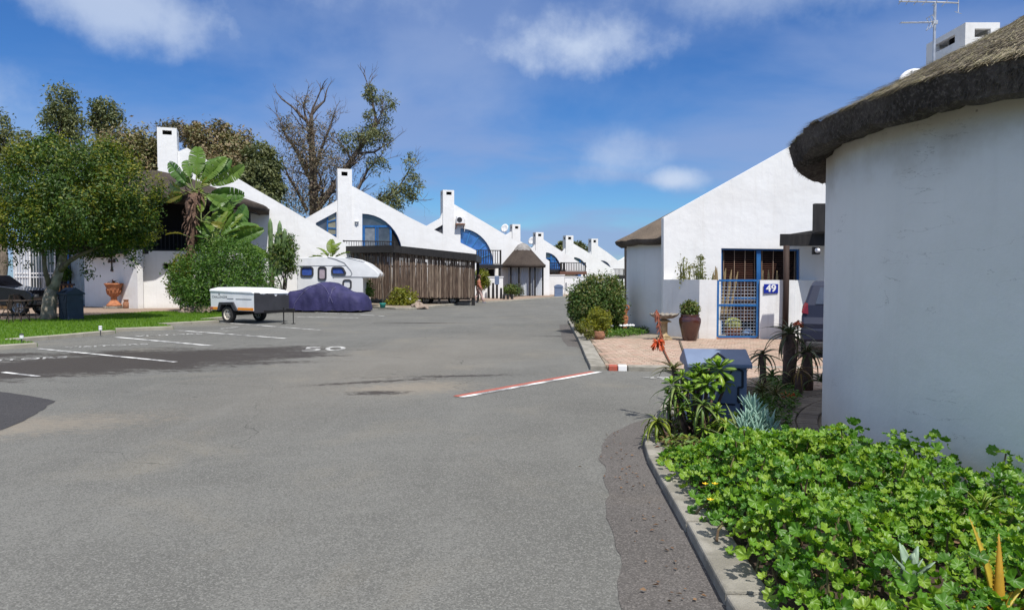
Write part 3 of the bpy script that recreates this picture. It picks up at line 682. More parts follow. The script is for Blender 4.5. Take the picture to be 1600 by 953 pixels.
# ------------------------------------------------------------------ houses
class Facade:
    """a house front: local x along the wall, z up, y into the house"""
    def __init__(s, name, label, cat, x, Y, a, group=None):
        p = at(x, HOR, Y); s.a = R(a); s.p = Vector((p.x, p.y, 0))
        s.root = thing(name, label, cat, s.p, s.a, group)
        s.ux = Vector((math.cos(s.a), math.sin(s.a), 0)); s.nn = Vector((math.sin(s.a), -math.cos(s.a), 0)); s.k = 0
    def uv(s, x, y, dy=0.0):
        d = ray(x, y); p0 = s.p - s.nn * dy
        t = (p0 - CAM).dot(s.nn) / d.dot(s.nn); q = CAM + d * t
        return ((q - s.p).dot(s.ux), max(q.z, -.02))
    def P(s, L, dy=0.0): return [s.uv(x, y, dy) for x, y in L]
    def u(s, x, dy=0.0): return s.uv(x, HOR, dy)[0]
    def z(s, x, y, dy=0.0): return s.uv(x, y, dy)[1]
    def wall(s, outer, holes=(), m=None, y0=0.0, y1=.3, name='wall', raw=False, parent=None):
        b = MB(); b.prism(outer if raw else s.P(outer), [h if raw else s.P(h) for h in holes], y0, y1)
        return b.obj(name, m or M_WHITE, parent or s.root)
    def window(s, hole, bars=(), panes=None, frame=M_BLUE, glass=M_GLASS, fw=.07, dy=.16, raw=False, border=True, name='window', glasses=None):
        H = hole if raw else s.P(hole); b = MB(); j = 0
        if border:
            for i in range(len(H)):
                p, q = H[i], H[(i + 1) % len(H)]; y = dy + .0015 * (j % 5); j += 1
                b.bar((p[0], y, p[1]), (q[0], y, q[1]), .07, fw, up=(-(q[1] - p[1]), 0, q[0] - p[0]))
        for (p, q, w) in bars:
            p = p if raw else s.uv(*p); q = q if raw else s.uv(*q); y = dy + .0015 * (j % 7) - .012; j += 1
            b.bar((p[0], y, p[1]), (q[0], y, q[1]), .05, w, up=(-(q[1] - p[1]), 0, q[0] - p[0]))
        if not b.v: b.box(H[0][0], dy, H[0][1], H[0][0] + .01, dy + .01, H[0][1] + .01)
        w = b.obj(name, frame, s.root)
        for i, pn in enumerate(panes if panes is not None else [hole]):
            pp = pn if raw else s.P(pn); g = MB(); g.prism(pp, [], dy + .02, dy + .035); g.obj('pane', (glasses[i] if glasses else glass), w)
        return w
    def chimney(s, x0, x1, ytop, ybot, depth=1.0, slot=None, proud=.12, z0=0.0, m=None, cap=True):
        """hollow box stack with a smoke slot through each side near the top"""
        u0, zt = s.uv(x0, ytop); u1 = s.u(x1); w = u1 - u0; H = zt - z0
        m = m or M_WHITE; sh = slot or (.30, .72, .05, .10)           # x from, x to, top inset, height (as shares of the width)
        za, zb = zt - (sh[2] + sh[3]) * w * 2.2, zt - sh[2] * w * 2.2
        o = MB(); y0, y1 = -proud, -proud + depth; th = .12
        for yy0, yy1 in ((y0, y0 + th), (y1 - th, y1)):
            o.prism([(u0, z0), (u1, z0), (u1, zt), (u0, zt)], [[(u0 + w * sh[0], za), (u0 + w * sh[1], za), (u0 + w * sh[1], zb), (u0 + w * sh[0], zb)]], yy0, yy1)
        b2 = MB()
        for (xa, xb) in ((u0, u0 + th), (u1 - th, u1)):
            b2.prism([(y0 + th, z0), (y1 - th, z0), (y1 - th, zt), (y0 + th, zt)], [[(y0 + depth * .25, za), (y0 + depth * .75, za), (y0 + depth * .75, zb), (y0 + depth * .25, zb)]], xa, xb)
        vs = [(v[1], v[0], v[2]) for v in b2.v]; o.add(vs, [tuple(reversed(f)) for f in b2.f])
        o.box(u0 + th + .002, y0 + th + .002, zt - .08, u1 - th - .002, y1 - th - .002, zt - .003)
        o.box(u0 + th + .003, y0 + th + .003, za - .5, u1 - th - .003, y1 - th - .003, za - .4)
        c = o.obj('chimney', m, s.root)
        i = MB(); i.box(u0 + th + .004, y0 + depth * .5 - .02, za - .39, u1 - th - .004, y0 + depth * .5 + .02, zt - .09); i.obj('flue', M_DARK, c)
        return c
    def body(s, outer, depth=7.0, drop=.45, m=None):
        """the thatched house body behind the gable wall, a little lower than the wall"""
        P = s.P(outer); cx = sum(p[0] for p in P) / len(P)
        Q = [(p[0] + (.25 if p[0] < cx else -.25), max(p[1] - drop, 0.0)) for p in P]
        b = MB(); b.prism(Q, [], .302, depth); return b.obj('roof', m or M_THATCHD, s.root)
    def railing(s, x0, x1, ytop, ybot, dy, n, m=M_BLACKW, post=.05, name='balcony_railing', deck=None, posts=(), slab=.16, parent=None, mdeck=None):
        u0, zt = s.uv(x0, ytop, dy); u1 = s.u(x1, dy); zb = s.z(x0, ybot, dy)
        b = MB(); b.bar((u0, dy, zt), (u1, dy, zt), .06, .07); b.bar((u0, dy, zb + .06), (u1, dy, zb + .06), .05, .05)
        r = b.obj(name, m, s.root)
        for i in range(n):
            u = u0 + (u1 - u0) * (i + .5) / n; q = MB(); q.bar((u, dy, zb + .085), (u, dy, zt - .036), post * .55, post * .55, up=(0, 1, 0)); q.obj('baluster', m, r)
        for u in (u0 + .04, u1 - .04):
            q = MB(); q.box(u - .05, dy - .045, zb, u + .05, dy + .045, zt + .05); q.obj('railing_post', m, r)
        if deck is not None:
            q = MB(); q.box(u0 - .1, dy - .08, zb - slab, u1 + .1, -.002, zb - .003); q.obj('balcony_deck', mdeck or m, s.root)
        for x in posts:
            u = s.u(x, dy); q = MB(); q.box(u - .08, dy - .02, -.02, u + .08, dy + .14, zb - slab - .003); q.obj('support_post', m, s.root)
        return r
def arc(x0, y0, x1, y1, n=9, p=2.0):
    """quarter arch in photo pixels: flat at (x0,y0), vertical at (x1,y1)"""
    return [(x0 + (x1 - x0) * math.sin(PI / 2 * k / n), y1 + (y0 - y1) * math.cos(PI / 2 * k / n)) for k in range(n + 1)]

GRP = 'white gabled houses along the left side of the road'
# ---- first house on the left, behind the lawn tree and the palm-like strelitzia
h1 = Facade('gabled_house', 'white gabled house with dark round thatched roof behind the lawn tree and tall strelitzia', 'house', 264, 39.0, 20, GRP)
g1 = [(150, 520), (150, 372), (215, 330), (246, 300), (262, 240), (281, 236), (292, 231), (318, 247), (345, 263), (400, 296), (460, 331), (545, 383), (610, 424), (610, 520)]
h1.wall(g1); h1.body([(150, 520), (150, 375), (246, 310), (285, 238), (292, 236), (600, 424), (600, 520)])
h1.chimney(246, 281, 200, 270, 1.15, slot=(.27, .75, .07, .11), proud=.25)
# round upper storey under thatch
cc = Vector((-.6, -.2, 0)); ez = 5.15
b = MB(); rim = 5.9
b.lathe([(rim - .55, ez), (rim, ez + .03), (rim + .02, ez + .34), (rim - .12, ez + .42), (3.8, ez + 1.15), (1.7, ez + 1.9), (.1, ez + 2.25)], 64, wob=.035)
b.obj('thatched_roof', M_THATCHD, h1.root, loc=cc, smooth=True, fix=True)
b = MB(); b.lathe([(rim - .5, ez - .01), (.1, ez + 1.2)], 48); b.obj('roof_lining', M_BLACKW, h1.root, loc=cc)
b = MB(); b.lathe([(2.9, 2.75), (3.75, 2.75), (3.75, 3.0), (2.9, 3.0)], 48, a0=PI, a1=2 * PI); b.obj('balcony_deck', M_BLACKW, h1.root, loc=cc, fix=True)
b = MB(); b.lathe([(2.9, 2.6), (2.9, ez + .6)], 48, a0=PI, a1=2 * PI); b.obj('upper_wall', M_DARK, h1.root, loc=cc)
rail = MB(); rail.tube([(3.68 * math.cos(PI + PI * k / 24), 3.68 * math.sin(PI + PI * k / 24), 3.95) for k in range(25)], .04, 6); rail = rail.obj('balcony_railing', M_BLACKW, h1.root, loc=cc)
for k in range(60):
    a = PI + PI * (k + .5) / 60; q = MB(); q.tube([(3.68 * math.cos(a), 3.68 * math.sin(a), 3.0), (3.68 * math.cos(a), 3.68 * math.sin(a), 3.93)], .022, 5); q.obj('baluster', M_BLACKW, rail)
for a in (318, 340):
    q = MB(); q.tube([(5.1 * math.cos(R(a)), 5.1 * math.sin(R(a)), 0), (5.1 * math.cos(R(a)), 5.1 * math.sin(R(a)), ez + .1)], .11, 8); q.obj('post', M_BLACKW, h1.root, loc=cc)
# ground floor walls before it, in world coordinates
def wall_between(name, parent, A, B, z0, z1, th, m, inward, holes=()):
    """upright wall slab from A to B (x,y), thickness to the 'inward' side"""
    A = Vector((A[0], A[1], 0)); B = Vector((B[0], B[1], 0)); d = B - A; L = d.length
    b = MB(); b.prism([(0, z0), (L, z0), (L, z1), (0, z1)], holes, 0, th * inward) if inward > 0 else b.prism([(0, z0), (L, z0), (L, z1), (0, z1)], holes, -th, 0)
    inv = parent.matrix_basis.inverted() if parent else Matrix()
    o = b.obj(name, m, parent); o.matrix_local = inv @ Matrix.Translation(A) @ Matrix.Rotation(math.atan2(d.y, d.x), 4, 'Z'); return o
UA, UB = (-22.7, 37.4), (-18.35, 34.5)
wall_between('entrance_wall', h1.root, UA, UB, -.02, 2.95, .28, M_WHITE, 1)
x0, x1 = xat(214, 36.4), xat(290, 36.4)
wall_between('recessed_wall', h1.root, (UB[0] - .45, 35.0), (UB[0] + 4.6, 35.9), -.02, 2.9, .28, M_WHITE, 1, [[(1.35, 2.0), (2.8, 2.0), (2.8, 2.28), (1.35, 2.28)]])
wall_between('slot_window', h1.root, (UB[0] + .6, 35.52), (UB[0] + 2.7, 35.86), 1.9, 2.4, .03, M_DARK, 1)
wall_between('end_wall', h1.root, (-31.5, 38.2), (-28.2, 38.4), -.02, 3.0, .28, M_WHITE, 1)
# glazed doors with bars, drawn curtain
dw = Facade('glazed_doors', 'white barred glass doors behind the lawn tree trunk', 'doors', 50, 38.6, 2)
Lw = [(20, 480), (20, 380), (105, 380), (105, 480)]
dr = dw.window(Lw, [((44, 480), (44, 380), .06), ((83, 480), (83, 380), .08), ((20, 427), (83, 427), .07), ((20, 433), (83, 433), .06), ((66, 427), (66, 380), .03), ((66, 478), (66, 433), .03)], [[(20, 480), (20, 380), (44, 380), (44, 480)], [(44, 480), (44, 380), (83, 380), (83, 480)], [(83, 480), (83, 380), (105, 380), (105, 480)]], frame=M_SIGNW, glass=M_GLASS, fw=.08, name='door_frame', glasses=[M_WIN, M_GLASS, M_DARK])
for i in range(14):
    u = dw.u(22 + i * 4.4); q = MB(); q.bar((u, -.02, .12), (u, -.02, dw.z(50, 381)), .02, .02, up=(0, 1, 0)); q.obj('burglar_bar', M_SIGNW, dw.root)
cw = Facade('curtained_door', 'sliding glass door with pale drawn curtain beside the urn wall', 'door', 122, 38.3, 2)
cw.window([(104, 477), (104, 380), (139, 380), (139, 477)], [], [], frame=M_BLUE, fw=.07, name='door_frame')
b = MB(); u0, u1 = cw.u(106), cw.u(137); n = 40; vs = []
for i in range(n + 1):
    t = i / n
    for z in (.1, 3.2): vs.append((u0 + (u1 - u0) * t, .30 + .05 * math.sin(t * 34 + z) + .02 * math.sin(t * 71), z))
b.add(vs, [(2 * i, 2 * i + 2, 2 * i + 3, 2 * i + 1) for i in range(n)]); b.obj('curtain', mat('pale_curtain', (.60, .68, .70), (.50, .58, .61), rough=.8), cw.root, smooth=True)
M_CLEAR = glassmat('thin_pane', (.2, .25, .28)); q = MB(); q.prism(cw.P([(84, 480), (84, 372), (140, 372), (140, 480)]), [], .9, .95); q.obj('back_panel', M_DARK, cw.root)

# ---- second house
h2 = Facade('gabled_house', 'white gabled house behind the camper, with a quarter-arch window above the pole carport', 'house', 539, 47.0, 20, GRP)
T2 = [(493.5, 348.5), (526, 331), (526, 384), (493.5, 384)]
A2 = [(566, 400), (566, 334)] + arc(566, 334, 629, 400, 10)[1:]
h2.wall([(438, 520), (438, 362), (480, 340), (527, 313), (540, 291), (551, 291), (640, 340), (735, 387), (744, 391.5), (744, 520)], [T2, A2])
h2.body([(440, 520), (440, 364), (527, 316), (551, 294), (740, 392), (740, 520)])
h2.chimney(527, 551, 264, 290, 1.0, slot=(.27, .70, .09, .13))
h2.window(T2, [((512, 339), (512, 384), .09), ((512, 347), (526, 343), .08), ((512, 356), (526, 357), .08), ((512, 367), (526, 367), .07)],
          [[(493.5, 348.5), (512, 339), (512, 384), (493.5, 384)], [(512, 338.8), (526, 331), (526, 384), (512, 384)]], glasses=[M_GLASS, M_GLASSY], fw=.09)
h2.window(A2, [((566, 353.5), (614, 353.5), .13), ((569, 354), (569, 400), .15), ((587.5, 354), (587.5, 400), .10), ((611, 354), (611, 400), .14), ((591, 354), (591, 400), .06)],
          [[(566, 353)] + [(566, 334)] + [p for p in arc(566, 334, 629, 400, 10)[1:] if p[1] < 353] + [(613, 353)],
           [(566, 400), (566, 354), (588, 354), (588, 400)], [(589, 400), (589, 354), (612, 354), (612, 400)], [(613, 400), (613, 354), (616, 356), (622, 366), (627, 380), (629, 400)]],
          glasses=[M_GLASS, mat('veiled_pane', (.16, .18, .21), (.22, .24, .27), rough=.15, spec=.7), M_GLASS, M_DARK], fw=.09)
h2.railing(536, 618, 376.5, 388, -1.6, 22, deck=True)
q = MB(); u, z = h2.uv(557, 347); q.box(u - .12, -.14, z - .06, u + .14, -.001, z + .07); q.box(u - .06, -.10, z - .2, u + .04, -.001, z - .12); q.obj('wall_lamp', M_ALUM, h2.root, bevel=.02)

# ---- third house: big blue fan window
h3 = Facade('gabled_house', 'white gabled house with a large blue fan window and dark timber balcony', 'house', 700, 56.5, 18, GRP)
T3 = [(676.5, 360), (691.5, 351.5), (691.5, 378), (676.5, 378)]
A3 = [(719.5, 414), (719.5, 357)] + arc(719.5, 357, 771, 414, 12)[1:]
h3.wall([(640, 520), (640, 368), (688, 341), (697, 318), (709, 319), (760, 349), (800, 373), (838, 396), (858.5, 408.5), (858.5, 520)], [T3, A3])
h3.body([(642, 520), (642, 370), (688, 345), (709, 322), (855, 409), (855, 520)])
h3.chimney(691.5, 709.5, 297, 325, .95, slot=(.30, .78, .07, .12))
h3.window(T3, [], None, frame=M_DGREY, glass=mat('louvre_mesh', (.05, .055, .065), (.09, .095, .11), scale=30), fw=.06)
def fan(a, r): return (719.5 + 51.5 * r * math.sin(R(a)), 414 - 57 * r * math.cos(R(a)))
angs = [0, 18, 36, 54, 72, 90]; pn = []; br = []
for i in range(5):
    a0, a1 = angs[i], angs[i + 1]; am = (a0 + a1) / 2
    pn.append([fan(a0, .53), fan(a0, 1), fan(am, 1), fan(a1, 1), fan(a1, .53), fan(am, .53)])
    if i < 4: br.append((fan(a1, 0.0), fan(a1, 1), .09))
    br.append((fan(a0, .53), fan(am, .53), .08)); br.append((fan(am, .53), fan(a1, .53), .08))
pn.append([(719.5, 414)] + [fan(a, .52) for a in (0, 15, 30, 45, 60, 75, 90)])
MB_LB = mat('light_blue_frame', (.05, .20, .46), rough=.4)
h3.window(A3, br, pn, frame=MB_LB, glass=M_GLASSB, fw=.10)
h3.railing(735, 783, 391, 413, -1.9, 13, deck=True, posts=(761, 781), slab=.3, post=.09)
for (x0, x1, y0, y1) in ((745, 757, 420, 440), (761, 772, 421, 433)):
    q = MB(); p = h3.P([(x0, y1), (x1, y1), (x1, y0), (x0, y0)]); q.prism(p, [], -.02, .05); q.obj('window', M_DARK, h3.root)

# ---- fourth house: thatched porch hut
h4 = Facade('gabled_house', 'white gabled house with a conical thatched porch before it', 'house', 806, 67.0, 18, GRP)
h4.wall([(770, 520), (770, 379), (792, 366.5), (799, 362), (806, 371), (813, 377), (835, 390), (847, 400), (858.5, 408), (858, 520)])
h4.body([(772, 520), (772, 382), (799, 366), (813, 381), (856, 408), (856, 520)], 6)
h4.chimney(800, 812.5, 350.5, 380, .85, slot=(.33, .75, .10, .14))
# ---- fifth to seventh house
h5 = Facade('gabled_house', 'white gabled house with quarter-arch window above the two-part balcony', 'house', 842, 75.0, 20, GRP)
A5 = [(853, 426), (853, 394.5)] + arc(853, 394.5, 877.5, 426, 8)[1:]
h5.wall([(822, 520), (822, 393), (834, 386), (841, 374), (848.5, 374), (875, 391), (905, 410), (925, 423), (925, 520)], [A5])
h5.body([(824, 520), (824, 395), (834, 389), (848, 377), (920, 423), (920, 520)], 6)
h5.chimney(836.5, 848.5, 363, 385, .85, slot=(.3, .72, .08, .14))
h5.window(A5, [((862, 396), (862, 426), .2), ((853, 404), (872, 404), .16), ((868, 400), (868, 426), .14), ((853, 414), (876, 414), .12)],
          [[(853, 404), (853, 394.5), (858, 396), (864, 399), (868, 403)], [(853, 426), (853, 404), (862, 404), (862, 426)], [(862, 426), (862, 404), (868, 404), (873, 411), (877, 420), (877.5, 426)]], glasses=[M_GLASS, M_DARK, M_GLASSB], fw=.12)
h6 = Facade('gabled_house', 'white gabled house, second from the far end of the left row', 'house', 888, 86.0, 22, GRP)
A6 = [(897, 430), (897, 402)] + arc(897, 402, 919.5, 430, 8)[1:]
h6.wall([(868, 520), (868, 400), (881, 392), (888, 380), (895, 380), (912, 390), (935, 405), (960, 422), (960, 520)], [A6])
h6.body([(870, 520), (870, 402), (895, 383), (955, 422), (955, 520)], 6)
h6.chimney(883.5, 895, 368, 392, .85, slot=(.3, .72, .08, .14))
h6.window(A6, [((907, 404), (907, 430), .15), ((897, 413), (915, 413), .14)], [A6], glasses=[mat('greenish_glass', (.18, .24, .24), (.08, .12, .12), rough=.1)], fw=.12)
h7 = Facade('gabled_house', 'white gabled house at the far end of the left row', 'house', 928, 99.0, 25, GRP)
A7 = [(935.5, 407.5), (940, 407)] + arc(940, 407, 955.5, 424, 6)[1:] + [(951, 421), (944, 413)]
h7.wall([(905, 520), (905, 406), (922, 397), (927, 384), (934, 384), (950, 395), (966, 407.5), (972, 405), (982, 398), (1010, 418), (1010, 520)], [A7])
h7.body([(907, 520), (907, 408), (934, 388), (1005, 418), (1005, 520)], 6)
h7.chimney(923.5, 933.5, 373, 397, .9, slot=(.3, .72, .08, .15))
h7.window(A7, [], [A7], glass=M_GLASS, fw=.12)
h5.railing(857, 882, 411, 421, -2.2, 9, deck=True, posts=(866, 879), slab=.35, post=.10)
h5.railing(876, 915, 410.5, 424, -2.6, 15, deck=True, posts=(913,), slab=.32, post=.10, name='balcony_railing', mdeck=mat('reddish_fascia', (.13, .06, .04), rough=.7))
h7.railing(955, 975, 420.5, 430, -2.4, 10, deck=True, posts=(973,), slab=.5, post=.10)
q = MB(); q.prism(h5.P([(900, 437), (908, 437), (908, 427), (900, 427)], -.6), [], -.6, -.5); q.obj('blue_door', M_BLUE, h5.root)

# garden walls far down
def garden_wall(label, pts, Y, zt, cuts=()):
    t = thing('garden_wall', label, 'wall', (xat(pts[0], Y), Y, 0), 0, 'low white garden walls along the far row'); L = xat(pts[1], Y) - xat(pts[0], Y)
    b = MB(); hs = [[(xat(a, Y) - xat(pts[0], Y), 0.35), (xat(c, Y) - xat(pts[0], Y), .35), (xat(c, Y) - xat(pts[0], Y), zt - .5), (xat(a, Y) - xat(pts[0], Y), zt - .5)] for a, c in cuts]
    b.prism([(0, -.02), (L, -.02), (L, zt), (0, zt)], hs, 0, .25); b.obj('wall', M_WHITE, t)
    b = MB(); b.box(-.04, -.04, zt + .002, L + .04, .29, zt + .07); b.obj('coping', M_WHITE, t); return t
garden_wall('low white garden wall behind the row of black bollards', (741, 786), 51.5, 1.58)
garden_wall('white garden wall behind the round-topped steel bin', (858, 882), 61.5, 1.75)
garden_wall('white garden wall partly behind the big green bush, with a narrow slot', (882.5, 935), 62.5, 1.6, ((883.5, 885.5),))

# thatched porch hut of the fourth house
hp = at(817, HOR, 58.3); hut = thing('thatched_porch', 'conical dark thatched porch hut on black poles with pale curtains', 'porch', (hp.x, hp.y, 0))
b = MB(); Re = 1.86
b.lathe([(Re - .4, 2.42), (Re, 2.38), (Re + .04, 2.58), (Re - .1, 2.68), (1.05, 3.45), (.70, 3.86)], 40, wob=.03); b.obj('thatch', M_THATCHD, hut, smooth=True, fix=True)
b = MB(); b.lathe([(.78, 3.74), (.66, 3.98), (.42, 4.26), (.12, 4.40), (.01, 4.42)], 30); b.obj('ridge_cap', M_CAP, hut, smooth=True, fix=True)
b = MB(); b.lathe([(Re - .45, 2.40), (.1, 3.2)], 32); b.obj('roof_lining', M_BLACKW, hut)
for x, dy in ((-1.6, -.2), (-1.0, -1.25), (-.35, -1.55), (.55, -1.5), (.95, -1.3), (1.65, .1)):
    q = MB(); q.tube([(x, dy, 0), (x, dy, 2.45)], .075, 7); q.obj('pole', M_BLACKW, hut)
for (xa, xb, yy) in ((-1.2, -.4, -.9), (-.2, .42, -1.1), (.62, .9, -.9), (1.0, 1.55, -.2)):
    b = MB(); n = 14; vs = []
    for i in range(n + 1):
        for z in (.1, 2.4): vs.append((xa + (xb - xa) * i / n, yy + .04 * math.sin(i * 1.9), z))
    b.add(vs, [(2 * i, 2 * i + 2, 2 * i + 3, 2 * i + 1) for i in range(n)]); b.obj('curtain', M_WIN, hut, smooth=True)

# ---- house 49 on the right
h49 = Facade('gabled_house', 'tall white gabled house with thatched round corner behind the number 49 wall', 'house', 1037, 18.8, 0)
W49 = [(1127, 527), (1127, 388), (1250, 389.5), (1250, 527)]
g49 = [(1037, 560), (1037, 340), (1237, 228), (1400, 137), (1470, 99), (1500, 93), (1555, 102), (1900, 300), (1900, 560)]
h49.wall(g49, [W49]); h49.body([(1045, 560), (1045, 343), (1470, 103), (1555, 106), (1890, 300), (1890, 560)], 9, drop=.25, m=M_THATCH)
h49.chimney(1508, 1551, 36, 100, 1.75, slot=(.27, .74, .08, .11), proud=.02, z0=5.5)
fr = h49.window(W49, [((1187, 389), (1187, 527), .11), ((1128, 466), (1250, 466), .05)], [], frame=M_BLUE, fw=.09, dy=.10)
M_BLIND = mat('timber_blind_slat', (.105, .042, .026), (.07, .028, .018), rough=.6, stretch=(.4, 4, 4), scale=7)
M_BLINDE = mat('blind_cord', (.42, .30, .22), rough=.8)
for (xa, xb) in ((1129, 1185), (1189, 1248)):
    ua, ub = h49.u(xa), h49.u(xb); q = MB(); 
    for f in (.08, .38, .68, .95): q.bar((ua + (ub - ua) * f, .175, .4), (ua + (ub - ua) * f, .175, 2.32), .012, .012, up=(0, 1, 0))
    bl = q.obj('blind', M_BLINDE, h49.root)
    for k in range(34):
        z = .42 + k * .0565; s = MB(); tl = .016
        s.add([(ua + .01, .185, z), (ub - .01, .185, z), (ub - .01, .225, z + tl), (ua + .01, .225, z + tl), (ua + .01, .185, z + .006), (ub - .01, .185, z + .006), (ub - .01, .225, z + tl + .006), (ua + .01, .225, z + tl + .006)], [(0, 3, 2, 1), (4, 5, 6, 7), (0, 1, 5, 4), (1, 2, 6, 5), (2, 3, 7, 6), (3, 0, 4, 7)])
        s.obj('slat', [M_BLIND], bl)
q = MB(); q.box(h49.u(1127), .29, 0, h49.u(1250), .30, 2.6); q.obj('dark_room', M_DARK, h49.root)
# rounded corner room with its thatch
tc = Vector((5.95 - h49.p.x, 21.35 - h49.p.y, 0))
b = MB(); b.lathe([(2.45, -.02), (2.45, 2.62)], 64, a0=R(90), a1=R(240)); b.obj('round_wall', M_WHITE, h49.root, loc=tc, smooth=True)
def thatch_cone(name, parent, loc, rim, ez, th, pitch, m1, m2, wob=.04, n=96, top_r=.05, a0=0, a1=2 * PI):
    """thick thatch: dark cut edge, then the sloping coat"""
    e = MB(); e.lathe([(rim - .55, ez + .06), (rim - .12, ez), (rim, ez + .08), (rim + .03, ez + th * .75)], n, wob=wob, a0=a0, a1=a1); eo = e.obj('cut_edge', m2, parent, loc=loc, smooth=True, fix=True)
    s = MB(); pr = [(rim + .03, ez + th * .74)]; tp = math.tan(R(pitch))
    for k in range(1, 9):
        r = rim + (top_r - rim) * (k / 8) ** 1.0; pr.append((r - (.05 if k == 1 else 0), ez + th + (rim - r) * tp))
    pr.insert(1, (rim - .05, ez + th)); s.lathe(pr, n, wob=wob, a0=a0, a1=a1); so = s.obj(name, m1, parent, loc=loc, smooth=True, fix=True)
    return so
thatch_cone('thatch', h49.root, tc, 2.76, 2.50, .22, 27, M_THATCH, M_THATCHE, wob=.03, a0=R(85), a1=R(236))
# ------------------------------------------------------------------ near round house with shaggy thatch
rh = thing('thatched_roundhouse', 'near round whitewashed house in shade under a thick shaggy thatched roof', 'house', RC)
WALL_H = 2.86
b = MB(); b.lathe([(RR, -.02), (RR, WALL_H + .06)], 160); b.obj('round_wall', M_WALLR, rh, smooth=True)
b = MB(); b.lathe([(RR + .012, -.02), (RR + .012, .0)], 8)
RIM, EZ, ETH, PIT = RR + .29, 2.75, .195, 26.8
def eave_noise(a, k): return noise.noise(Vector((math.cos(a) * k, math.sin(a) * k, k)))
def near_thatch():
    n = 420; vs = []; prof = [(-.36, .10), (-.22, .01), (-.05, -.03), (.0, .0), (.02, .06), (.035, .12), (.045, ETH - .02), (-.02, ETH)]
    for i, (dr, dz) in enumerate(prof):
        for k in range(n):
            a = 2 * PI * k / n; w = (.035 * eave_noise(a, 6) + .03 * eave_noise(a, 19) + .022 * eave_noise(a, 60))
            g = .02 * noise.noise(Vector((a * 40, dz * 9, 3)))
            r = RIM + dr + (w * .8 + g if i > 1 else 0); z = EZ + dz + (w * 1.2 if i < 4 else w * .7)
            vs.append((r * math.cos(a), r * math.sin(a), z))
    fs = [(i * n + k, i * n + (k + 1) % n, (i + 1) * n + (k + 1) % n, (i + 1) * n + k) for i in range(len(prof) - 1) for k in range(n)]
    e = MB(); e.add(vs, fs); e.obj('cut_edge', M_THATCHE, rh, smooth=False, fix=True)
    tp = math.tan(R(PIT)); vs = []; rs = np.concatenate([[RIM + .015, RIM - .03], np.linspace(RIM - .15, .02, 26)])
    for i, r in enumerate(rs):
        for k in range(n):
            a = 2 * PI * k / n; w = .035 * eave_noise(a, 6) + .02 * eave_noise(a, 30) if r > 1 else 0
            bump = .035 * noise.noise(Vector((r * math.cos(a) * 3, r * math.sin(a) * 3, 0))) + .02 * noise.noise(Vector((r * math.cos(a) * 11, r * math.sin(a) * 11, 5)))
            z = EZ + ETH - .03 + (RIM - r) * tp + (.03 if i else -.01) + bump + w * .6
            vs.append((r * math.cos(a), r * math.sin(a), z))
    fs = [(i * n + k, i * n + (k + 1) % n, (i + 1) * n + (k + 1) % n, (i + 1) * n + k) for i in range(len(rs) - 1) for k in range(n)]
    s = MB(); s.add(vs, fs); top = s.obj('thatch', M_THATCHN, rh, smooth=True, fix=True)
    # loose straw, one mesh
    g = np.random.default_rng(3); N = 34000
    a = g.uniform(R(120), R(300), N); r = RIM - np.abs(g.normal(0, 1.0, N)) ** 1.2 * .9 + .05; r = np.clip(r, .8, RIM - .02)
    L = g.uniform(.04, .13, N); w = g.uniform(.003, .0065, N)
    cl = np.array([noise.noise(Vector((math.cos(q) * 14, math.sin(q) * 14, p * 2))) for q, p in zip(a, r)])
    rad = np.c_[np.cos(a), np.sin(a), np.zeros(N)]; tan = np.c_[-np.sin(a), np.cos(a), np.zeros(N)]; up = np.tile([0, 0, 1.0], (N, 1))
    down = unit(rad * math.cos(R(PIT)) - up * math.sin(R(PIT))); nor = unit(rad * math.sin(R(PIT)) + up * math.cos(R(PIT)))
    T = unit(down + tan * g.normal(0, .32, (N, 1)) + nor * (g.normal(.0, .10, (N, 1)) + .08 * np.maximum(cl, 0)[:, None]))
    z = EZ + ETH + (RIM - r) * tp
    P = rad * r[:, None]; P[:, 2] = z; P += nor * (g.uniform(-.005, .02, N) + .03 * np.maximum(cl, 0))[:, None]
    # those at the lip hang over the cut edge
    S = unit(np.cross(T, nor)) * w[:, None]
    V = np.stack([P - S, P + S, P + T * L[:, None] + S * .4, P + T * L[:, None] - S * .4], 1).reshape(-1, 4 * 3).reshape(-1, 3)
    Fq = np.arange(4 * N).reshape(-1, 4)
    stuff(link('straw', fastmesh('straw', V, Fq, M_STRAW, np.clip(.5 + cl * .6 + g.normal(0, .22, N), 0, .999)), top))
    # ragged stems on the cut edge
    N = 6000; a = g.uniform(R(130), R(300), N); hz = g.uniform(.12, 1, N); L = g.uniform(.02, .06, N); w = g.uniform(.002, .005, N)
    rad = np.c_[np.cos(a), np.sin(a), np.zeros(N)]; tan = np.c_[-np.sin(a), np.cos(a), np.zeros(N)]
    P = rad * (RIM - .01 + g.uniform(-.02, .03, N) - .09 * (hz < .12))[:, None]; P[:, 2] = EZ + hz * ETH * .95 - .01
    T = unit(rad * .35 + np.c_[np.zeros((N, 2)), -np.ones(N)] + tan * g.normal(0, .25, (N, 1))); S = unit(np.cross(T, rad)) * w[:, None]
    V = np.stack([P - S, P + S, P + T * L[:, None] + S * .5, P + T * L[:, None] - S * .5], 1).reshape(-1, 3)
    stuff(link('edge_stems', fastmesh('edge_stems', V, np.arange(4 * N).reshape(-1, 4), M_STEMD, g.random(N)), top))
M_THATCHN = thatch('weathered_thatch', (.155, .132, .095), (.10, .085, .063), (.24, .205, .14))
M_STRAW = leafmat('straw_stem', [(.11, .09, .07), (.18, .15, .11), (.27, .225, .155), (.37, .32, .21), (.27, .25, .14)], trans=.15, rough=.7)
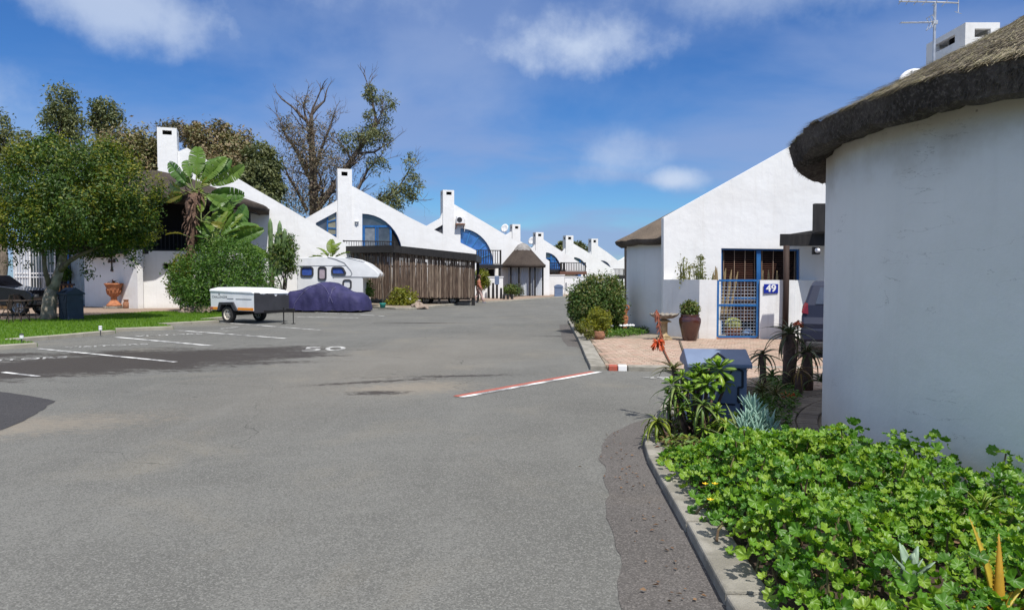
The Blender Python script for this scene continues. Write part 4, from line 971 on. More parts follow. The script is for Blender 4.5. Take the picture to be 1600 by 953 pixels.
M_STEMD = leafmat('dark_stem', [(.02, .016, .012), (.05, .04, .03), (.08, .065, .05)], trans=0, rough=.9)
near_thatch()

# ------------------------------------------------------------------ number 49 courtyard wall with gate
cwl = thing('courtyard_wall', 'white courtyard wall of number 49 with blue mesh gate', 'wall', (5.0, 17.5, 0))
ZT = zat(437, 17.5)
def world_child(o, parent): o.matrix_local = parent.matrix_basis.inverted() @ o.matrix_local; return o
Apt, Bpt, Cpt = (4.02, 18.78), (xat(1093, 17.5), 17.5), (xat(1120.5, 17.4), 17.4)
wall_between('wall', cwl, Apt, Bpt, -.02, ZT, .2, M_WHITE, 1)
wall_between('wall', cwl, (Bpt[0] + .003, Bpt[1]), Cpt, -.02, ZT - .004, .2, M_WHITE, 1)
Dpt, Ept = (xat(1188, 17.35), 17.35), (xat(1242, 17.31), 17.31)
wall_between('wall', cwl, Dpt, Ept, -.02, ZT - .01, .2, M_WHITE, 1)
wall_between('wall', cwl, (Ept[0] + .003, Ept[1]), (Ept[0] + 1.2, 18.78), -.02, ZT - .015, .2, M_WHITE, 1)
b = MB(); b.box(Cpt[0] - 5.0, -.2, -.02, Dpt[0] - 5.0, .3, .075); b.obj('threshold', M_TERRA, cwl)
gx0, gx1, gy = Cpt[0] + .03 - 5.0, Dpt[0] - .03 - 5.0, -.06; gz0, gz1 = .12, ZT - .02
b = MB(); f = .055
for (p, q) in (((gx0, gz0), (gx0, gz1)), ((gx1, gz0), (gx1, gz1))): b.bar((p[0], gy, p[1]), (q[0], gy, q[1]), f, f, up=(0, 1, 0))
zm = zat(477, 17.4)
for z in (gz0, zm, gz1): b.bar((gx0 + f / 2, gy + .002, z), (gx1 - f / 2, gy + .002, z), f * .92, f * .92)
gate = b.obj('gate', mat('gate_blue', (.02, .11, .31), (.03, .14, .36), rough=.4), cwl)
b = MB()
for z in (.35, 1.1): b.box(gx0 - .07, gy - .03, z, gx0 - .02, gy + .03, z + .09)
b.obj('hinge', M_BLUE, gate)
M_MESHW = mat('galvanised_bar', (.36, .42, .50), (.25, .31, .40), rough=.45, metal=.3)
for i in range(1, 12):
    x = gx0 + (gx1 - gx0) * i / 12; q = MB(); q.tube([(x, gy, gz0), (x, gy, gz1)], .0055, 5); q.obj('bar', M_MESHW, gate)
for i in range(1, 17):
    z = gz0 + (gz1 - gz0) * i / 17; q = MB(); q.tube([(gx0, gy + .012, z), (gx1, gy + .012, z)], .0035, 5); q.obj('bar', M_MESHW, gate)
sp_ = at(1204.5, 451, 17.32); sg = thing('number_sign', 'blue house number sign reading 49 on the white wall', 'sign', (sp_.x, sp_.y, sp_.z))
b = MB(); w, h = .352, .225; b.box(-w / 2, -.012, -h / 2, w / 2, .0, h / 2); pl = b.obj('plate', M_SIGNB, sg, bevel=.003)
dg = [text_obj('digits', '49', .245, M_SIGNW, sg, Matrix.Translation((dx, -.0150 - .0006 * j, dz)) @ Matrix.Rotation(PI / 2, 4, 'X'), depth=.0015, bold=0.0) for j, (dx, dz) in enumerate(((-.007, -.003), (.007, -.003), (0, .004), (-.007, .004), (.007, .004)))]
bm = bmesh.new(); [bm.from_mesh(o.data) for o in dg]; bm.to_mesh(dg[0].data); bm.free(); [bpy.data.objects.remove(o) for o in dg[1:]]

# carport beam and post over the parked car
cp = thing('carport', 'black timber carport beam and post beside the number 49 sign', 'carport', (xat(1228, 17.23), 17.23, 0))
px = cp.location.x
q = MB(); q.tube([(0, 0, -.02), (.01, .0, 1.3), (0, 0, zat(383, 16.95))], [.075, .070, .072], 12); q.obj('post', M_BROWNW, cp, smooth=True)
z0, z1 = zat(383, 16.95), zat(364, 16.95)
q = MB(); q.bar((xat(1221, 17.3) - px, .2, (z0 + z1) / 2), (xat(1305, 17.0) - px, -.1, (z0 + z1) / 2 - .01), .12, z1 - z0); q.obj('beam', M_BLACKW, cp, bevel=.006)
q = MB(); q.box(.62, -.35, z1 + .02, 4.6, 1.6, z1 + .075); q.obj('roof_sheet', M_BLACKW, cp)
q = MB(); q.box(xat(1280, 15.6) - px, -1.35, zat(360, 15.6), xat(1300, 15.6) - px, -1.23, zat(316, 15.6)); q.obj('fascia_board', M_BLACKW, cp)
q = MB(); q.box(xat(1277, 16) - px, -1.0, zat(397, 16), xat(1288, 16) - px, -.9, zat(385, 16)); q.obj('lamp', M_BLACKW, cp, bevel=.01)
q = MB(); q.lathe([(.02, .05), (.05, .04), (.06, .0), (.045, -.04), (.0, -.055)], 12); q.obj('lamp_glass', M_SIGNW, cp, loc=(xat(1282, 16) - px, -1.05, zat(391, 16)), smooth=True)

# parked car seen from behind
car = thing('parked_car', 'dark blue hatchback parked tail out behind the round house', 'car', (xat(1252, 13.3) + .82, 13.0, .02), R(-24))
def car_body(root, W, prof, m, name='body', bev=.05):
    """prof: (y, z) outline; lower part full width, cabin tapering inwards"""
    b = MB(); n = len(prof); vs = []
    for s in (-1, 1):
        for (y, z) in prof:
            ins = max(0, z - .92) * .30 + max(0, .35 - z) * .12; vs.append((s * (W / 2 - ins), y, z))
    fs = [(i, (i + 1) % n, (i + 1) % n + n, i + n) for i in range(n)]
    tri = tessellate_polygon([[Vector((p[0], p[1], 0)) for p in prof]])
    for t in tri: fs.append(tuple(t)); fs.append(tuple(i + n for i in reversed(t)))
    b.add(vs, fs); return b.obj(name, m, root, bevel=bev, smooth=False, fix=True)
body = car_body(car, 1.72, [(.10, .28), (.0, .45), (-.02, .70), (.06, .82), (.10, 1.05), (.34, 1.42), (.55, 1.49), (1.6, 1.50), (2.2, 1.40), (2.9, 1.02), (3.55, .92), (3.72, .7), (3.7, .28)], M_CARP)
q = MB(); q.add([(-.62, .095, 1.07), (.62, .095, 1.07), (.54, .315, 1.385), (-.54, .315, 1.385)], [(0, 1, 2, 3)]); q.add([(-.62, .11, 1.07), (.62, .11, 1.07), (.54, .33, 1.385), (-.54, .33, 1.385)], [(3, 2, 1, 0)]); q.obj('rear_window', M_GLASS, car)
q = MB(); q.box(-.875, -.04, .36, .875, .35, .62); q.obj('bumper', M_CARP, car, bevel=.05)
q = MB(); q.box(-.78, -.05, .24, .78, .25, .37); q.obj('bumper_skirt', M_DGREY, car, bevel=.03)
for s in (-1, 1):
    q = MB(); q.add([(s * .74, .05, .88), (s * .855, .10, .90), (s * .845, .24, 1.02), (s * .80, .155, 1.10), (s * .75, .10, 1.08)], [(0, 1, 2, 3, 4) if s > 0 else (4, 3, 2, 1, 0)])
    q.add([(s * .74, .03, .88), (s * .86, .07, .90), (s * .85, .22, 1.02), (s * .81, .13, 1.10), (s * .75, .075, 1.08)], [(0, 1, 2, 3, 4), (4, 3, 2, 1, 0)]); q.obj('tail_light', mat('tail_lamp', (.26, .02, .018), (.18, .015, .015), rough=.15, coat=.8), car)
for sx in (-1, 1):
    q = MB(); L4 = [(sx * .85, .5, .98), (sx * .85, 1.5, 1.0), (sx * .72, 1.45, 1.40), (sx * .73, .75, 1.38)]
    q.add(L4, [(0, 1, 2, 3) if sx > 0 else (3, 2, 1, 0)]); q.obj('side_window', M_GLASS, car)
q = MB(); q.box(-.26, -.035, .655, .26, -.022, .775); pl = q.obj('number_plate', M_SIGNW, car)
text_obj('plate_text', 'CAW 505', .105, M_DARK, pl, Matrix.Translation((0, -.037, .715)) @ Matrix.Rotation(PI / 2, 4, 'X'), depth=.001, bold=.002)
q = MB(); q.tube([(.085 * math.cos(2 * PI * k / 24), .055, .97 + .055 * math.sin(2 * PI * k / 24)) for k in range(25)], .009, 6)
for (a, c) in (((-.045, .935), (-.015, 1.005)), ((.015, .935), (.045, 1.005)), ((-.032, .965), (.032, .975))): q.bar((a[0], .055, a[1]), (c[0], .055, c[1]), .014, .014, up=(0, 1, 0))
q.obj('badge', M_ALUM, car)
def wheel(root, loc, r, w, axis='X', rim=M_ALLOY, name='wheel', holes=5, rz=0.0):
    o = link(name, None, root, loc, rz); m = Matrix.Rotation(PI / 2, 4, 'Y') if axis == 'X' else Matrix.Rotation(PI / 2, 4, 'X')
    t = MB(); t.lathe([(r * .62, -w / 2), (r * .92, -w / 2), (r, -w * .36), (r, w * .36), (r * .92, w / 2), (r * .62, w / 2), (r * .62, -w / 2)], 32)
    for v in range(len(t.v)): t.v[v] = tuple(m @ Vector(t.v[v]))
    t.obj('tyre', M_RUBBER, o, smooth=False, fix=True, bevel=.01)
    t = MB(); t.lathe([(r * .63, -w * .46), (r * .55, -w * .40), (r * .5, -w * .22), (r * .2, -w * .28), (.01, -w * .30), (.01, w * .30), (r * .2, w * .28), (r * .5, w * .22), (r * .55, w * .40), (r * .63, w * .46)], 32)
    for v in range(len(t.v)): t.v[v] = tuple(m @ Vector(t.v[v]))
    t.obj('rim', rim, o, smooth=False, fix=True)
    t = MB()
    for k in range(holes):
        a = 2 * PI * k / holes
        for s in (-1, 1): t.lathe([(.001, s * w * .262), (r * .095, s * w * .262), (r * .095, s * w * .30), (.001, s * w * .30)], 8, c=(r * .36 * math.cos(a), r * .36 * math.sin(a), 0))
    for v in range(len(t.v)): t.v[v] = tuple(m @ Vector(t.v[v]))
    t.obj('rim_hole', M_DARK, o)
    return o
for (x, y) in ((-.78, .75), (.78, .75), (-.78, 3.0), (.78, 3.0)): wheel(car, (x, y, .30), .30, .19)

# ------------------------------------------------------------------ roof things of the right-hand houses
def aerial():
    p = at(1459, 95, 17.8); t = thing('television_aerial', 'television aerial on a mast before the white chimney', 'aerial', (p.x, p.y, p.z - 2.2))
    zt = at(1461, 4, 17.8).z - p.z + 2.2; zs = at(1461, 36, 17.8).z - p.z + 2.2
    q = MB(); q.tube([(0, 0, 0), (0, 0, zt)], .034, 8); q.obj('mast', M_ALUM, t)
    q = MB(); q.tube([(-.85, .1, zt + .06), (.1, 0, zt), (.55, -.05, zt - .04)], .018, 6)
    for x in (-.8, -.62, -.42, -.2, .05, .3): q.tube([(x - .12, -.42, zt + .05 - .05 * x), (x + .12, .42, zt + .07 - .05 * x)], .009, 5)
    q.tube([(.55, -.05, zt + .3), (.55, -.05, zt - .26)], .014, 5); q.tube([(.25, -.4, zt - .38), (.85, .3, zt - .17)], .008, 5); q.obj('vhf_array', M_ALUM, t)
    q = MB(); q.tube([(-.85, 0, zs), (.03, 0, zs + .02)], .013, 6)
    for k in range(16): x = -.84 + k * .046; q.tube([(x, -.07, zs), (x, .07, zs)], .006, 4)
    for s in (-1, 1):
        for y in (-.12, 0, .12): q.tube([(-.06, y, zs + .01), (-.13, y, zs + .15 * s)], .009, 4)
    q.tube([(-.13, -.15, zs + .15), (-.13, .15, zs + .15)], .008, 4); q.tube([(-.13, -.15, zs - .15), (-.13, .15, zs - .15)], .008, 4); q.obj('uhf_array', M_ALUM, t)
    q = MB(); q.box(-.05, -.04, zs - .04, .06, .04, zs + .05); q.obj('clamp', M_ALUM, t)
aerial()
def dish(px, py, Y, r, label, face, mount):
    p = at(px, py, Y); t = thing('satellite_dish', label, 'dish', (p.x, p.y, p.z), 0, None)
    q = MB(); pr = [(0.001, 0.0), (r * .4, r * .03), (r * .75, r * .11), (r, r * .2), (r, r * .22), (r * .7, r * .13), (r * .3, r * .05), (.001, .02 * r)]
    q.lathe(pr, 28); m = Vector(face).normalized().to_track_quat('Z', 'Y').to_matrix().to_4x4(); q.v = [tuple(m @ Vector(v)) for v in q.v]; q.obj('reflector', M_SIGNW, t, smooth=True, fix=True)
    q = MB(); f = m @ Vector((0, 0, r * .95)); q.tube([m @ Vector((0, -r * .95, r * .2)), f], r * .03, 5); q.tube([f, f * 1.08], r * .09, 8); q.obj('feed_arm', M_ALUM, t)
    q = MB(); q.tube([m @ Vector((0, 0, -.02)), m @ Vector((0, 0, -r * .25)), Vector(mount)], r * .06, 6); q.obj('bracket', M_ALUM, t); return t
dish(1426, 124, 15.5, .25, 'white satellite dish just peeking over the near thatch', (-.5, -.7, .5), (.1, .2, -1.6))
dish(789, 357, 69.5, .42, 'white satellite dish on the roof beside the chimney of the porch house', (-.5, -.8, .3), (.2, .1, -1.2))
dish(831, 376.5, 77, .42, 'white satellite dish left of the chimney above the two-part balcony', (-.6, -.75, .3), (.2, .1, -1.2))
def ac():
    u, z = h3.uv(712, 352); p = h3.p + h3.ux * u; t = thing('air_conditioner', 'white air conditioner outdoor unit on a rusty bracket left above the fan window', 'air conditioner', (p.x, p.y, z), h3.a)
    q = MB(); q.box(.0, -.42, .12, .62, -.10, .68); q.obj('casing', M_SIGNW, t, bevel=.02)
    q = MB(); q.tube([(.22 + .2 * math.cos(2 * PI * k / 24), -.425, .40 + .2 * math.sin(2 * PI * k / 24)) for k in range(25)], .014, 5); q.lathe([(.001, 0), (.19, 0)], 20); 
    for v in range(len(q.v) - 40, len(q.v)): x, y, zz = q.v[v]; q.v[v] = (.22 + x, -.424, .40 + y)
    for k in range(5): q.tube([(.22 - .18, -.43, .28 + k * .06), (.22 + .18, -.43, .28 + k * .06)], .006, 4)
    q.obj('fan_grille', M_DGREY, t)
    q = MB(); q.box(-.05, -.45, .04, .68, -.001, .11); q.bar((.0, -.4, .03), (.0, -.02, -.30), .05, .05); q.bar((.62, -.4, .03), (.62, -.02, -.30), .05, .05); q.obj('bracket', M_TERRA2, t)
    q = MB(); q.tube([(.75, -.03, .5), (.78, -.03, -.1), (.70, -.03, -.5)], .02, 5); q.obj('pipe', M_SIGNW, t)
ac()

# ------------------------------------------------------------------ pole-clad carport across the road
def pole_carport():
    Y = 39.6; xl, xr = xat(617, Y), xat(742, Y); zl, zr = zat(383.5, Y), zat(397, Y)
    t = thing('pole_carport', 'dark carport clad in upright bark poles with flat sloping black roof edge', 'carport', (xl, Y, 0)); W = xr - xl; D = 6.0
    BL = Vector((xat(540, 42.6) - xl, 42.6 - Y, 0)); zbl = zat(385, 42.6); zb = .46
    q = MB(); th = .55
    def sl(x): return zl + (zr - zl) * x / W
    # roof slab: front edge, left return, sloping to the right
    P = [(0, -.25), (W + .1, -.25), (W + .1, D), (BL.x - .3, D), (BL.x - .12, BL.y - .12)]
    P = [(x, y, (sl(x) if x >= 0 else zl + (zbl - zl) * x / BL.x)) for x, y in P]
    n = len(P); vs = [(x, y, z) for x, y, z in P] + [(x, y, z - .40) for x, y, z in P]
    q.add(vs, [tuple(range(n)), tuple(range(2 * n - 1, n - 1, -1))] + [(i, i + n, (i + 1) % n + n, (i + 1) % n) for i in range(n)]); q.obj('roof', M_BLACKW, t, fix=True)
    rg = random.Random(8)
    def poles(A, B, za, zb_, n, top0, top1):
        for i in range(n):
            f = (i + .5 + rg.uniform(-.25, .25)) / n; p = Vector(A).lerp(Vector(B), f); zt = top0 + (top1 - top0) * f - .42
            if rg.random() < .34: zt -= rg.uniform(.05, .6)
            r = rg.uniform(.018, .034) * (1.15 if n < 100 else 1); lean = rg.uniform(-.03, .03); off = rg.uniform(-.03, .03)
            q = MB(); q.tube([(p.x, p.y + off, za + rg.uniform(-.06, .05)), (p.x + lean * .5, p.y + off, (za + zt) / 2), (p.x + lean, p.y + off, zt)], [r * 1.1, r, r * .85], 6, cap=False)
            q.obj('pole', M_STICK if rg.random() < .62 else M_STICK2, t, smooth=True)
    poles((.02, 0, 0), (W - .02, 0, 0), zb, 0, 205, sl(0), sl(W))
    poles((BL.x, BL.y, 0), (-.03, .02, 0), zb - .1, 0, 70, zbl, zl)
    for (x, y, w) in ((0, .12, .16), (W - .1, .12, .2), (W * .55, .12, .13), (BL.x, BL.y + .1, .16), (W - .1, D - .3, .16), (BL.x + .2, D - .3, .16)):
        q = MB(); q.box(x - w / 2, y - w / 2, -.02, x + w / 2, y + w / 2, sl(max(x, 0)) - .41); q.obj('corner_post', M_BLACKW, t)
    for z in (1.15, 2.2):
        q = MB(); q.bar((.1, .07, z), (W - .1, .07, z), .07, .09); q.bar((BL.x, BL.y + .07, z), (-.05, .1, z), .07, .09); q.obj('rail', M_BLACKW, t)
pole_carport()
# car parked inside it: only wheels and sill show below the poles
ic = thing('parked_car', 'dark car inside the pole carport with only wheels and sills showing', 'car', (xat(668, 41.4), 41.4, 0), R(1))
car_body(ic, 1.7, [(0, .3), (-.1, .6), (0, .9), (1.0, 1.0), (1.6, 1.42), (2.9, 1.45), (3.4, 1.0), (3.5, .6), (3.4, .3)], M_CARB).rotation_euler = (0, 0, -PI / 2)
for x, y in ((.0, -.78), (1.55, -.78), (0, .7), (1.55, .7)): wheel(ic, (x, y, .29), .29, .19, axis='Y')
ic.children[0].location = (-.85, 0, 0)

# ------------------------------------------------------------------ camper, covered car, trailer
cmp = Facade('camper', 'white demountable camper body with blue covered windows beside the pole carport', 'camper', 464, 35.6, 3)
prof = [(465.5, 459), (464, 452), (464, 411), (466, 404), (471, 402.3), (512, 401.2), (540, 402), (556, 404.5), (573, 411.5), (586, 421.5), (592, 428), (592.3, 431.5), (589, 434.5), (523, 434), (521, 436), (566.5, 436), (566.5, 461), (466, 461)]
prof = [(465.5, 461), (464, 455), (464, 411), (466, 404.5), (471, 402.3), (512, 401.2), (540, 402), (556, 404.5), (573, 411.5), (586, 421.5), (592, 428), (592.3, 431.5), (589, 434.5), (567, 434.3), (566.5, 461)]
b = MB(); b.prism(cmp.P(prof), [], 0, 2.05); b.obj('shell', M_WPAINT, cmp.root, bevel=.05)
M_TRIM = mat('grey_seam_trim', (.22, .23, .25), rough=.5); M_LOWER = mat('lower_panel', (.66, .67, .68), rough=.4)
def seam(L, w=.025, name='trim', m=M_TRIM):
    P = cmp.P(L); q = MB()
    for i, (p, r) in enumerate(zip(P[:-1], P[1:])): q.bar((p[0], -.006 - .001 * (i % 3), p[1]), (r[0], -.006 - .001 * (i % 3), r[1]), .014, w, up=(-(r[1] - p[1]), 0, r[0] - p[0]))
    q.obj(name, m, cmp.root)
seam([(465, 415.5), (541, 415)]); seam([(512, 402), (525, 405.5), (538, 411), (548, 423), (550, 428), (548, 431.5), (522, 432)], .04); seam([(540, 402), (570, 409.5)], .02)
q = MB(); q.prism(cmp.P([(521.5, 460.5), (521.5, 433), (566, 433), (566, 460.5)]), [], -.012, -.001); q.obj('lower_panel', M_LOWER, cmp.root)
q = MB(); q.prism(cmp.P([(520, 434), (520, 431.7), (589, 432.6), (590, 434)]), [], -.02, -.001); q.obj('overhang_lip', M_TRIM, cmp.root)
M_BLUEC = mat('blue_window_cover', (.035, .07, .29), (.05, .10, .36), rough=.35, scale=8); M_PINKC = mat('pink_curtain', (.42, .36, .40), (.36, .30, .34), rough=.6, scale=8)
def rr(x0, y0, x1, y1, c=2.2): return [(x0 + c, y1), (x0, y1 - c), (x0, y0 + c), (x0 + c, y0), (x1 - c, y0), (x1, y0 + c), (x1, y1 - c), (x1 - c, y1)]
for pl, gl in ((rr(471, 417.7, 489, 431.2), M_BLUEC), (rr(498, 417.5, 509.3, 436.5), M_PINKC), ([(521, 428.5), (519, 426.5), (519, 420), (521, 417.8), (533, 417.8), (536, 419), (540, 426.5), (538.5, 428.5)], M_BLUEC), (rr(536.5, 437.6, 548.6, 450.6), M_GLASS)):
    cmp.window(pl, [], None, frame=M_DGREY, glass=gl, fw=.075, dy=-.03)
for (x, y) in ((.15, .2), (3.1, .2), (.15, 1.8), (3.1, 1.8)):
    q = MB(); q.tube([(x, y, -.02), (x, y, .9)], .05, 8); q.lathe([(.001, 0), (.12, 0), (.12, .03), (.001, .03)], 10, c=(x, y, 0)); q.obj('jack_leg', M_ALUM, cmp.root)
q = MB(); q.box(.3, .5, .0, 3.0, 1.6, .62); q.obj('underframe', M_DARK, cmp.root)

def covered_car():
    p = gp(505, 488.5); t = thing('covered_car', 'car under a navy blue fitted cover tied down with straps', 'covered car', (p.x, p.y + .9, 0), R(-10))
    L = 3.7; st = 44; nv = 26; top = [(-2.02, .30), (-2.0, .85), (-1.9, 1.0), (-1.3, 1.08), (-.85, 1.24), (-.35, 1.40), (.1, 1.42), (.5, 1.36), (.95, 1.10), (1.15, 1.00), (1.7, .90), (1.95, .78), (2.08, .58), (2.12, .28)]
    xs = np.linspace(-2.05, 2.12, st); KX = .90; tz = np.interp(xs, [q[0] for q in top], [q[1] for q in top]); b = MB(); vs = []
    for i, x in enumerate(xs):
        e = min(1, max(0, (2.12 - abs(x - .03)) / .5)); w = .86 * (.70 + .30 * e ** .5); h = tz[i]; cab = max(0, (h - 1.0) / .42)
        for k in range(nv + 1):
            a = PI * k / nv; ca, sa = math.cos(a), math.sin(a)
            y = w * math.copysign(abs(ca) ** .45, ca) * (1 - .26 * cab * sa ** 2); z = .10 + (h - .10) * sa ** .55
            fold = .045 * math.sin(x * 9 + 3 * noise.noise(Vector((x, z * 2, 0)))) * (1 - sa) + .075 * noise.noise(Vector((x * 2.6, y * 2.6, z * 3.4))) + .03 * noise.noise(Vector((x * 7, y * 6, z * 4)))
            y += math.copysign(fold, y) if abs(ca) > .2 else 0; z += fold * .5 * sa
            if k in (0, nv): z = .09 + .06 * noise.noise(Vector((x * 2.2, y, 9)))
            vs.append((x * KX, y * .95, z * .97))
    n = nv + 1; fs = [(i * n + k, (i + 1) * n + k, (i + 1) * n + k + 1, i * n + k + 1) for i in range(st - 1) for k in range(nv)]
    fs += [tuple(range(n)), tuple((st - 1) * n + k for k in range(n - 1, -1, -1))]
    b.add(vs, fs); o = b.obj('cover', M_NAVY, t, smooth=True, fix=True)
    def skin(i, k): return Vector(vs[int(i) * n + int(k)])
    q = MB(); M_STR = mat('strap', (.12, .115, .22), rough=.6)
    for path in ([(6, 26), (9, 23), (12, 20), (15, 17)], [(20, 17), (24, 21), (28, 25)], [(28, 17), (27, 21), (26, 25)], [(4, 16), (12, 19), (20, 17)]):
        pts = []
        for (i0, k0), (i1, k1) in zip(path[:-1], path[1:]):
            for f in (0, .34, .67): pts.append(skin(round(i0 + (i1 - i0) * f), round(k0 + (k1 - k0) * f)) + Vector((0, -.02, .008)))
        pts.append(skin(*path[-1]) + Vector((0, -.02, .0))); q.tube(pts, .011, 5)
    q.obj('strap', M_STR, t)
    for x, y in ((-1.2, -.68), (1.1, -.68), (-1.2, .68), (1.1, .68)): wheel(t, (x, y * 1.02, .29), .29, .18, axis='Y', rim=M_RIM)
covered_car()

def trailer():
    w1 = gp(360, 504.5); a = R(-30); ux = Vector((math.cos(a), math.sin(a), 0)); uy = Vector((-math.sin(a), math.cos(a), 0)); o = w1 + uy * .66
    t = thing('luggage_trailer', 'small white luggage trailer with dark grey nose sheet and orange stripe', 'trailer', (o.x, o.y, 0), a)
    x0, x1, hw, zf, zl = -.93, 1.32, .74, .44, 1.08
    b = MB(); P = [(x0, zf), (x0 - .02, zf + .1), (x0 - .02, zl), (x1, zl - .03), (x1 + .03, zf - .02)]
    P = [(x0, zf), (-.46, zf), (-.36, .70), (.26, .72), (.44, zf), (x1, zf), (x1 + .02, zl - .03), (x0 - .03, zl)]
    b.prism(P, [], -hw, hw); b.obj('box', M_WPAINT, t, bevel=.02)
    b = MB(); b.box(-.5, -hw + .24, zf - .01, .45, hw - .24, .98); b.obj('wheel_arch', M_DARK, t)
    l = MB(); c = .10; zt = zl + .16
    bot = [(x0 - .06, -hw - .03, zl + .004), (x1 + .06, -hw - .03, zl - .05), (x1 + .06, hw + .03, zl - .05), (x0 - .06, hw + .03, zl + .004)]
    mid = [(x0 - .04, -hw - .015, zl + .09), (x1 - .10, -hw - .015, zl + .05), (x1 - .10, hw + .015, zl + .05), (x0 - .04, hw + .015, zl + .09)]
    up = [(x0 + .12, -hw + .22, zt), (x1 - .55, -hw + .22, zt - .02), (x1 - .55, hw - .22, zt - .02), (x0 + .12, hw - .22, zt)]
    l.add(bot + mid + up, [(3, 2, 1, 0), (8, 9, 10, 11)] + [(i + k, (i + 1) % 4 + k, (i + 1) % 4 + 4 + k, i + 4 + k) for k in (0, 4) for i in range(4)]); l.obj('lid', M_WPAINT, t, bevel=.03)
    # nose: torn dark sheet over the front wall
    rg = random.Random(5); q = MB(); n = 22; X = x1 + .045
    tops = []
    for i in range(n + 1):
        y = -hw - .01 + (2 * hw + .02) * i / n; f = i / n
        z = zl - .01 - f * .10 + rg.uniform(-.012, .012)
        if .16 < f < .30: z -= .045
        if .55 < f < .66: z -= .07
        tops.append((y, z))
    outer = [(-hw - .01, zf - .06), (hw + .01, zf - .06)] + tops[::-1]
    tri = MB(); tri.prism(outer, [], 0, .03); vs = [(X - v[1], v[0], v[2]) for v in tri.v]; q.add(vs, tri.f); q.obj('nose_sheet', M_DGREY, t, fix=True)
    for (xa, xb, m, nm) in ((x0 - .01, x0 + .12, M_RED, 'red_marker'), (x0 + .13, -.50, M_ORANGE, 'stripe'), (.50, x1 - .03, M_ORANGE, 'stripe')):
        q = MB(); q.box(xa, -hw - .012, zf + .02, xb, -hw - .001, zf + .11); q.obj(nm, m, t)
    q = MB(); q.box(-.05, -hw - .008, .845, .28, -hw - .001, .858); q.box(.4, -hw - .008, .835, 1.2, -hw - .001, .85); q.obj('scratch', M_DGREY, t)
    text_obj('lettering', 'CHALLENGER', .115, M_DGREY, t, Matrix.Translation((-.45, -hw - .002, .90)) @ Matrix.Rotation(PI / 2, 4, 'X'), depth=.002, spacing=1.15)
    q = MB(); q.add([(-.5, -hw - .004, .975), (-.44, -hw - .004, .975), (-.44, -hw - .004, 1.02), (-.47, -hw - .004, 1.04), (-.5, -hw - .004, 1.02)], [(0, 1, 2, 3, 4)]); q.obj('emblem', M_DGREY, t)
    q = MB(); q.prism([(-.52, .44), (-.42, .72), (.30, .74), (.52, .44), (.36, .44), (.20, .65), (-.30, .64), (-.40, .44)], [], -hw - .06, -hw + .14)
    q.prism([(-.52, .44), (-.42, .72), (.30, .74), (.52, .44), (.36, .44), (.20, .65), (-.30, .64), (-.40, .44)], [], hw - .14, hw + .06); q.obj('mudguard', M_DGREY, t)
    for s in (-1, 1): wheel(t, (-.06, s * (hw - .08), .295), .295, .19, axis='Y', rim=M_RIM, holes=6)
    q = MB(); q.tube([(-.06, -hw + .05, .295), (-.06, hw - .05, .295)], .035, 8); q.box(x0, -.5, .36, x1, -.42, zf - .005); q.box(x0, .42, .36, x1, .5, zf - .005)
    q.bar((x1 - .3, -.46, .40), (2.25, 0, .44), .06, .08); q.bar((x1 - .3, .46, .40), (2.25, .0, .44), .058, .078); q.obj('chassis', M_DARK, t)
    q = MB(); q.box(2.1, -.06, .40, 2.42, .06, .53); q.obj('coupling', M_DARK, t, bevel=.02)
    q = MB(); q.tube([(2.02, -.09, .56), (2.02, -.09, .02)], .02, 8); q.tube([(2.3, .08, .50), (2.3, .08, .02)], .016, 8); q.lathe([(.001, 0), (.08, 0), (.08, .02), (.001, .02)], 12, c=(2.02, -.09, 0)); q.lathe([(.001, 0), (.07, 0), (.07, .02), (.001, .02)], 12, c=(2.3, .08, 0)); q.obj('jockey_stand', M_DARK, t)
trailer()

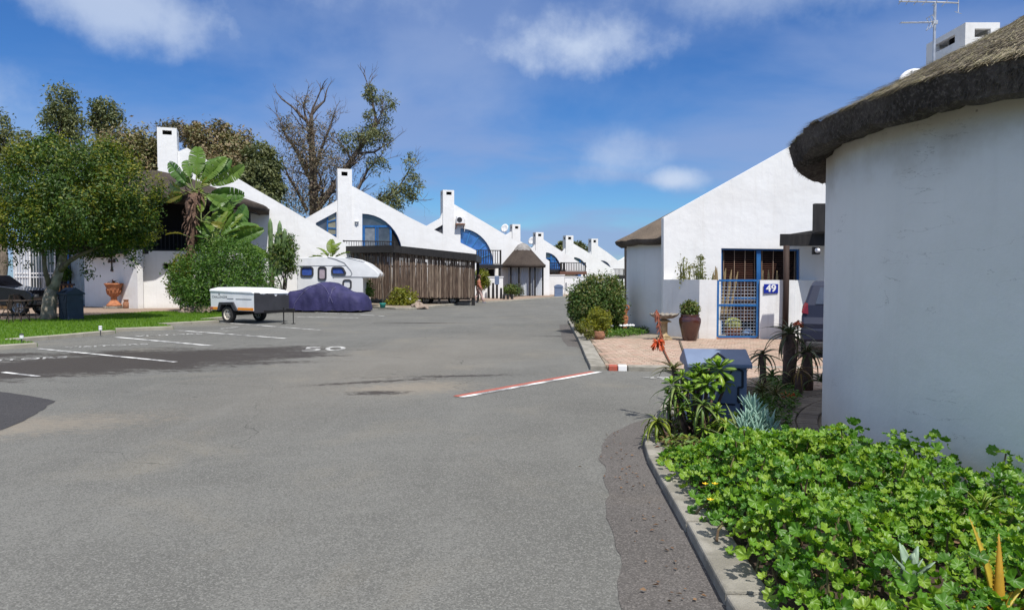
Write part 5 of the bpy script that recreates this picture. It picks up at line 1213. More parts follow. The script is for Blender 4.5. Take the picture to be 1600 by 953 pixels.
# ------------------------------------------------------------------ steel bins shaped like little houses
def house_bin(px, py, W, D, H, rh_, rz, label, m, round_top=False, Y=None, detail=True):
    p = gp(px, py, .06); t = thing('steel_bin', label, 'bin', (p.x, p.y, .06), R(rz)); b = MB(); e = .002
    b.box(-W / 2, 0, 0, W / 2, D, H); b.obj('body', m, t, bevel=.012)
    r = MB()
    if round_top:
        n = 14; pr = [(-W / 2 - .03, H)] + [(-(W / 2 + .03) * math.cos(PI * k / n), H + .02 + rh_ * math.sin(PI * k / n)) for k in range(n + 1)] + [(W / 2 + .03, H)]
        r.prism(pr, [], -.03, D + .03)
    else:
        tri = MB(); tri.prism([(-.05, H - .03), (D + .05, H - .03), (D + .05, H + .01), (D * .5, H + rh_), (-.05, H + .01)], [], 0, W + .08)
        r.add([(W / 2 + .04 - v[1], v[0], v[2]) for v in tri.v], tri.f)
    r.obj('lid', m, t, bevel=.008, fix=True)
    if not detail: return t
    def groove(L, name='welded_strap', y=-.006, w=.016, m=M_GROOVE):
        q = MB()
        for i, (a, c) in enumerate(zip(L[:-1], L[1:])): q.bar((a[0], y - .001 * (i % 3), a[1]), (c[0], y - .001 * (i % 3), c[1]), .012, w, up=(-(c[1] - a[1]), 0, c[0] - a[0]))
        q.obj(name, m, t)
    k = W / .68; h = H / .6
    groove([(.19 * k, .575 * h), (.285 * k, .545 * h), (.285 * k, .40 * h), (.235 * k, .40 * h), (.235 * k, .27 * h), (.275 * k, .27 * h), (.275 * k, .13 * h), (.22 * k, .13 * h), (.22 * k, .02)], 'door_edge', w=.020)
    groove([(-.29 * k, .575 * h), (-.29 * k, .46 * h), (-.24 * k, .46 * h), (-.24 * k, .3 * h), (-.29 * k, .3 * h), (-.29 * k, .02)], 'door_edge', w=.020)
    groove([(-.1 * k, .255 * h), (.2 * k, .245 * h)], 'seam', w=.014); groove([(-.12 * k, .25 * h), (.05 * k, .06 * h)], 'seam', w=.01); groove([(.06 * k, .44 * h), (.17 * k, .56 * h)], 'seam', w=.01)
    # roof emblem: a small gable outline with a curl, lying on the front slope
    ang = math.atan2(rh_ - .01, D * .5 + .05)
    Mx = Matrix.Translation((0.0, -.05, H + .012)) @ Matrix.Rotation(ang, 4, 'X')
    q = MB(); L = [(-.10 * k, .075), (0.02 * k, .21), (.10 * k, .07)]; S = math.hypot(rh_, D * .5)
    L = [(x, min(y, S * .8)) for x, y in L]
    for i, (a, c) in enumerate(zip(L[:-1], L[1:])): q.bar(Mx @ Vector((a[0], a[1], .004 + .001 * i)), Mx @ Vector((c[0], c[1], .004 + .001 * i)), .016, .014, up=Mx.to_3x3() @ Vector((0, 0, 1)))
    q.tube([Mx @ Vector((-.012 + .03 * math.cos(u) * (1 - u / 9), .11 + .035 * math.sin(u) * (1 - u / 9), .006)) for u in [j * .5 for j in range(13)]], .006, 5)
    q.obj('emblem', M_GROOVE, t); return t
house_bin(1122, 674, .55, .48, .67, .135, -6, 'blue-grey steel bin shaped like a little house among the aloes', M_STEELB)
house_bin(99, 500.5, .62, .55, .95, .22, -32, 'dark blue steel bin behind the lawn tree trunk', M_STEELD)
house_bin(873, 463.5, .66, .5, .72, .22, 0, 'blue-grey round-topped steel bin far down the road by the white garden wall', M_STEELB, round_top=True, detail=False)
# ------------------------------------------------------------------ trees on the left
M_TIP = leafmat('lawn_tree_new_growth', [(.10, .14, .014), (.20, .21, .018), (.15, .17, .016), (.27, .25, .025)], trans=.35)
M_LF1 = leafmat('lawn_tree_leaf', [(.030, .064, .012), (.045, .090, .014), (.062, .118, .016), (.092, .15, .018), (.19, .22, .022)], trans=.28)
M_GUM = leafmat('gum_leaf', [(.075, .10, .042), (.11, .135, .052), (.15, .165, .062), (.19, .20, .078)], trans=.2)
M_GUMB = leafmat('brown_gum_leaf', [(.13, .145, .055), (.18, .16, .066), (.225, .16, .09), (.16, .18, .066)], trans=.15)
M_DRY = leafmat('dry_leaf', [(.16, .125, .09), (.13, .13, .075), (.20, .135, .085), (.11, .125, .068)], trans=.15)
M_BUSH = leafmat('bush_leaf', [(.038, .098, .012), (.058, .135, .016), (.082, .168, .02), (.115, .19, .024)], trans=.25)
M_BUSH2 = leafmat('mixed_bush_leaf', [(.040, .085, .018), (.062, .12, .022), (.095, .15, .028), (.14, .18, .038), (.18, .155, .055)], trans=.25)
M_YEL = leafmat('yellow_shrub_leaf', [(.10, .13, .012), (.17, .19, .014), (.25, .24, .018), (.13, .16, .02)], trans=.3)
M_OLIVE = leafmat('olive_leaf', [(.11, .13, .03), (.16, .17, .035), (.20, .18, .05), (.08, .10, .03)], trans=.3)
def tree(name, label, cat, px, base_y, Y, lobes, n, L, W, lm, r0, seed, fork=.45, group=None, trunk_mat=None, ntw=60, clusters=40, spread=.2, shell=.5, z0=0.0, base_x=None, droop=0.0, up=.4):
    """lobes in photo pixels: (x, y, rx, ry, depth offset)"""
    bx = base_x if base_x is not None else px; p = at(bx, base_y, Y) if base_y else at(bx, HOR, Y); p.z = z0
    t = thing(name, label, cat, p, 0, group); k = Y / F_PX; bl = []
    for (x, y, rx, ry, dy) in lobes:
        c = at(x, y, Y + dy); bl.append((c.x - p.x, c.y - p.y, c.z - p.z, rx * k, max(rx, ry) * k * .9, ry * k))
    _, C = foliage('crown', t, bl, n, L, W, lm, seed, clusters=clusters, spread=spread, shell=shell, droop=droop, up=up)
    lo = min(b[2] for b in bl); f = Vector((sum(b[0] for b in bl) / len(bl) * .35, 0, max(.3, lo * fork)))
    limbs(t, (0, 0, 0), f, bl, r0, trunk_mat or M_BARK, seed, C, ntw); return t
# lawn tree
def lawn_tree():
    p = gp(77, 499.5, .07); t = thing('lawn_tree', 'round dense green tree with pale forked trunk standing on the lawn', 'tree', p); k = p.y / F_PX
    lob = [(120, 268, 100, 48, 0), (45, 290, 80, 55, .5), (205, 312, 58, 50, -.3), (130, 338, 110, 50, 0), (25, 358, 62, 36, -.4), (218, 362, 46, 28, .6), (100, 368, 90, 28, -.6), (-50, 330, 70, 66, .3), (120, 322, 90, 56, 1.8), (110, 315, 90, 52, -1.4), (160, 376, 70, 24, .9), (80, 240, 40, 24, 0), (165, 250, 42, 24, .2)]
    bl = []
    for (x, y, rx, ry, dy) in lob:
        c = at(x, y, p.y + dy); bl.append((c.x - p.x, c.y - p.y, c.z - p.z, rx * k, max(rx, ry) * k * .85, ry * k))
    _, C = foliage('crown', t, bl, 54000, .115, .055, M_LF1, 11, clusters=52, spread=.115, shell=.5, up=.5)
    b = MB()
    def L(pts, rad): b.tube([at(x, y, p.y + d) - p for x, y, d in pts], rad, 10)
    L([(76, 503, 0), (76, 490, 0), (78, 465, 0), (84, 442, .05)], [.31, .25, .225, .20]); L([(82, 452, 0), (92, 425, .1), (99, 400, .2), (104, 370, .2), (112, 320, .2)], [.20, .15, .125, .10, .05])
    b.obj('trunk', mat('pale_grey_bark', (.38, .33, .265), (.21, .175, .135), rough=.95, scale=6, bump=1, bscale=14), t, smooth=True); b = MB()
    L([(92, 425, .1), (107, 409, -.1), (124, 399, -.1), (150, 388, 0), (185, 372, .2)], [.11, .085, .07, .05, .025]); L([(78, 448, -.05), (71, 425, -.3), (68, 400, -.4), (58, 360, -.5)], [.10, .075, .06, .04])
    L([(100, 396, .2), (92, 380, .5), (70, 350, .8), (40, 320, 1)], [.09, .07, .05, .03]); b.obj('limb', M_BARK, t, smooth=True)
    rg = random.Random(3); b = MB()
    for k_ in range(60):
        e = Vector(C[rg.randrange(len(C))]); s = at(rg.uniform(70, 150), rg.uniform(360, 395), p.y) - p; m = s.lerp(e, .5) + Vector((rg.uniform(-.2, .2), rg.uniform(-.2, .2), .1)); b.tube([s, m, e], [.035, .022, .008], 5, cap=False)
    b.obj('branch', M_BARKD, t)
    tp_ = [(b_[0], b_[1] - .2, b_[2] + b_[5] * .45, b_[3] * .9, b_[4] * .9, b_[5] * .62) for b_ in bl[:6]]
    tp_ += [(b_[0], b_[1] - .5, b_[2] + .1, b_[3] * .95, b_[4] * .9, b_[5] * .9) for b_ in bl[2:6]]
    foliage('new_growth', t, tp_, 9500, .11, .05, M_TIP, 12, clusters=60, spread=.10, shell=.86, up=.7, keep=lambda P: P[:, 2] > 2.6)
    # drooping sprays below the crown
    sp_ = []; g = np.random.default_rng(4)
    for (x, y) in ((20, 408), (45, 415), (135, 420), (140, 428), (205, 400), (212, 412), (240, 402), (150, 405), (180, 398), (10, 400)):
        c = at(x, y, p.y - .3) - p; sp_.append((c.x, c.y, c.z, .14, .3, .26))
    stuff(foliage('low_spray', t, sp_[:6], 420, .10, .045, M_LF1, 13, clusters=12, spread=.4, shell=.1, droop=.5)[0])
lawn_tree()
# gums and scrub behind the first houses
GT = 'gum trees on the skyline behind the left houses'
tree('gum_tree', 'tall narrow gum tree on the skyline above the lawn tree', 'tree', 98, None, 80, [(97, 160, 17, 26, 0), (92, 195, 26, 22, 1), (120, 200, 17, 19, 0), (75, 228, 15, 13, 0), (112, 232, 20, 20, 0), (95, 178, 17, 15, -1)], 5600, .42, .15, M_GUM, .45, 21, group=None, clusters=34, spread=.22)
tree('gum_tree', 'small round-topped gum tree right of the tall narrow one', 'tree', 162, None, 82, [(165, 172, 20, 15, 0), (178, 188, 13, 10, 0), (152, 190, 12, 11, 0), (163, 203, 13, 8, 0)], 2700, .42, .15, M_GUM, .35, 22, clusters=30, spread=.22)
tree('gum_tree', 'dark gum tree at the left edge of the photo behind the lawn tree', 'tree', 0, None, 76, [(-10, 205, 26, 30, 0), (12, 225, 22, 22, 0), (38, 222, 14, 16, 0), (-30, 240, 40, 40, 0), (30, 245, 22, 16, 0)], 6500, .42, .16, M_GUM, .45, 23, clusters=30)
tree('broad_tree', 'broad olive-brown tree left of the first white chimney', 'tree', 205, None, 68, [(205, 240, 48, 34, 0), (170, 250, 34, 30, 0), (238, 235, 28, 28, 0), (215, 270, 50, 34, 0), (190, 222, 26, 14, 0)], 15000, .36, .15, M_GUMB, .5, 24, clusters=50)
tree('broad_tree', 'rusty brown and green trees right of the first white chimney', 'tree', 340, None, 64, [(303, 208, 17, 15, 0), (345, 205, 20, 14, 0), (335, 228, 42, 26, 0), (375, 225, 20, 24, 0), (355, 262, 52, 36, 0), (320, 262, 32, 34, 0)], 15000, .34, .14, M_GUMB, .45, 25, clusters=46)
tree('gum_tree', 'green rounded gum tree between the first chimney and the bare tree', 'tree', 408, None, 62, [(405, 238, 21, 15, 0), (412, 262, 24, 24, 0), (395, 280, 26, 24, 0), (428, 290, 16, 16, 0), (410, 305, 28, 18, 0)], 10000, .34, .14, M_GUM, .4, 26, clusters=40)
tree('broad_tree', 'thin grey-leaved tree directly behind the first white chimney', 'tree', 275, None, 66, [(272, 200, 18, 10, 0), (295, 215, 14, 14, 0), (262, 214, 14, 10, 0)], 1500, .34, .12, M_DRY, .2, 27, clusters=26, spread=.3)

def bare_tree():
    Y = 72.0; p = at(492, HOR, Y); p.z = 0; t = thing('bare_gum_tree', 'large half-dead gum tree with bare limbs rising behind the second house', 'tree', p)
    rg = random.Random(17); b = MB(); tw = MB(); tips = []
    def A(x, y, d=0): q = at(x, y, Y + d) - p; return q
    def grow(q, d, L, r, lev):
        n = 3; pts = [q]; dd = d.copy()
        for i in range(n):
            dd = (dd + Vector((rg.uniform(-1, 1), rg.uniform(-1, 1), rg.uniform(-.45, .7))) * .22).normalized(); pts.append(pts[-1] + dd * L / n)
        (b if r > .05 else tw).tube(pts, [r, r * .82, r * .66, r * .45], 6 if r > .05 else 4, cap=False)
        if lev == 0: tips.append(pts[-1]); return
        for k in range(rg.choice((2, 3, 3))):
            nd = (dd + Vector((rg.uniform(-1, 1), rg.uniform(-1, 1), rg.uniform(-.35, .75))) * .85).normalized(); grow(pts[rg.choice((2, 3))], nd, L * rg.uniform(.55, .8), r * .58, lev - 1)
    def limb(pts, r0, r1, kids=3, lev=2, kl=1.6, sub=True):
        P = [A(*q) for q in pts]; n = len(P); rad = [r0 + (r1 - r0) * i / (n - 1) for i in range(n)]; b.tube(P, rad, 8, cap=False)
        if not sub: return
        for i in range(1, n):
            for k in range(kids):
                d = (P[i] - P[i - 1]).normalized(); nd = (d + Vector((rg.uniform(-1, 1), rg.uniform(-1, 1), rg.uniform(-.5, .8))) * .95).normalized(); grow(P[i - 1].lerp(P[i], rg.uniform(.3, 1)), nd, kl * rg.uniform(.7, 1.2), rad[i] * .45, lev)
        grow(P[-1], (P[-1] - P[-2]).normalized(), kl, r1 * .9, lev)
    limb([(492, 440), (492, 340), (490, 300), (489, 260), (487, 225), (486, 195), (487, 178)], .62, .16, 3, 2, 1.7)
    limb([(487, 180), (495, 170), (507, 158), (510, 143), (512, 138)], .14, .04, 1, 1, .7); limb([(486, 196), (470, 182), (458, 168), (440, 155), (433, 146)], .15, .04, 1, 1, .7)
    limb([(488, 205), (478, 190), (474, 165), (479, 150)], .12, .05, 2, 2, 1.1)
    limb([(490, 290), (472, 255), (462, 232), (448, 215), (440, 195)], .24, .07, 3, 2, 1.5); limb([(492, 262), (505, 225), (517, 195), (522, 178)], .18, .05, 3, 2, 1.2)
    limb([(492, 330), (515, 300), (540, 265), (556, 240), (575, 215), (588, 190), (580, 150)], .42, .10, 3, 2, 1.5); limb([(556, 240), (585, 238), (600, 228), (612, 222)], .14, .04, 2, 2, 1.1)
    limb([(492, 345), (520, 320), (555, 305), (565, 285), (575, 265), (590, 250)], .26, .07, 3, 2, 1.3); limb([(480, 330), (465, 300), (450, 275), (445, 262)], .2, .06, 3, 2, 1.4)
    limb([(575, 320), (600, 312), (625, 290), (640, 265)], .14, .05, 3, 2, 1.3); limb([(600, 312), (625, 300), (648, 310)], .12, .04, 3, 2, 1.2); limb([(500, 350), (530, 335), (575, 320)], .3, .16, 2, 2, 1.4)
    b.obj('trunk', M_BARKD, t, smooth=True); tw.obj('twig', M_BARKD, t)
    k = Y / F_PX
    def lob(L): return [(A(x, y, d).x, A(x, y, d).y, A(x, y, d).z, rx * k, rx * k, ry * k) for (x, y, rx, ry, d) in L]
    foliage('crown', t, lob([(586, 147, 16, 13, 0), (605, 160, 15, 12, 0), (592, 185, 20, 11, 0), (575, 172, 10, 14, 0), (585, 215, 24, 18, 0), (548, 222, 22, 16, 0), (590, 258, 18, 14, 0), (640, 255, 10, 18, 0), (645, 290, 14, 22, 0), (620, 305, 26, 16, 0), (600, 320, 26, 18, 0), (575, 210, 20, 14, 1)]), 7500, .34, .10, M_GUM, 31, clusters=26, spread=.2, droop=.6)
    foliage('dry_crown', t, lob([(470, 215, 32, 22, 0), (500, 205, 26, 16, 0), (500, 245, 36, 24, 0), (470, 255, 28, 26, 0), (520, 265, 34, 22, 0), (455, 300, 26, 24, 0), (500, 300, 40, 22, 0), (545, 250, 26, 18, 0), (448, 195, 16, 18, 0), (480, 160, 14, 16, 0), (520, 180, 10, 10, 0), (480, 325, 46, 16, 0)]), 11500, .26, .075, M_DRY, 32, clusters=40, spread=.3, shell=.25, droop=.5)
bare_tree()
for (px, Y, L, lab) in ((876, 120, [(878, 383, 4, 4, 0), (872, 389, 5, 4, 0)], 'small dark tree behind the roofs, left of the second last chimney'), (908, 125, [(902, 381, 5, 3, 0), (914, 390, 6, 5, 0), (908, 386, 6, 5, 0)], 'small dark tree behind the roofs between the last two chimneys')):
    tree('far_tree', lab, 'tree', px, None, Y, L, 700, .5, .25, M_GUM, .25, int(px), clusters=14, ntw=6)
for i, (px, Y, L, lab) in enumerate(((640, 100, [(640, 372, 40, 14, 0)], 'low dark trees just behind the second and third white gables'), )):
    pass

# big clipped bush and plants before the first two houses
tree('round_bush', 'large dense dark green bush behind the luggage trailer', 'bush', 356, None, 31.2, [(356, 412, 55, 38, 0), (310, 430, 42, 40, 0), (398, 436, 33, 36, 0), (358, 450, 74, 36, -.4), (300, 458, 32, 26, -.2), (408, 462, 26, 26, 0), (355, 395, 38, 24, .4)], 26000, .10, .05, M_BUSH, .1, 41, clusters=110, spread=.14, fork=.2, ntw=20, shell=.6)
tree('leafy_shrub', 'yellow-green leafy shrub at the foot of the strelitzia', 'bush', 282, None, 32.5, [(284, 418, 16, 20, 0), (276, 440, 14, 20, 0)], 1500, .12, .06, M_YEL, .05, 42, clusters=40, fork=.2, ntw=8)
tree('hanging_shrub', 'loose green shrub hanging beside the cactus by the second house', 'bush', 438, None, 34.5, [(441, 378, 13, 20, 0), (450, 392, 11, 24, 0), (440, 405, 16, 22, 0), (453, 415, 9, 14, 0), (428, 398, 9, 18, 0)], 3600, .16, .06, M_BUSH2, .08, 43, clusters=44, fork=.25, ntw=24, droop=.5)
tree('yellow_shrub', 'golden yellow-green shrub before the pole carport', 'bush', 627, None, 38.0, [(624, 462, 14, 14, 0), (638, 470, 13, 14, 0), (618, 474, 14, 10, 0), (630, 478, 20, 7, 0)], 4200, .13, .06, M_YEL, .06, 44, clusters=50, fork=.2, ntw=12)
tree('dark_shrub', 'small dark green shrub between the covered car and the pole carport', 'bush', 572, None, 37.2, [(573, 455, 9, 14, 0), (568, 466, 9, 9, 0)], 1400, .12, .06, M_BUSH, .05, 45, clusters=40, fork=.2, ntw=8)
tree('round_shrub', 'rounded yellow-green shrub behind the walking person', 'bush', 752, None, 46.5, [(752, 432, 11, 10, 0), (755, 442, 9, 9, 0), (748, 440, 8, 9, 0)], 2600, .13, .06, M_YEL, .08, 46, clusters=60, fork=.6, ntw=10)
tree('low_shrub', 'bright green low shrub behind short black stumps by the thatched porch', 'bush', 797, None, 54.0, [(795, 453, 9, 7, 0), (803, 453, 8, 7, 0)], 1500, .15, .07, M_BUSH2, .05, 47, clusters=50, fork=.2, ntw=6)
tree('low_shrub', 'grey-green low shrub at the foot of the porch curtains', 'bush', 811, None, 56.5, [(811, 453, 7, 9, 0)], 800, .14, .04, leafmat('grey_leaf', [(.08, .10, .06), (.13, .15, .10), (.10, .10, .07)]), .05, 48, clusters=50, fork=.2, ntw=6)
# bush against the round corner room on the right
tree('garden_bush', 'big mixed green bush against the round white corner room', 'bush', 935, None, 20.3, [(940, 447, 32, 18, 0), (925, 463, 36, 26, 0), (955, 462, 20, 28, .3), (918, 488, 28, 24, -.3), (945, 480, 30, 30, -.2), (905, 478, 16, 24, 0), (960, 485, 14, 26, 0)], 21000, .075, .036, M_BUSH2, .06, 51, clusters=90, spread=.15, fork=.2, ntw=30, z0=.06, shell=.6)
tree('yellowish_shrub', 'yellow-green twiggy shrub beside the tall terracotta amphora', 'bush', 930, None, 17.6, [(933, 495, 13, 14, 0), (945, 502, 9, 14, 0), (921, 510, 14, 12, -.2), (938, 515, 12, 8, 0)], 2600, .055, .026, M_YEL, .025, 52, clusters=50, spread=.25, fork=.2, ntw=20, z0=.06)
tree('leafy_plant', 'small bush with pink-tinged leaves over the kerb left of the small brown pot', 'plant', 918, None, 16.9, [(918, 520, 9, 8, 0), (908, 512, 8, 8, .6)], 900, .06, .03, M_OLIVE, .02, 53, clusters=40, fork=.2, ntw=6, z0=.06)
def mat_plant(name, label, cat, poly_px, h, n, L, W, lm, seed, z=.07):
    P = [G(x, y) for x, y in poly_px]; c = Vector((sum(p[0] for p in P) / len(P), sum(p[1] for p in P) / len(P), z)); t = thing(name, label, cat, c); g = np.random.default_rng(seed); A = []
    xs = [p[0] for p in P]; ys = [p[1] for p in P]
    while len(A) < n:
        for x, y in zip(g.uniform(min(xs), max(xs), n), g.uniform(min(ys), max(ys), n)):
            if inside((x, y), P): A.append((x - c.x, y - c.y))
    A = np.array(A[:n]); Z = g.random(n) * h * (.6 + .4 * np.sin(A[:, 0] * 7) * np.cos(A[:, 1] * 5)); Q = np.c_[A, Z]
    N = unit(np.c_[g.normal(0, .5, (n, 2)), np.ones(n)]); T = unit(np.cross(N, g.normal(size=(n, 3)))); s = .7 + .6 * g.random(n)
    V, Fq = leaf_quads(Q, N, T, L * s, W * s); link('foliage', fastmesh('foliage', V, Fq, lm, np.repeat(g.random(n), 2)), t); return t
mat_plant('groundcover', 'bright green groundcover patch at the foot of the round corner room', 'plant', [(945, 532), (975, 530), (1008, 526), (1016, 522), (990, 516), (960, 517), (946, 524)], .16, 2600, .055, .036, M_BUSH, 54)
t = thing('pebbles', 'white pebbles at the foot of the terracotta figure', 'pebbles', gp(972, 517, .07)); rg = random.Random(2)
for i in range(9):
    b = MB(); b.lathe([(.001, 0), (.05, .01), (.06, .035), (.035, .06), (.001, .065)], 8, wob=.1, seed=i); b.obj('pebble', M_SIGNW, t, loc=(rg.uniform(-.35, .35), rg.uniform(-.1, .1), .12), smooth=True)

# ------------------------------------------------------------------ strelitzias and other big-leaved plants
M_STR = leafmat('strelitzia_leaf', [(.06, .14, .022), (.09, .18, .028), (.13, .22, .035), (.18, .24, .04)], trans=.35, rough=.4)
M_STRY = leafmat('yellowing_leaf', [(.16, .20, .02), (.22, .24, .025), (.18, .17, .03)], trans=.35, rough=.4)
M_STALK = mat('leaf_stalk', (.16, .19, .05), (.11, .15, .03), rough=.5)
def paddle(L, W, pet, seed, droop=1.0):
    """banana-like blade with torn margin on a stalk; along +X bending down"""
    rg = random.Random(seed); b = MB(); n = 16; pts = []; x = z = 0.0; a = 0.0; prev = None
    S = 12; ax = [(0, 0)]
    for i in range(1, S + n + 1):
        st = pet / S if i <= S else L / n; x += st * math.cos(a); z += st * math.sin(a); ax.append((x, z)); a -= droop * (.35 / S if i <= S else .9 / n)
    b.tube([Vector((p[0], 0, p[1])) for p in ax[:S + 1]], [.03] * S + [.02], 5, m=1); b.tube([Vector((p[0], 0, p[1] - .008)) for p in ax[S:]], [.016 * (1 - .9 * k / n) for k in range(n + 1)], 4, m=1)
    for sd in (-1, 1):
        for i in range(n):
            t0, t1 = i / n, (i + 1) / n; w0 = W * .5 * math.sin(PI * min(.97, t0 * .93 + .05)) ** .6; w1 = W * .5 * math.sin(PI * min(.97, t1 * .93 + .05)) ** .6
            gap = rg.choice((0, 0, 0, .05, .10, .35)); sag = rg.uniform(-.12, .30)
            p0 = Vector((ax[S + i][0], 0, ax[S + i][1])); p1 = Vector((ax[S + i + 1][0], 0, ax[S + i + 1][1])); d = p1 - p0
            e0 = p0 + d * gap * .5 + Vector((d.x * .5, sd * w0, w0 * (.42 - sag))); e1 = p1 - d * gap * .5 + Vector((d.x * .5, sd * w1, w1 * (.42 - sag)))
            m0 = p0.lerp(e0, .55) + Vector((0, 0, .06 * W)); m1 = p1.lerp(e1, .55) + Vector((0, 0, .06 * W))
            b.add([p0, p1, m1, m0, e1, e0], [(0, 1, 2, 3), (3, 2, 4, 5)] if sd > 0 else [(3, 2, 1, 0), (5, 4, 2, 3)])
    return b
def paddle_meshes(L, W, pet, k, seed, lm): return [paddle(L * (1 + .1 * i), W, pet * (1 + .15 * (i % 3)), seed + i, .45 + .3 * (i % 3)).mesh('leaf', [lm, M_STALK], True) for i in range(k)]
def strelitzia():
    Y = 33.0; p = at(298, HOR, Y); p.z = .05; t = thing('strelitzia_tree', 'tall strelitzia with shaggy dead-leaf trunk and paddle leaves before the first house', 'plant', p)
    def A(x, y, d=0): return at(x, y, Y + d) - p
    b = MB(); pts = [A(292, 472), A(289, 440), A(296, 410), A(300, 380), A(301, 350), A(303, 320), A(306, 302)]
    n = len(pts); b.tube(pts, [.24, .18, .17, .18, .26, .34, .26], 14)
    for i, v in enumerate(b.v): q = Vector(v); k = noise.noise(q * 3.0) * .12 + noise.noise(q * 9) * .06; b.v[i] = tuple(q + Vector((k, k * .6, 0)))
    tr = b.obj('trunk', M_FIBRE, t, smooth=True)
    rg = random.Random(6); f = MB()
    for i in range(150):
        s = rg.random() ** .8; j = min(int(s * (n - 1)), n - 2); c = pts[j].lerp(pts[j + 1], s * (n - 1) - j); a = rg.uniform(0, 2 * PI); r = (.17, .17, .17, .19, .27, .33, .26)[j]
        o = c + Vector((math.cos(a), math.sin(a), 0)) * r; L = rg.uniform(.25, .65); w = rg.uniform(.03, .08); sd = Vector((-math.sin(a), math.cos(a), 0)) * w; d = Vector((math.cos(a) * .35 + rg.uniform(-.3, .3), math.sin(a) * .35, rg.choice((-1, -1, .55)))).normalized() * L
        f.add([o - sd, o + sd, o + d * .6 + sd * .8 + Vector((math.cos(a), math.sin(a), 0)) * .08, o + d * .6 - sd * .8 + Vector((math.cos(a), math.sin(a), 0)) * .08, o + d], [(0, 1, 2, 3), (3, 2, 4)])
    f.obj('dead_leaf_sheath', M_FIBRE, t)
    ms = paddle_meshes(1.35, .62, .6, 6, 60, M_STR); my = paddle_meshes(1.2, .5, .6, 2, 80, M_STRY)
    def fan_head(c, leans, seed, back=0, k0=0):
        rg = random.Random(seed)
        for i, (ln, s_, y) in enumerate(leans):
            o = link('leaf', (my if y else ms)[(i + k0) % (2 if y else 6)], t)
            o.matrix_local = Matrix.Translation(c + Vector((0, rg.uniform(-.25, .2), rg.uniform(-.1, .1)))) @ Matrix.Rotation(R(ln + rg.uniform(-5, 5)), 4, 'Y') @ Matrix.Rotation(R(90 + rg.uniform(-38, 38)), 4, 'Z') @ Matrix.Rotation(-R(rg.uniform(74, 92)), 4, 'Y') @ Matrix.Scale(s_, 4)
    fan_head(A(305, 300), [(-100, .95, 1), (-84, 1.0, 0), (-66, .95, 0), (-48, .9, 0), (-30, .85, 0), (-14, .8, 0), (4, 1.2, 0), (10, 1.1, 0), (24, 1.0, 0), (38, .95, 0), (55, .9, 0), (72, 1.05, 0), (88, 1.1, 0), (104, .95, 0), (-40, .7, 0), (60, .7, 1), (16, .75, 0), (-110, .8, 0)], 3)
    fan_head(A(335, 385, -.3), [(-50, .8, 0), (-28, .95, 0), (-8, 1.1, 0), (8, 1.2, 0), (22, 1.05, 0), (38, 1.15, 0), (52, 1.15, 0), (66, 1.0, 0), (84, 1.0, 0), (30, .9, 0), (60, .85, 0), (2, .9, 0), (-66, .8, 0), (14, .8, 0), (44, .8, 0), (74, .75, 0), (-18, .75, 0)], 5, k0=2)
    fan_head(A(318, 345, -.2), [(-60, .7, 0), (-30, .75, 0), (0, .8, 0), (35, .8, 0), (62, .8, 0), (95, .7, 1)], 7, k0=1)
    b = MB(); b.tube([A(335, 470), A(335, 385)], [.2, .14], 8); b.obj('side_stem', M_FIBRE, t)
    o = link('leaf', my[0], t); o.matrix_local = Matrix.Translation(A(297, 395, -.2)) @ Matrix.Rotation(R(200), 4, 'Z') @ Matrix.Rotation(R(62), 4, 'Y') @ Matrix.Scale(.75, 4); o['label'] = 'yellow broken leaf hanging down the trunk'
    o = link('leaf', my[1], t); o.matrix_local = Matrix.Translation(A(299, 372, -.3)) @ Matrix.Rotation(R(185), 4, 'Z') @ Matrix.Rotation(R(-30), 4, 'Y') @ Matrix.Scale(.6, 4)
strelitzia()
def banana(label, px, py, Y, seed, L):
    p = at(px, py, Y); t = thing('banana_plant', label, 'plant', (p.x, p.y, 0)); ms = paddle_meshes(1.0, .52, .45, 4, seed, leafmat('banana_leaf', [(.12, .19, .02), (.17, .24, .025), (.10, .16, .02)], trans=.35))
    b = MB(); b.tube([(0, 0, 0), (0, 0, p.z)], [.13, .09], 8); b.obj('stem', M_STALK, t)
    for i, (az, el, s) in enumerate(L): o = link('leaf', ms[i % 4], t); o.matrix_local = Matrix.Translation((0, 0, p.z)) @ Matrix.Rotation(R(az), 4, 'Z') @ Matrix.Rotation(-R(el), 4, 'Y') @ Matrix.Scale(s, 4)
banana('young banana plant showing its bright leaves above the camper roof', 516, 408, 39.5, 90, [(95, 80, .95), (160, 64, .75), (176, 36, .85), (5, 40, .7), (-30, 60, .7), (60, 74, .9), (-100, 50, .7)])
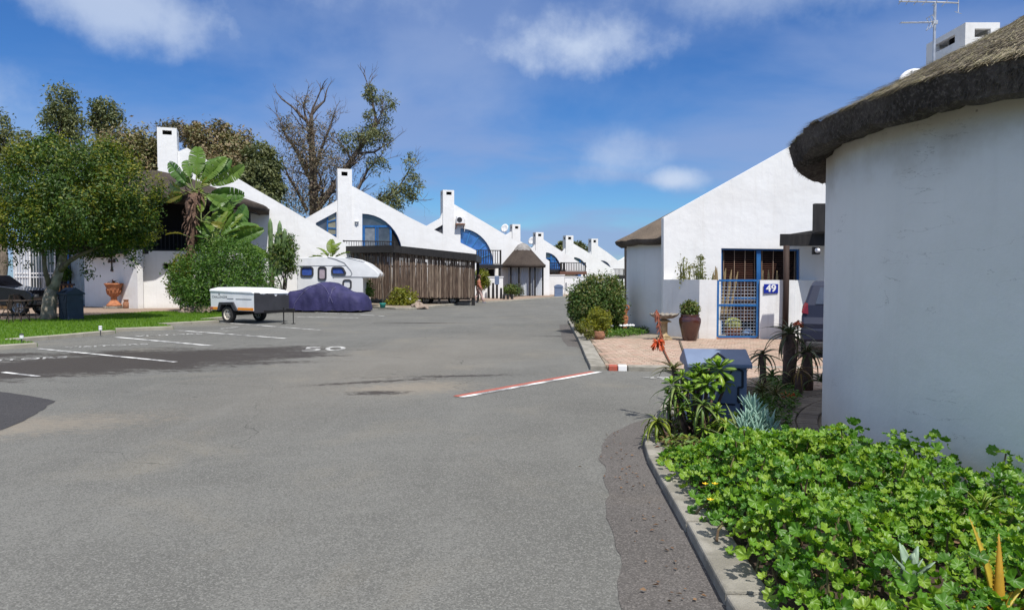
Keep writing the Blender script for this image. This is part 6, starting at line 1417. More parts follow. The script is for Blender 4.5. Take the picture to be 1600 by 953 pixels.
def cactus():
    Y = 34.2; t = thing('column_cactus', 'tall ribbed green column cactus beside the second house corner', 'cactus', (xat(425, Y), Y, 0)); p = t.location
    m = mat('cactus_skin', (.10, .17, .06), (.15, .21, .09), rough=.6, scale=8)
    for (x, y0, y1, dx) in ((424, 432, 341, -2), (437, 430, 345, 0), (431, 432, 362, 2), (443, 420, 357, 2)):
        b = MB(); n = 20; vs = []
        a, e = at(x, y0, Y) - p, at(x + dx, y1, Y) - p; N = 12
        for i in range(N + 1):
            f = i / N; c = a.lerp(e, f); r = .10 * (1 + .12 * math.sin(f * 26)) * (1 if f < .93 else max(.15, (1 - f) / .07))
            for k in range(n): an = 2 * PI * k / n; rr_ = r * (1 + .22 * (k % 4 == 0) - .05); vs.append(c + Vector((rr_ * math.cos(an), rr_ * math.sin(an), 0)))
        b.add(vs, [(i * n + k, i * n + (k + 1) % n, (i + 1) * n + (k + 1) % n, (i + 1) * n + k) for i in range(N) for k in range(n)] + [tuple(N * n + k for k in range(n))]); b.obj('column', m, t, smooth=True)
    b = MB(); b.tube([(0, 0, 0), (0, 0, 1.8)], .12, 8); b.obj('stem', M_BARK, t)
cactus()

# ------------------------------------------------------------------ pots, urn, statue, birdbath
def urn():
    p = gp(180, 484, .05); Y = 35.2; p = Vector((xat(180, Y), Y - .15, .05)); k = Y / F_PX * .97
    t = thing('garden_urn', 'tall terracotta urn on a stone block against the white entrance wall', 'urn', p)
    b = MB(); w = .36; b.box(-w, -w, 0, w, w, .11); b.obj('stone_block', M_STONE, t, bevel=.02)
    b = MB(); s = .0105 * Y * .97
    prof = [(.001, .112), (.36, .112), (.36, .17), (.30, .22), (.19, .36), (.13, .43), (.14, .47), (.18, .49), (.13, .52), (.15, .56), (.26, .66), (.30, .80), (.33, 1.0), (.38, 1.12), (.43, 1.18), (.44, 1.24), (.38, 1.25), (.34, 1.20), (.001, 1.16)]
    b.lathe([(r * .98, z) for r, z in prof], 32); b.obj('bowl', M_TERRA, t, smooth=True, fix=True)
    b = MB()
    for i in range(12):
        a = 2 * PI * i / 12; b.tube([(.27 * math.cos(a), .27 * math.sin(a), .68), (.31 * math.cos(a), .31 * math.sin(a), .80), (.335 * math.cos(a + .12), .335 * math.sin(a + .12), .96), (.33 * math.cos(a + .26), .33 * math.sin(a + .26), .86)], .022, 5)
    b.obj('garland', M_TERRA, t, smooth=True); return t, p
ut, up_ = urn()
M_REDAL = leafmat('reddish_aloe_leaf', [(.30, .06, .025), (.22, .09, .03), (.16, .13, .03), (.34, .10, .03)], trans=.15)
M_ALO = leafmat('aloe_leaf', [(.075, .145, .032), (.10, .18, .038), (.14, .215, .045), (.18, .23, .05)], trans=.12, rough=.42, spec=.5)
M_ALOY = leafmat('yellow_green_aloe_leaf', [(.13, .19, .02), (.18, .24, .022), (.24, .27, .03)], trans=.15, rough=.42, spec=.5)
M_ALOB = leafmat('tan_aloe_leaf', [(.19, .12, .045), (.25, .15, .05), (.17, .15, .04), (.30, .12, .04)], trans=.12, rough=.5)
M_AEO = leafmat('aeonium_leaf', [(.16, .30, .022), (.21, .37, .028), (.29, .42, .04), (.12, .24, .022)], trans=.25, rough=.35, spec=.5)
M_SEN = leafmat('blue_chalkstick', [(.26, .42, .34), (.34, .50, .42), (.22, .36, .28)], trans=.08, rough=.55)
M_STEM = mat('succulent_stem', (.16, .10, .075), (.09, .06, .05), rough=.9, scale=14, bump=.7)
M_DEAD = leafmat('withered_leaf', [(.19, .11, .055), (.13, .07, .04), (.24, .15, .08)], trans=.1, rough=.8)
def meshes_of(lm, L, W, curl, k=3, n=7, thick=.3, teeth=False, fold=.3, prof=None, nm='leaf'):
    return [leaf_strip(L * (1 + .08 * (i - 1)), W, n, curl * (1 + .3 * (i - 1)), thick, teeth=teeth, fold=fold, prof=prof).mesh(nm, lm, True) for i in range(k)]
t = thing('aloe_in_urn', 'spiky red aloe growing in the terracotta urn', 'plant', up_ + Vector((0, 0, 1.2)))
rosette(t, meshes_of(M_REDAL, .5, .09, 1.9), 22, 5, lay=(85, 5)); rosette(t, meshes_of(M_ALO, .3, .12, 1.0), 8, 6, lay=(30, 0))
def lathe_thing(name, label, cat, loc, prof, m, n=28, part='body', smooth=True, wob=0.0):
    t = thing(name, label, cat, loc); b = MB(); b.lathe(prof, n, wob=wob); b.obj(part, m, t, smooth=smooth, fix=True); return t
lathe_thing('clay_jar', 'small dark clay jar on the paving right of the urn', 'jar', (xat(196.5, 35.0), 35.0, .05), [(.001, 0), (.13, 0), (.15, .05), (.16, .25), (.11, .34), (.10, .38), (.14, .41), (.14, .44), (.08, .44), (.001, .40)], M_TERRA2)
def wall_cross():
    c = at(175.5, 411, 36.15); d = Vector((UB[0] - UA[0], UB[1] - UA[1], 0)).normalized(); t = thing('ornamental_cross', 'dark ornate iron cross hung on the white wall above the urn', 'cross', c, math.atan2(d.y, d.x))
    # set it on the wall plane
    A = Vector((UA[0], UA[1], 0)); r = ray(175.5, 411); nn = Vector((d.y, -d.x, 0)); s = (A - CAM).dot(nn) / r.dot(nn); t.location = CAM + r * s + nn * .04
    q = MB(); q.bar((0, 0, -.38), (0, 0, .38), .06, .03, up=(0, 1, 0)); q.bar((-.25, .005, .1), (.25, .005, .1), .03, .06); q.obj('bars', M_IRON, t)
    for (x, z) in ((-.24, .1), (.24, .1), (0, .38), (0, -.34)):
        q = MB()
        for a in (0, 1, 2): q.lathe([(.001, -.02), (.06, -.015), (.06, .015), (.001, .02)], 8, c=(x + .06 * math.cos(2.1 * a + 1.57), z + .06 * math.sin(2.1 * a + 1.57), 0))
        q.v = [(v[0], v[2], v[1]) for v in q.v]; q.obj('finial', M_IRON, t)
wall_cross()
# right-hand pots
amph = gp(957, 516, .06)
lathe_thing('amphora', 'tall terracotta amphora beside the big green bush', 'amphora', (amph.x, amph.y, .06), [(.001, 0), (.12, 0), (.145, .12), (.165, .3), (.16, .40), (.10, .47), (.085, .52), (.10, .56), (.125, .585), (.12, .605), (.09, .60), (.075, .55), (.001, .5)], M_TERRA2)
sp1 = gp(936, 531, .06)
lathe_thing('clay_pot', 'small round brown pot at the kerb before the yellowish shrub', 'pot', (sp1.x, sp1.y, .06), [(.001, 0), (.10, 0), (.145, .07), (.15, .13), (.12, .19), (.125, .21), (.10, .21), (.09, .17), (.001, .15)], M_TERRA2)
def torso():
    p = gp(977, 517, .06); t = thing('statue', 'small terracotta female torso with raised arms beside the amphora', 'statue', (p.x, p.y + .15, .06))
    s = .70 / 1.0
    b = MB(); sec = [(0, .10, .085, 0), (.10, .085, .075, .0), (.25, .095, .085, .01), (.40, .115, .10, .02), (.50, .135, .105, .02), (.58, .12, .09, .01), (.66, .095, .075, 0), (.74, .115, .09, -.01), (.80, .13, .10, -.01), (.86, .115, .075, -.01), (.90, .05, .05, -.01)]
    n = 20; vs = []
    for (z, rx, ry, dx) in sec:
        for k in range(n):
            a = 2 * PI * k / n; y = ry * math.sin(a); bx = .03 * math.exp(-((z - .78) / .05) ** 2) * (math.exp(-((a - 4.3) / .3) ** 2) + math.exp(-((a - 5.12) / .3) ** 2)); y -= bx * 1.4
            vs.append((rx * math.cos(a) + dx, y, z))
    b.add(vs, [(i * n + k, i * n + (k + 1) % n, (i + 1) * n + (k + 1) % n, (i + 1) * n + k) for i in range(len(sec) - 1) for k in range(n)] + [tuple(range(n - 1, -1, -1)), tuple((len(sec) - 1) * n + k for k in range(n))])
    for sx in (-1, 1): b.tube([(sx * .10, 0, .84), (sx * .165, -.01, .93), (sx * .13, -.02, 1.01), (sx * .03, -.02, 1.04)], [.042, .038, .032, .028], 10)
    b.lathe([(.001, .90), (.035, .91), (.055, .95), (.055, 1.0), (.03, 1.035), (.001, 1.04)], 14)
    b.v = [(x * s * 1.1, y * s * 1.1, z * s) for x, y, z in b.v]; b.obj('figure', M_TERRA, t, smooth=True)
    q = MB(); q.box(-.10, -.09, -.02, .10, .09, .003); q.obj('plinth', M_TERRA, t)
torso()
def birdbath():
    p = gp(1040, 531, .075); p = Vector((p.x - .02, p.y + .1, .075)); t = thing('birdbath', 'cast stone birdbath bowl on a fluted sandstone pedestal', 'birdbath', p)
    b = MB(); n = 72; prof = [(.06, .50), (.22, .53), (.31, .575), (.345, .62), (.33, .635), (.26, .61), (.001, .575)]; vs = []
    for (r, z) in prof:
        for k in range(n): a = 2 * PI * k / n; f = 1 + (.05 if r > .2 else 0) * math.sin(a * 18); vs.append((r * f * math.cos(a), r * f * math.sin(a), z + (.012 * math.sin(a * 18) if r > .28 else 0)))
    b.add(vs, [(i * n + k, i * n + (k + 1) % n, (i + 1) * n + (k + 1) % n, (i + 1) * n + k) for i in range(len(prof) - 1) for k in range(n)]); b.obj('bowl', M_STONE, t, smooth=True, fix=True)
    b = MB(); n = 48; prof = [(.13, .02), (.12, .07), (.10, .12), (.085, .14), (.085, .40), (.09, .42), (.13, .44), (.14, .47), (.06, .50)]; vs = []
    for (r, z) in prof:
        for k in range(n): a = 2 * PI * k / n; f = 1 - (.09 if .13 < z < .41 else 0) * (math.sin(a * 8) > 0); vs.append((r * f * math.cos(a), r * f * math.sin(a), z))
    b.add(vs, [(i * n + k, i * n + (k + 1) % n, (i + 1) * n + (k + 1) % n, (i + 1) * n + k) for i in range(len(prof) - 1) for k in range(n)]); b.obj('column', M_STONEY, t, fix=True)
    b = MB(); b.box(-.17, -.17, 0, .17, .17, .05); b.box(-.125, -.125, .049, .125, .125, .1); b.obj('plinth', M_STONEY, t, bevel=.012); b = MB(); b.box(-.15, -.15, .43, .15, .15, .46); b.obj('cap', M_STONEY, t, bevel=.012)
birdbath()
pp = gp(1081, 533, .075)
lathe_thing('glazed_pot', 'big brown glazed pot holding a clipped ball shrub', 'pot', (pp.x, pp.y + .2, .075), [(.001, 0), (.155, 0), (.17, .03), (.22, .25), (.262, .44), (.26, .53), (.215, .585), (.225, .61), (.235, .63), (.20, .63), (.18, .57), (.001, .52)], M_GLAZE, n=40)
t = thing('clipped_shrub', 'small clipped ball shrub growing in the big brown glazed pot', 'shrub', (pp.x, pp.y + .2, .62))
foliage('crown', t, [(0, 0, .21, .19, .19, .18)], 2600, .05, .03, M_BUSH2, 57, clusters=160, spread=.16, shell=.55)
b = MB(); b.tube([(0, 0, -.05), (0, 0, .15)], .02, 6); b.obj('stem', M_BARK, t)
# plants behind the courtyard wall
def twiggy(label, px, Y, ztop, z0, n, seed, lm, w=.35):
    t = thing('courtyard_plant', label, 'plant', (xat(px, Y), Y, .05)); rg = random.Random(seed); b = MB(); tips = []
    for i in range(n):
        x = rg.uniform(-w, w); e = Vector((x, rg.uniform(-.15, .15), ztop - rg.uniform(0, .5))); s = Vector((x * .3, 0, 0)); m = s.lerp(e, .6) + Vector((rg.uniform(-.06, .06), 0, 0)); b.tube([s, m, e], [.03, .022, .012], 6); tips += [e, m.lerp(e, .5), m.lerp(e, .75)]
    b.obj('stem', M_STALK, t); foliage('leaves', t, [(e.x, e.y, e.z, .07, .07, .07) for e in tips], 420, .07, .03, lm, seed, clusters=5, spread=.5, shell=.2)
twiggy('branching succulent behind the left part of the courtyard wall', 1069, 18.2, 2.12, 0, 5, 61, M_OLIVE, .22); twiggy('taller branching succulent behind the courtyard wall left of the gate', 1100, 18.2, 2.12, 0, 5, 62, M_OLIVE, .24)
def finger_cactus(label, px, Y, L, seed, rad=.022):
    t = thing('finger_cactus', label, 'cactus', (xat(px, Y), Y, .05)); m = mat('tan_cactus_%d' % seed, (.30, .21, .11), (.22, .17, .08), rough=.8, scale=20)
    for (x, y, dx) in L:
        e = at(x + dx, y, Y) - t.location; s = at(x, 500, Y) - t.location; b = MB(); n = 10; vs = []
        for i in range(9):
            c = s.lerp(e, i / 8); r = rad * (1 if i < 7 else (.85 if i == 7 else .3))
            for k in range(n): a = 2 * PI * k / n; vs.append(c + Vector((r * (1 + .25 * (k % 2)) * math.cos(a), r * (1 + .25 * (k % 2)) * math.sin(a), 0)))
        b.add(vs, [(i * n + k, i * n + (k + 1) % n, (i + 1) * n + (k + 1) % n, (i + 1) * n + k) for i in range(8) for k in range(n)] + [tuple(80 + k for k in range(n))]); b.obj('column', m, t)
finger_cactus('cluster of tan finger cacti leaning over the left gate post', 1130, 17.95, [(1126, 419, 8), (1128, 424, 4), (1131, 422, 12), (1134, 421, 9), (1138, 424, 15), (1122, 418, -2), (1119, 416, -1), (1115, 425, 0)], 71)
finger_cactus('thin tan finger cacti seen over the wall right of the gate', 1200, 17.9, [(1191, 422, 1), (1200, 421, 1), (1214, 423, 0), (1226, 425, 2)], 72, .025)
t = thing('barrel_cactus', 'round golden barrel cactus in a clay bowl behind the gate', 'cactus', (xat(1147, 17.75), 17.78, .06))
b = MB(); b.lathe([(.001, 0), (.15, 0), (.21, .22), (.22, .25), (.19, .25), (.001, .22)], 24); b.obj('bowl', M_TERRA2, t, smooth=True)
b = MB(); n = 48; prof = [(.12, .22), (.18, .28), (.195, .36), (.17, .44), (.10, .50), (.001, .52)]; vs = []
for (r, z) in prof:
    for k in range(n): f = 1 + .09 * math.cos(k * PI / 1.5); vs.append((r * f * math.cos(2 * PI * k / n), r * f * math.sin(2 * PI * k / n), z))
b.add(vs, [(i * n + k, i * n + (k + 1) % n, (i + 1) * n + (k + 1) % n, (i + 1) * n + k) for i in range(len(prof) - 1) for k in range(n)]); b.obj('cactus_ball', mat('golden_cactus', (.22, .26, .05), (.36, .36, .12), rough=.7, scale=40), t)
t = thing('blue_pot', 'small blue bowl with pale rim behind the gate', 'pot', (xat(1170, 17.8), 17.8, .06)); b = MB(); b.lathe([(.001, .12), (.16, .12), (.17, .15), (.10, .17), (.07, .24), (.001, .25)], 20); b.lathe([(.001, 0), (.08, 0), (.10, .12), (.001, .12)], 16); b.obj('body', mat('pale_blue_glaze', (.20, .33, .55), rough=.3), t, smooth=True)

# teal pot with bare stems, stump and boulder by the carport; rocks edging the forecourt
tp = gp(598, 481, .085); t = lathe_thing('teal_pot', 'small teal pot with bare crooked stems before the pole carport', 'pot', (tp.x, tp.y, .085), [(.001, 0), (.12, 0), (.15, .2), (.16, .24), (.12, .24), (.001, .2)], mat('teal_plastic', (.03, .26, .21), rough=.4))
b = MB(); b.tube([(0, 0, .2), (.02, 0, .6), (-.02, 0, 1.2), (.05, 0, 1.75)], [.045, .04, .03, .02], 6); b.tube([(.02, 0, .3), (.35, 0, .75), (.5, 0, .95)], [.035, .03, .02], 6); b.tube([(-.02, 0, 1.0), (-.12, 0, 1.45), (-.1, 0, 1.7)], [.03, .02, .015], 6); b.obj('stem', M_BARK, t, smooth=True)
st = gp(573, 486); lathe_thing('tree_stump', 'pale grey tree stump at the nose of the covered car', 'stump', (st.x, st.y, 0), [(.24, -.02), (.19, .2), (.17, .45), (.19, .63), (.12, .62), (.001, .64)], M_STONE, wob=.12)
def rock(label, px, py, r, seed, h=.6):
    p = gp(px, py, .06); t = thing('boulder', label, 'rock', p); b = MB(); b.lathe([(.001, -.02), (r, -.02), (r * 1.08, r * .25 * h), (r * .95, r * .6 * h), (r * .55, r * .95 * h), (.001, r * h)], 14, wob=.28, seed=seed); b.obj('stone', mat('boulder_%d' % seed, (.34, .27, .22), (.24, .19, .15), rough=.95, scale=5, bump=.8), t, smooth=True, fix=True)
rock('grey boulder beside the golden shrub before the carport', 656, 481, .42, 1, .45); rock('pinkish rounded rock at the foot of the big bush', 307, 488, .36, 2, 1.0); rock('small pale rock left of the pinkish one by the bush', 292, 489, .28, 3); rock('flat pale rock right of the pinkish one behind the trailer', 323, 488.5, .30, 4)

# ------------------------------------------------------------------ black poles, person, lights, table
BG = 'black wooden bollards along the far pavement'
for i, (x, yt, yb, lab) in enumerate(((757, 444, 465, 'black bollard pole behind the walking person'), (763.5, 440, 466, 'tallest black bollard pole, before the low white wall'), (770.5, 442, 466.5, 'black bollard pole left of the grey meter box post'), (783, 450, 467, 'black bollard pole right of the grey meter box post'))):
    p = gp(x, yb, .07); H = zat(yt, p.y) - .07; t = thing('bollard', lab, 'bollard', p, 0, BG); b = MB(); b.tube([(0, 0, -.05), (0, 0, H)], [.10, .075], 8); b.obj('pole', M_BLACKW, t)
for i, (x, lab) in enumerate(((787.5, 'short black stump left of the low green shrub'), (793.5, 'short black stump in front of the low green shrub'), (800, 'short black stump at the right of the low green shrub'))):
    p = gp(x, 467.5, .07); t = thing('bollard', lab, 'bollard', p, 0, BG); b = MB(); b.tube([(0, 0, -.05), (0, 0, .34)], [.10, .085], 8); b.obj('pole', M_BLACKW, t)
p = gp(776.5, 466.5, .07); t = thing('meter_box', 'grey meter box on a black post among the bollards', 'meter box', p); b = MB(); b.tube([(0, 0, -.02), (0, 0, 1.0)], .08, 8); b.obj('post', M_BLACKW, t); b = MB(); b.box(-.16, -.1, 1.0, .16, .1, 1.62); b.obj('box', M_STEELB, t, bevel=.01)
def skin(name, parent, V, E, Rr, m, sub=1):
    me = bpy.data.meshes.new(name); me.from_pydata(V, E, []); o = link(name, me, parent); me.materials.append(m)
    sm = o.modifiers.new('skin', 'SKIN'); sm.use_smooth_shade = True
    for i, r in enumerate(Rr): v = me.skin_vertices[0].data[i]; v.radius = (r, r) if not isinstance(r, tuple) else r; v.use_root = (i == 0)
    s = o.modifiers.new('sub', 'SUBSURF'); s.levels = sub; s.render_levels = sub; return o
def person():
    p = gp(748, 473.2); t = thing('person', 'person in salmon jersey and pale pink trousers walking out from behind the carport', 'person', (p.x, p.y, 0), R(12))
    M_SK = mat('skin', (.32, .17, .11), rough=.55); M_HAIR = mat('brown_hair', (.075, .032, .02), (.05, .022, .015), rough=.7); M_TOP = mat('salmon_jersey', (.50, .19, .12), (.40, .145, .09), rough=.85, scale=9, bump=.4); M_PANT = mat('pale_pink_trousers', (.60, .43, .39), (.48, .32, .29), rough=.85, scale=7, bump=.4); M_SHOE = mat('grey_shoe', (.12, .13, .17), rough=.6)
    # walking towards +x, slightly away; right leg behind, left leg ahead
    V = [(0, 0, .92), (0, 0, 1.08), (.01, 0, 1.25), (.02, 0, 1.40), (.03, 0, 1.48), (.05, 0, 1.56), (.055, 0, 1.66), (.045, 0, 1.72),
         (.0, -.09, .88), (.14, -.10, .50), (.27, -.10, .10), (.38, -.10, .045), (.0, .09, .88), (-.06, .10, .50), (-.30, .10, .16), (-.24, .10, .06),
         (.02, -.17, 1.38), (-.03, -.21, 1.12), (.10, -.22, .90), (.13, -.22, .83), (.02, .17, 1.38), (.08, .21, 1.12), (.22, .20, .92), (.25, .20, .86)]
    E = [(0, 1), (1, 2), (2, 3), (3, 4), (4, 5), (5, 6), (6, 7), (0, 8), (8, 9), (9, 10), (10, 11), (0, 12), (12, 13), (13, 14), (14, 15), (3, 16), (16, 17), (17, 18), (18, 19), (3, 20), (20, 21), (21, 22), (22, 23)]
    Rr = [.13, .115, .13, .12, .055, .06, .085, .06, .085, .058, .04, .035, .085, .058, .04, .035, .055, .042, .032, .03, .055, .042, .032, .03]
    n0 = len(V)
    for hand, d in ((19, -1), (23, 1)):
        hx, hy, hz = V[hand]
        for k, (dx, dy, dz) in enumerate(((.02, -.025, -.09), (.03, -.008, -.10), (.03, .010, -.095), (.02, .026, -.08), (.06, -.03 * d, -.04))):
            V.append((hx + dx * .5, hy + dy, hz + dz * .5)); V.append((hx + dx, hy + dy, hz + dz)); E += [(hand, len(V) - 2), (len(V) - 2, len(V) - 1)]; Rr += [.010, .008]
    skin('body', t, V, E, Rr, M_SK)
    q = [V[i] for i in (1, 2, 3, 16, 17, 18, 20, 21, 22, 0)]; skin('jersey', t, q, [(0, 1), (1, 2), (2, 3), (3, 4), (4, 5), (2, 6), (6, 7), (7, 8), (0, 9)], [.145, .155, .145, .08, .065, .055, .08, .065, .055, .155], M_TOP)
    q = [V[i] for i in (0, 8, 9, 10, 12, 13, 14)]; skin('trousers', t, q, [(0, 1), (1, 2), (2, 3), (0, 4), (4, 5), (5, 6)], [.15, .115, .085, .07, .115, .085, .07], M_PANT)
    h = (.05, 0, 1.63); b = MB()
    b.lathe([(.001, -.13), (.07, -.10), (.105, -.03), (.108, .05), (.08, .105), (.001, .125)], 16, c=(h[0] - .02, 0, h[2] + .015)); b.v = [(x if x < .075 else .075 + (x - .075) * .2, y, z) for x, y, z in b.v]; b.obj('hair', M_HAIR, t, smooth=True)
    b = MB(); b.tube([(.125, 0, 1.66), (.15, 0, 1.625), (.128, 0, 1.615)], [.008, .014, .008], 6); b.obj('nose', M_SK, t)
    b = MB()
    for y in (-.032, .032): b.lathe([(.001, -.008), (.01, 0), (.001, .008)], 8, c=(.128, y, 1.665))
    b.obj('eye', M_DARK, t)
    for (x, y, z, a) in ((.30, -.10, .0, 0), (-.27, .10, .035, R(25))):
        b = MB(); b.lathe([(.05, 0), (.052, .03), (.045, .07), (.001, .085)], 14); b.v = [(v[0] * 2.5 + (.03 if v[2] < .06 else 0), v[1] * .95, v[2]) for v in b.v]; o = b.obj('shoe', M_SHOE, t, loc=(x, y, z), smooth=True); o.rotation_euler = (0, a, 0)
person()
for (x, y, lab) in ((34, 535, 'small white garden light on the lawn nearer the left edge'), (157, 521, 'small white garden light on the lawn nearer the bays')):
    p = gp(x, y, .08); t = thing('garden_light', lab, 'garden light', p, 0, 'small white garden lights in the lawn'); b = MB(); b.tube([(0, 0, -.05), (0, 0, .10)], .012, 6); b.obj('stake', M_DGREY, t); b = MB(); b.lathe([(.03, .08), (.042, .1), (.042, .17), (.001, .18)], 12); b.obj('shade', M_SIGNW, t); b = MB(); b.lathe([(.046, .183), (.04, .205), (.001, .21)], 12); b.obj('cap', M_DGREY if x < 100 else M_SIGNW, t)
# black car nose at the far left and wire table set before it
bc = thing('parked_car', 'black car with its nose showing at the left edge behind the wire table', 'car', (xat(27, 27.9), 27.9, .05), R(4))
b = MB(); pr = [(.50, .42), (.58, .52), (.60, .78), (.54, .92), (.38, 1.02), (-.3, 1.13), (-.75, 1.20), (-1.3, 1.62), (-2.8, 1.70), (-3.5, 1.2), (-3.6, .5), (-.38, .40), (-.36, .60), (-.2, .76), (0, .80), (.2, .76), (.36, .60), (.38, .42)]
b.prism(pr, [], -.05, 1.7); b.obj('body', M_CARB, bc, bevel=.05)
b = MB(); b.box(.45, 0, .42, .68, 1.65, .62); b.obj('bumper', M_CARB, bc, bevel=.04); b = MB(); b.box(-.55, .2, .35, .5, 1.5, .75); b.obj('engine_bay', M_DARK, bc)
b = MB(); b.box(.50, .02, .74, .615, .32, .88); b.obj('headlight', M_GLASS, bc, bevel=.02)
for y in (.08, 1.55): wheel(bc, (0, y, .34), .34, .22, axis='Y')
b = MB(); pr2 = [(-.9, 1.22), (-1.32, 1.56), (-2.2, 1.60), (-2.2, 1.22)]; b.prism(pr2, [], -.062, -.052); b.obj('side_window', M_GLASS, bc)
def wire_set():
    p = at(22, 500, 24.0); p.z = .08; t = thing('garden_table', 'rusty wire garden table on the lawn before the black car', 'table', p); b = MB(); r = .42
    b.tube([(r * 1.5 * math.cos(2 * PI * k / 24), r * math.sin(2 * PI * k / 24), .72) for k in range(25)], .022, 5)
    for k in range(-5, 6): y = k * .075; w = 1.5 * math.sqrt(max(r * r - y * y, .01)); b.tube([(-w, y, .715), (w, y, .715)], .010, 4)
    b.obj('tabletop', M_IRON, t); 
    for a in (0.6, 2.5, 3.8, 5.6):
        b = MB(); b.tube([(.5 * math.cos(a), .32 * math.sin(a), .71), (.3 * math.cos(a), .2 * math.sin(a), .4), (.52 * math.cos(a), .34 * math.sin(a), 0)], .015, 5); b.obj('leg', M_IRON, t)
    b = MB(); b.tube([(.34 * math.cos(2 * PI * k / 16), .24 * math.sin(2 * PI * k / 16), .3) for k in range(17)], .012, 4); b.obj('stretcher', M_IRON, t)
    for (x, dy, rz, lab) in ((40, 24.6, 100, 'rusty wire garden chair with tall back right of the wire table'), (4, 23.4, -70, 'rusty wire garden chair at the left edge beside the wire table')):
        q = at(x, 500, dy); c = thing('garden_chair', lab, 'chair', (q.x, q.y, .08), R(rz), 'rusty wire garden chairs'); b = MB(); b.tube([(-.2, -.2, .45), (.2, -.2, .45), (.2, .2, .45), (-.2, .2, .45), (-.2, -.2, .45)], .014, 5)
        for k in range(-3, 4): b.tube([(k * .055, -.2, .452), (k * .055, .2, .452)], .007, 4)
        b.obj('seat', M_IRON, c); b = MB(); b.tube([(-.2, .2, .45), (-.2, .27, .92), (.2, .27, .92), (.2, .2, .45)], .015, 5)
        for k in range(-2, 3): b.tube([(k * .065, .2, .45), (k * .065, .27, .92)], .007, 4)
        b.obj('backrest', M_IRON, c)
        for sx in (-1, 1):
            for sy in (-1, 1): b = MB(); b.tube([(sx * .2, sy * .2, .45), (sx * .22, sy * .24, 0)], .013, 5); b.obj('leg', M_IRON, c)
wire_set()
pa = at(9, 448, 34.5); t = lathe_thing('stone_planter', 'wide tan planter at the left edge before the white wall', 'planter', (pa.x, pa.y, .05), [(.001, 0), (.35, 0), (.42, .5), (.62, .92), (.66, 1.0), (.55, 1.0), (.001, .9)], M_STONEY, n=30)
t = thing('planter_aloe', 'reddish aloe in the wide tan planter at the left edge', 'plant', (pa.x, pa.y, .98)); rosette(t, meshes_of(M_REDAL, .62, .10, 1.7), 24, 8, lay=(80, 10))
tr_ = at(92, 440, 40.3); tree('courtyard_shrub', 'leafy shrub seen behind the glazed doors by the trunk', 'bush', 101, None, 38.2, [(101, 428, 6, 9, 0)], 500, .16, .07, M_BUSH, .04, 49, clusters=40, ntw=5)
bn = at(98, 452, 37.6); t = thing('wooden_bench', 'brown wooden slatted bench end behind the dark blue steel bin', 'bench', (bn.x, bn.y, .05)); 
for k in range(5): b = MB(); b.box(-.45 + k * .22, 0, .1, -.36 + k * .22, .05, 1.1); b.obj('slat', mat('honey_timber_%d' % k, (.33, .16, .06), (.25, .12, .045), rough=.7), t)
b = MB(); b.box(-.5, -.03, 1.1, .6, .08, 1.2); b.box(-.5, -.45, .48, .6, .0, .54); b.obj('rail', M_BROWNW, t)
for x in (-.42, .52): b = MB(); b.box(x - .04, -.42, 0, x + .04, -.34, .48); b.obj('leg', M_BROWNW, t)
# ------------------------------------------------------------------ foreground: geranium bed
M_GER = leafmat('geranium_leaf', [(.055, .155, .012), (.085, .215, .016), (.125, .275, .02), (.175, .325, .026), (.24, .36, .032)], trans=.36, rough=.42, spec=.45)
M_GERS = mat('geranium_stem', (.16, .15, .06), (.12, .075, .045), rough=.8, scale=20)
def ger_leaf(seed):
    """kidney shaped, pleated and scalloped leaf about 1 m across (scaled later), stalk side at -X"""
    rg = random.Random(seed); n = 29; vs = [(0, 0, 0)]; a0, a1 = R(-165), R(165); rings = (.45, 1.0); cup = rg.uniform(.10, .26); ph = rg.uniform(-.3, .3); w1 = rg.uniform(0, 6)
    for ri, q in enumerate(rings):
        for k in range(n):
            t = k / (n - 1); a = a0 + (a1 - a0) * t; c = math.cos(2 * PI * 7 * t + PI + ph)               # seven lobes
            tooth = .045 * math.cos(2 * PI * 14 * t) if ri else 0
            r = .5 * q * ((.94 + .040 * c + tooth * .9) if ri else 1) * (1 - .12 * (abs(t - .5) > .43)) * rg.uniform(.95, 1.05)
            z = cup * q * q + (.04, .085)[ri] * c + (.02, .09)[ri] * math.sin(a * 2.5 + w1) + rg.uniform(-.02, .02) * q
            vs.append((r * math.cos(a), r * math.sin(a), z))
    fs = [(0, 1 + k, 2 + k, 2 + k) for k in range(n - 1)]
    fs += [(1 + k, 1 + n + k, 2 + n + k, 2 + k) for k in range(n - 1)]
    return vs, fs
GL = [ger_leaf(s) for s in range(5)]
EXC = [(1.80, 3.16, .15), (1.76, 3.0, .12), (2.06, 3.0, .12), (2.12, 3.45, .17), (2.30, 3.5, .12)]
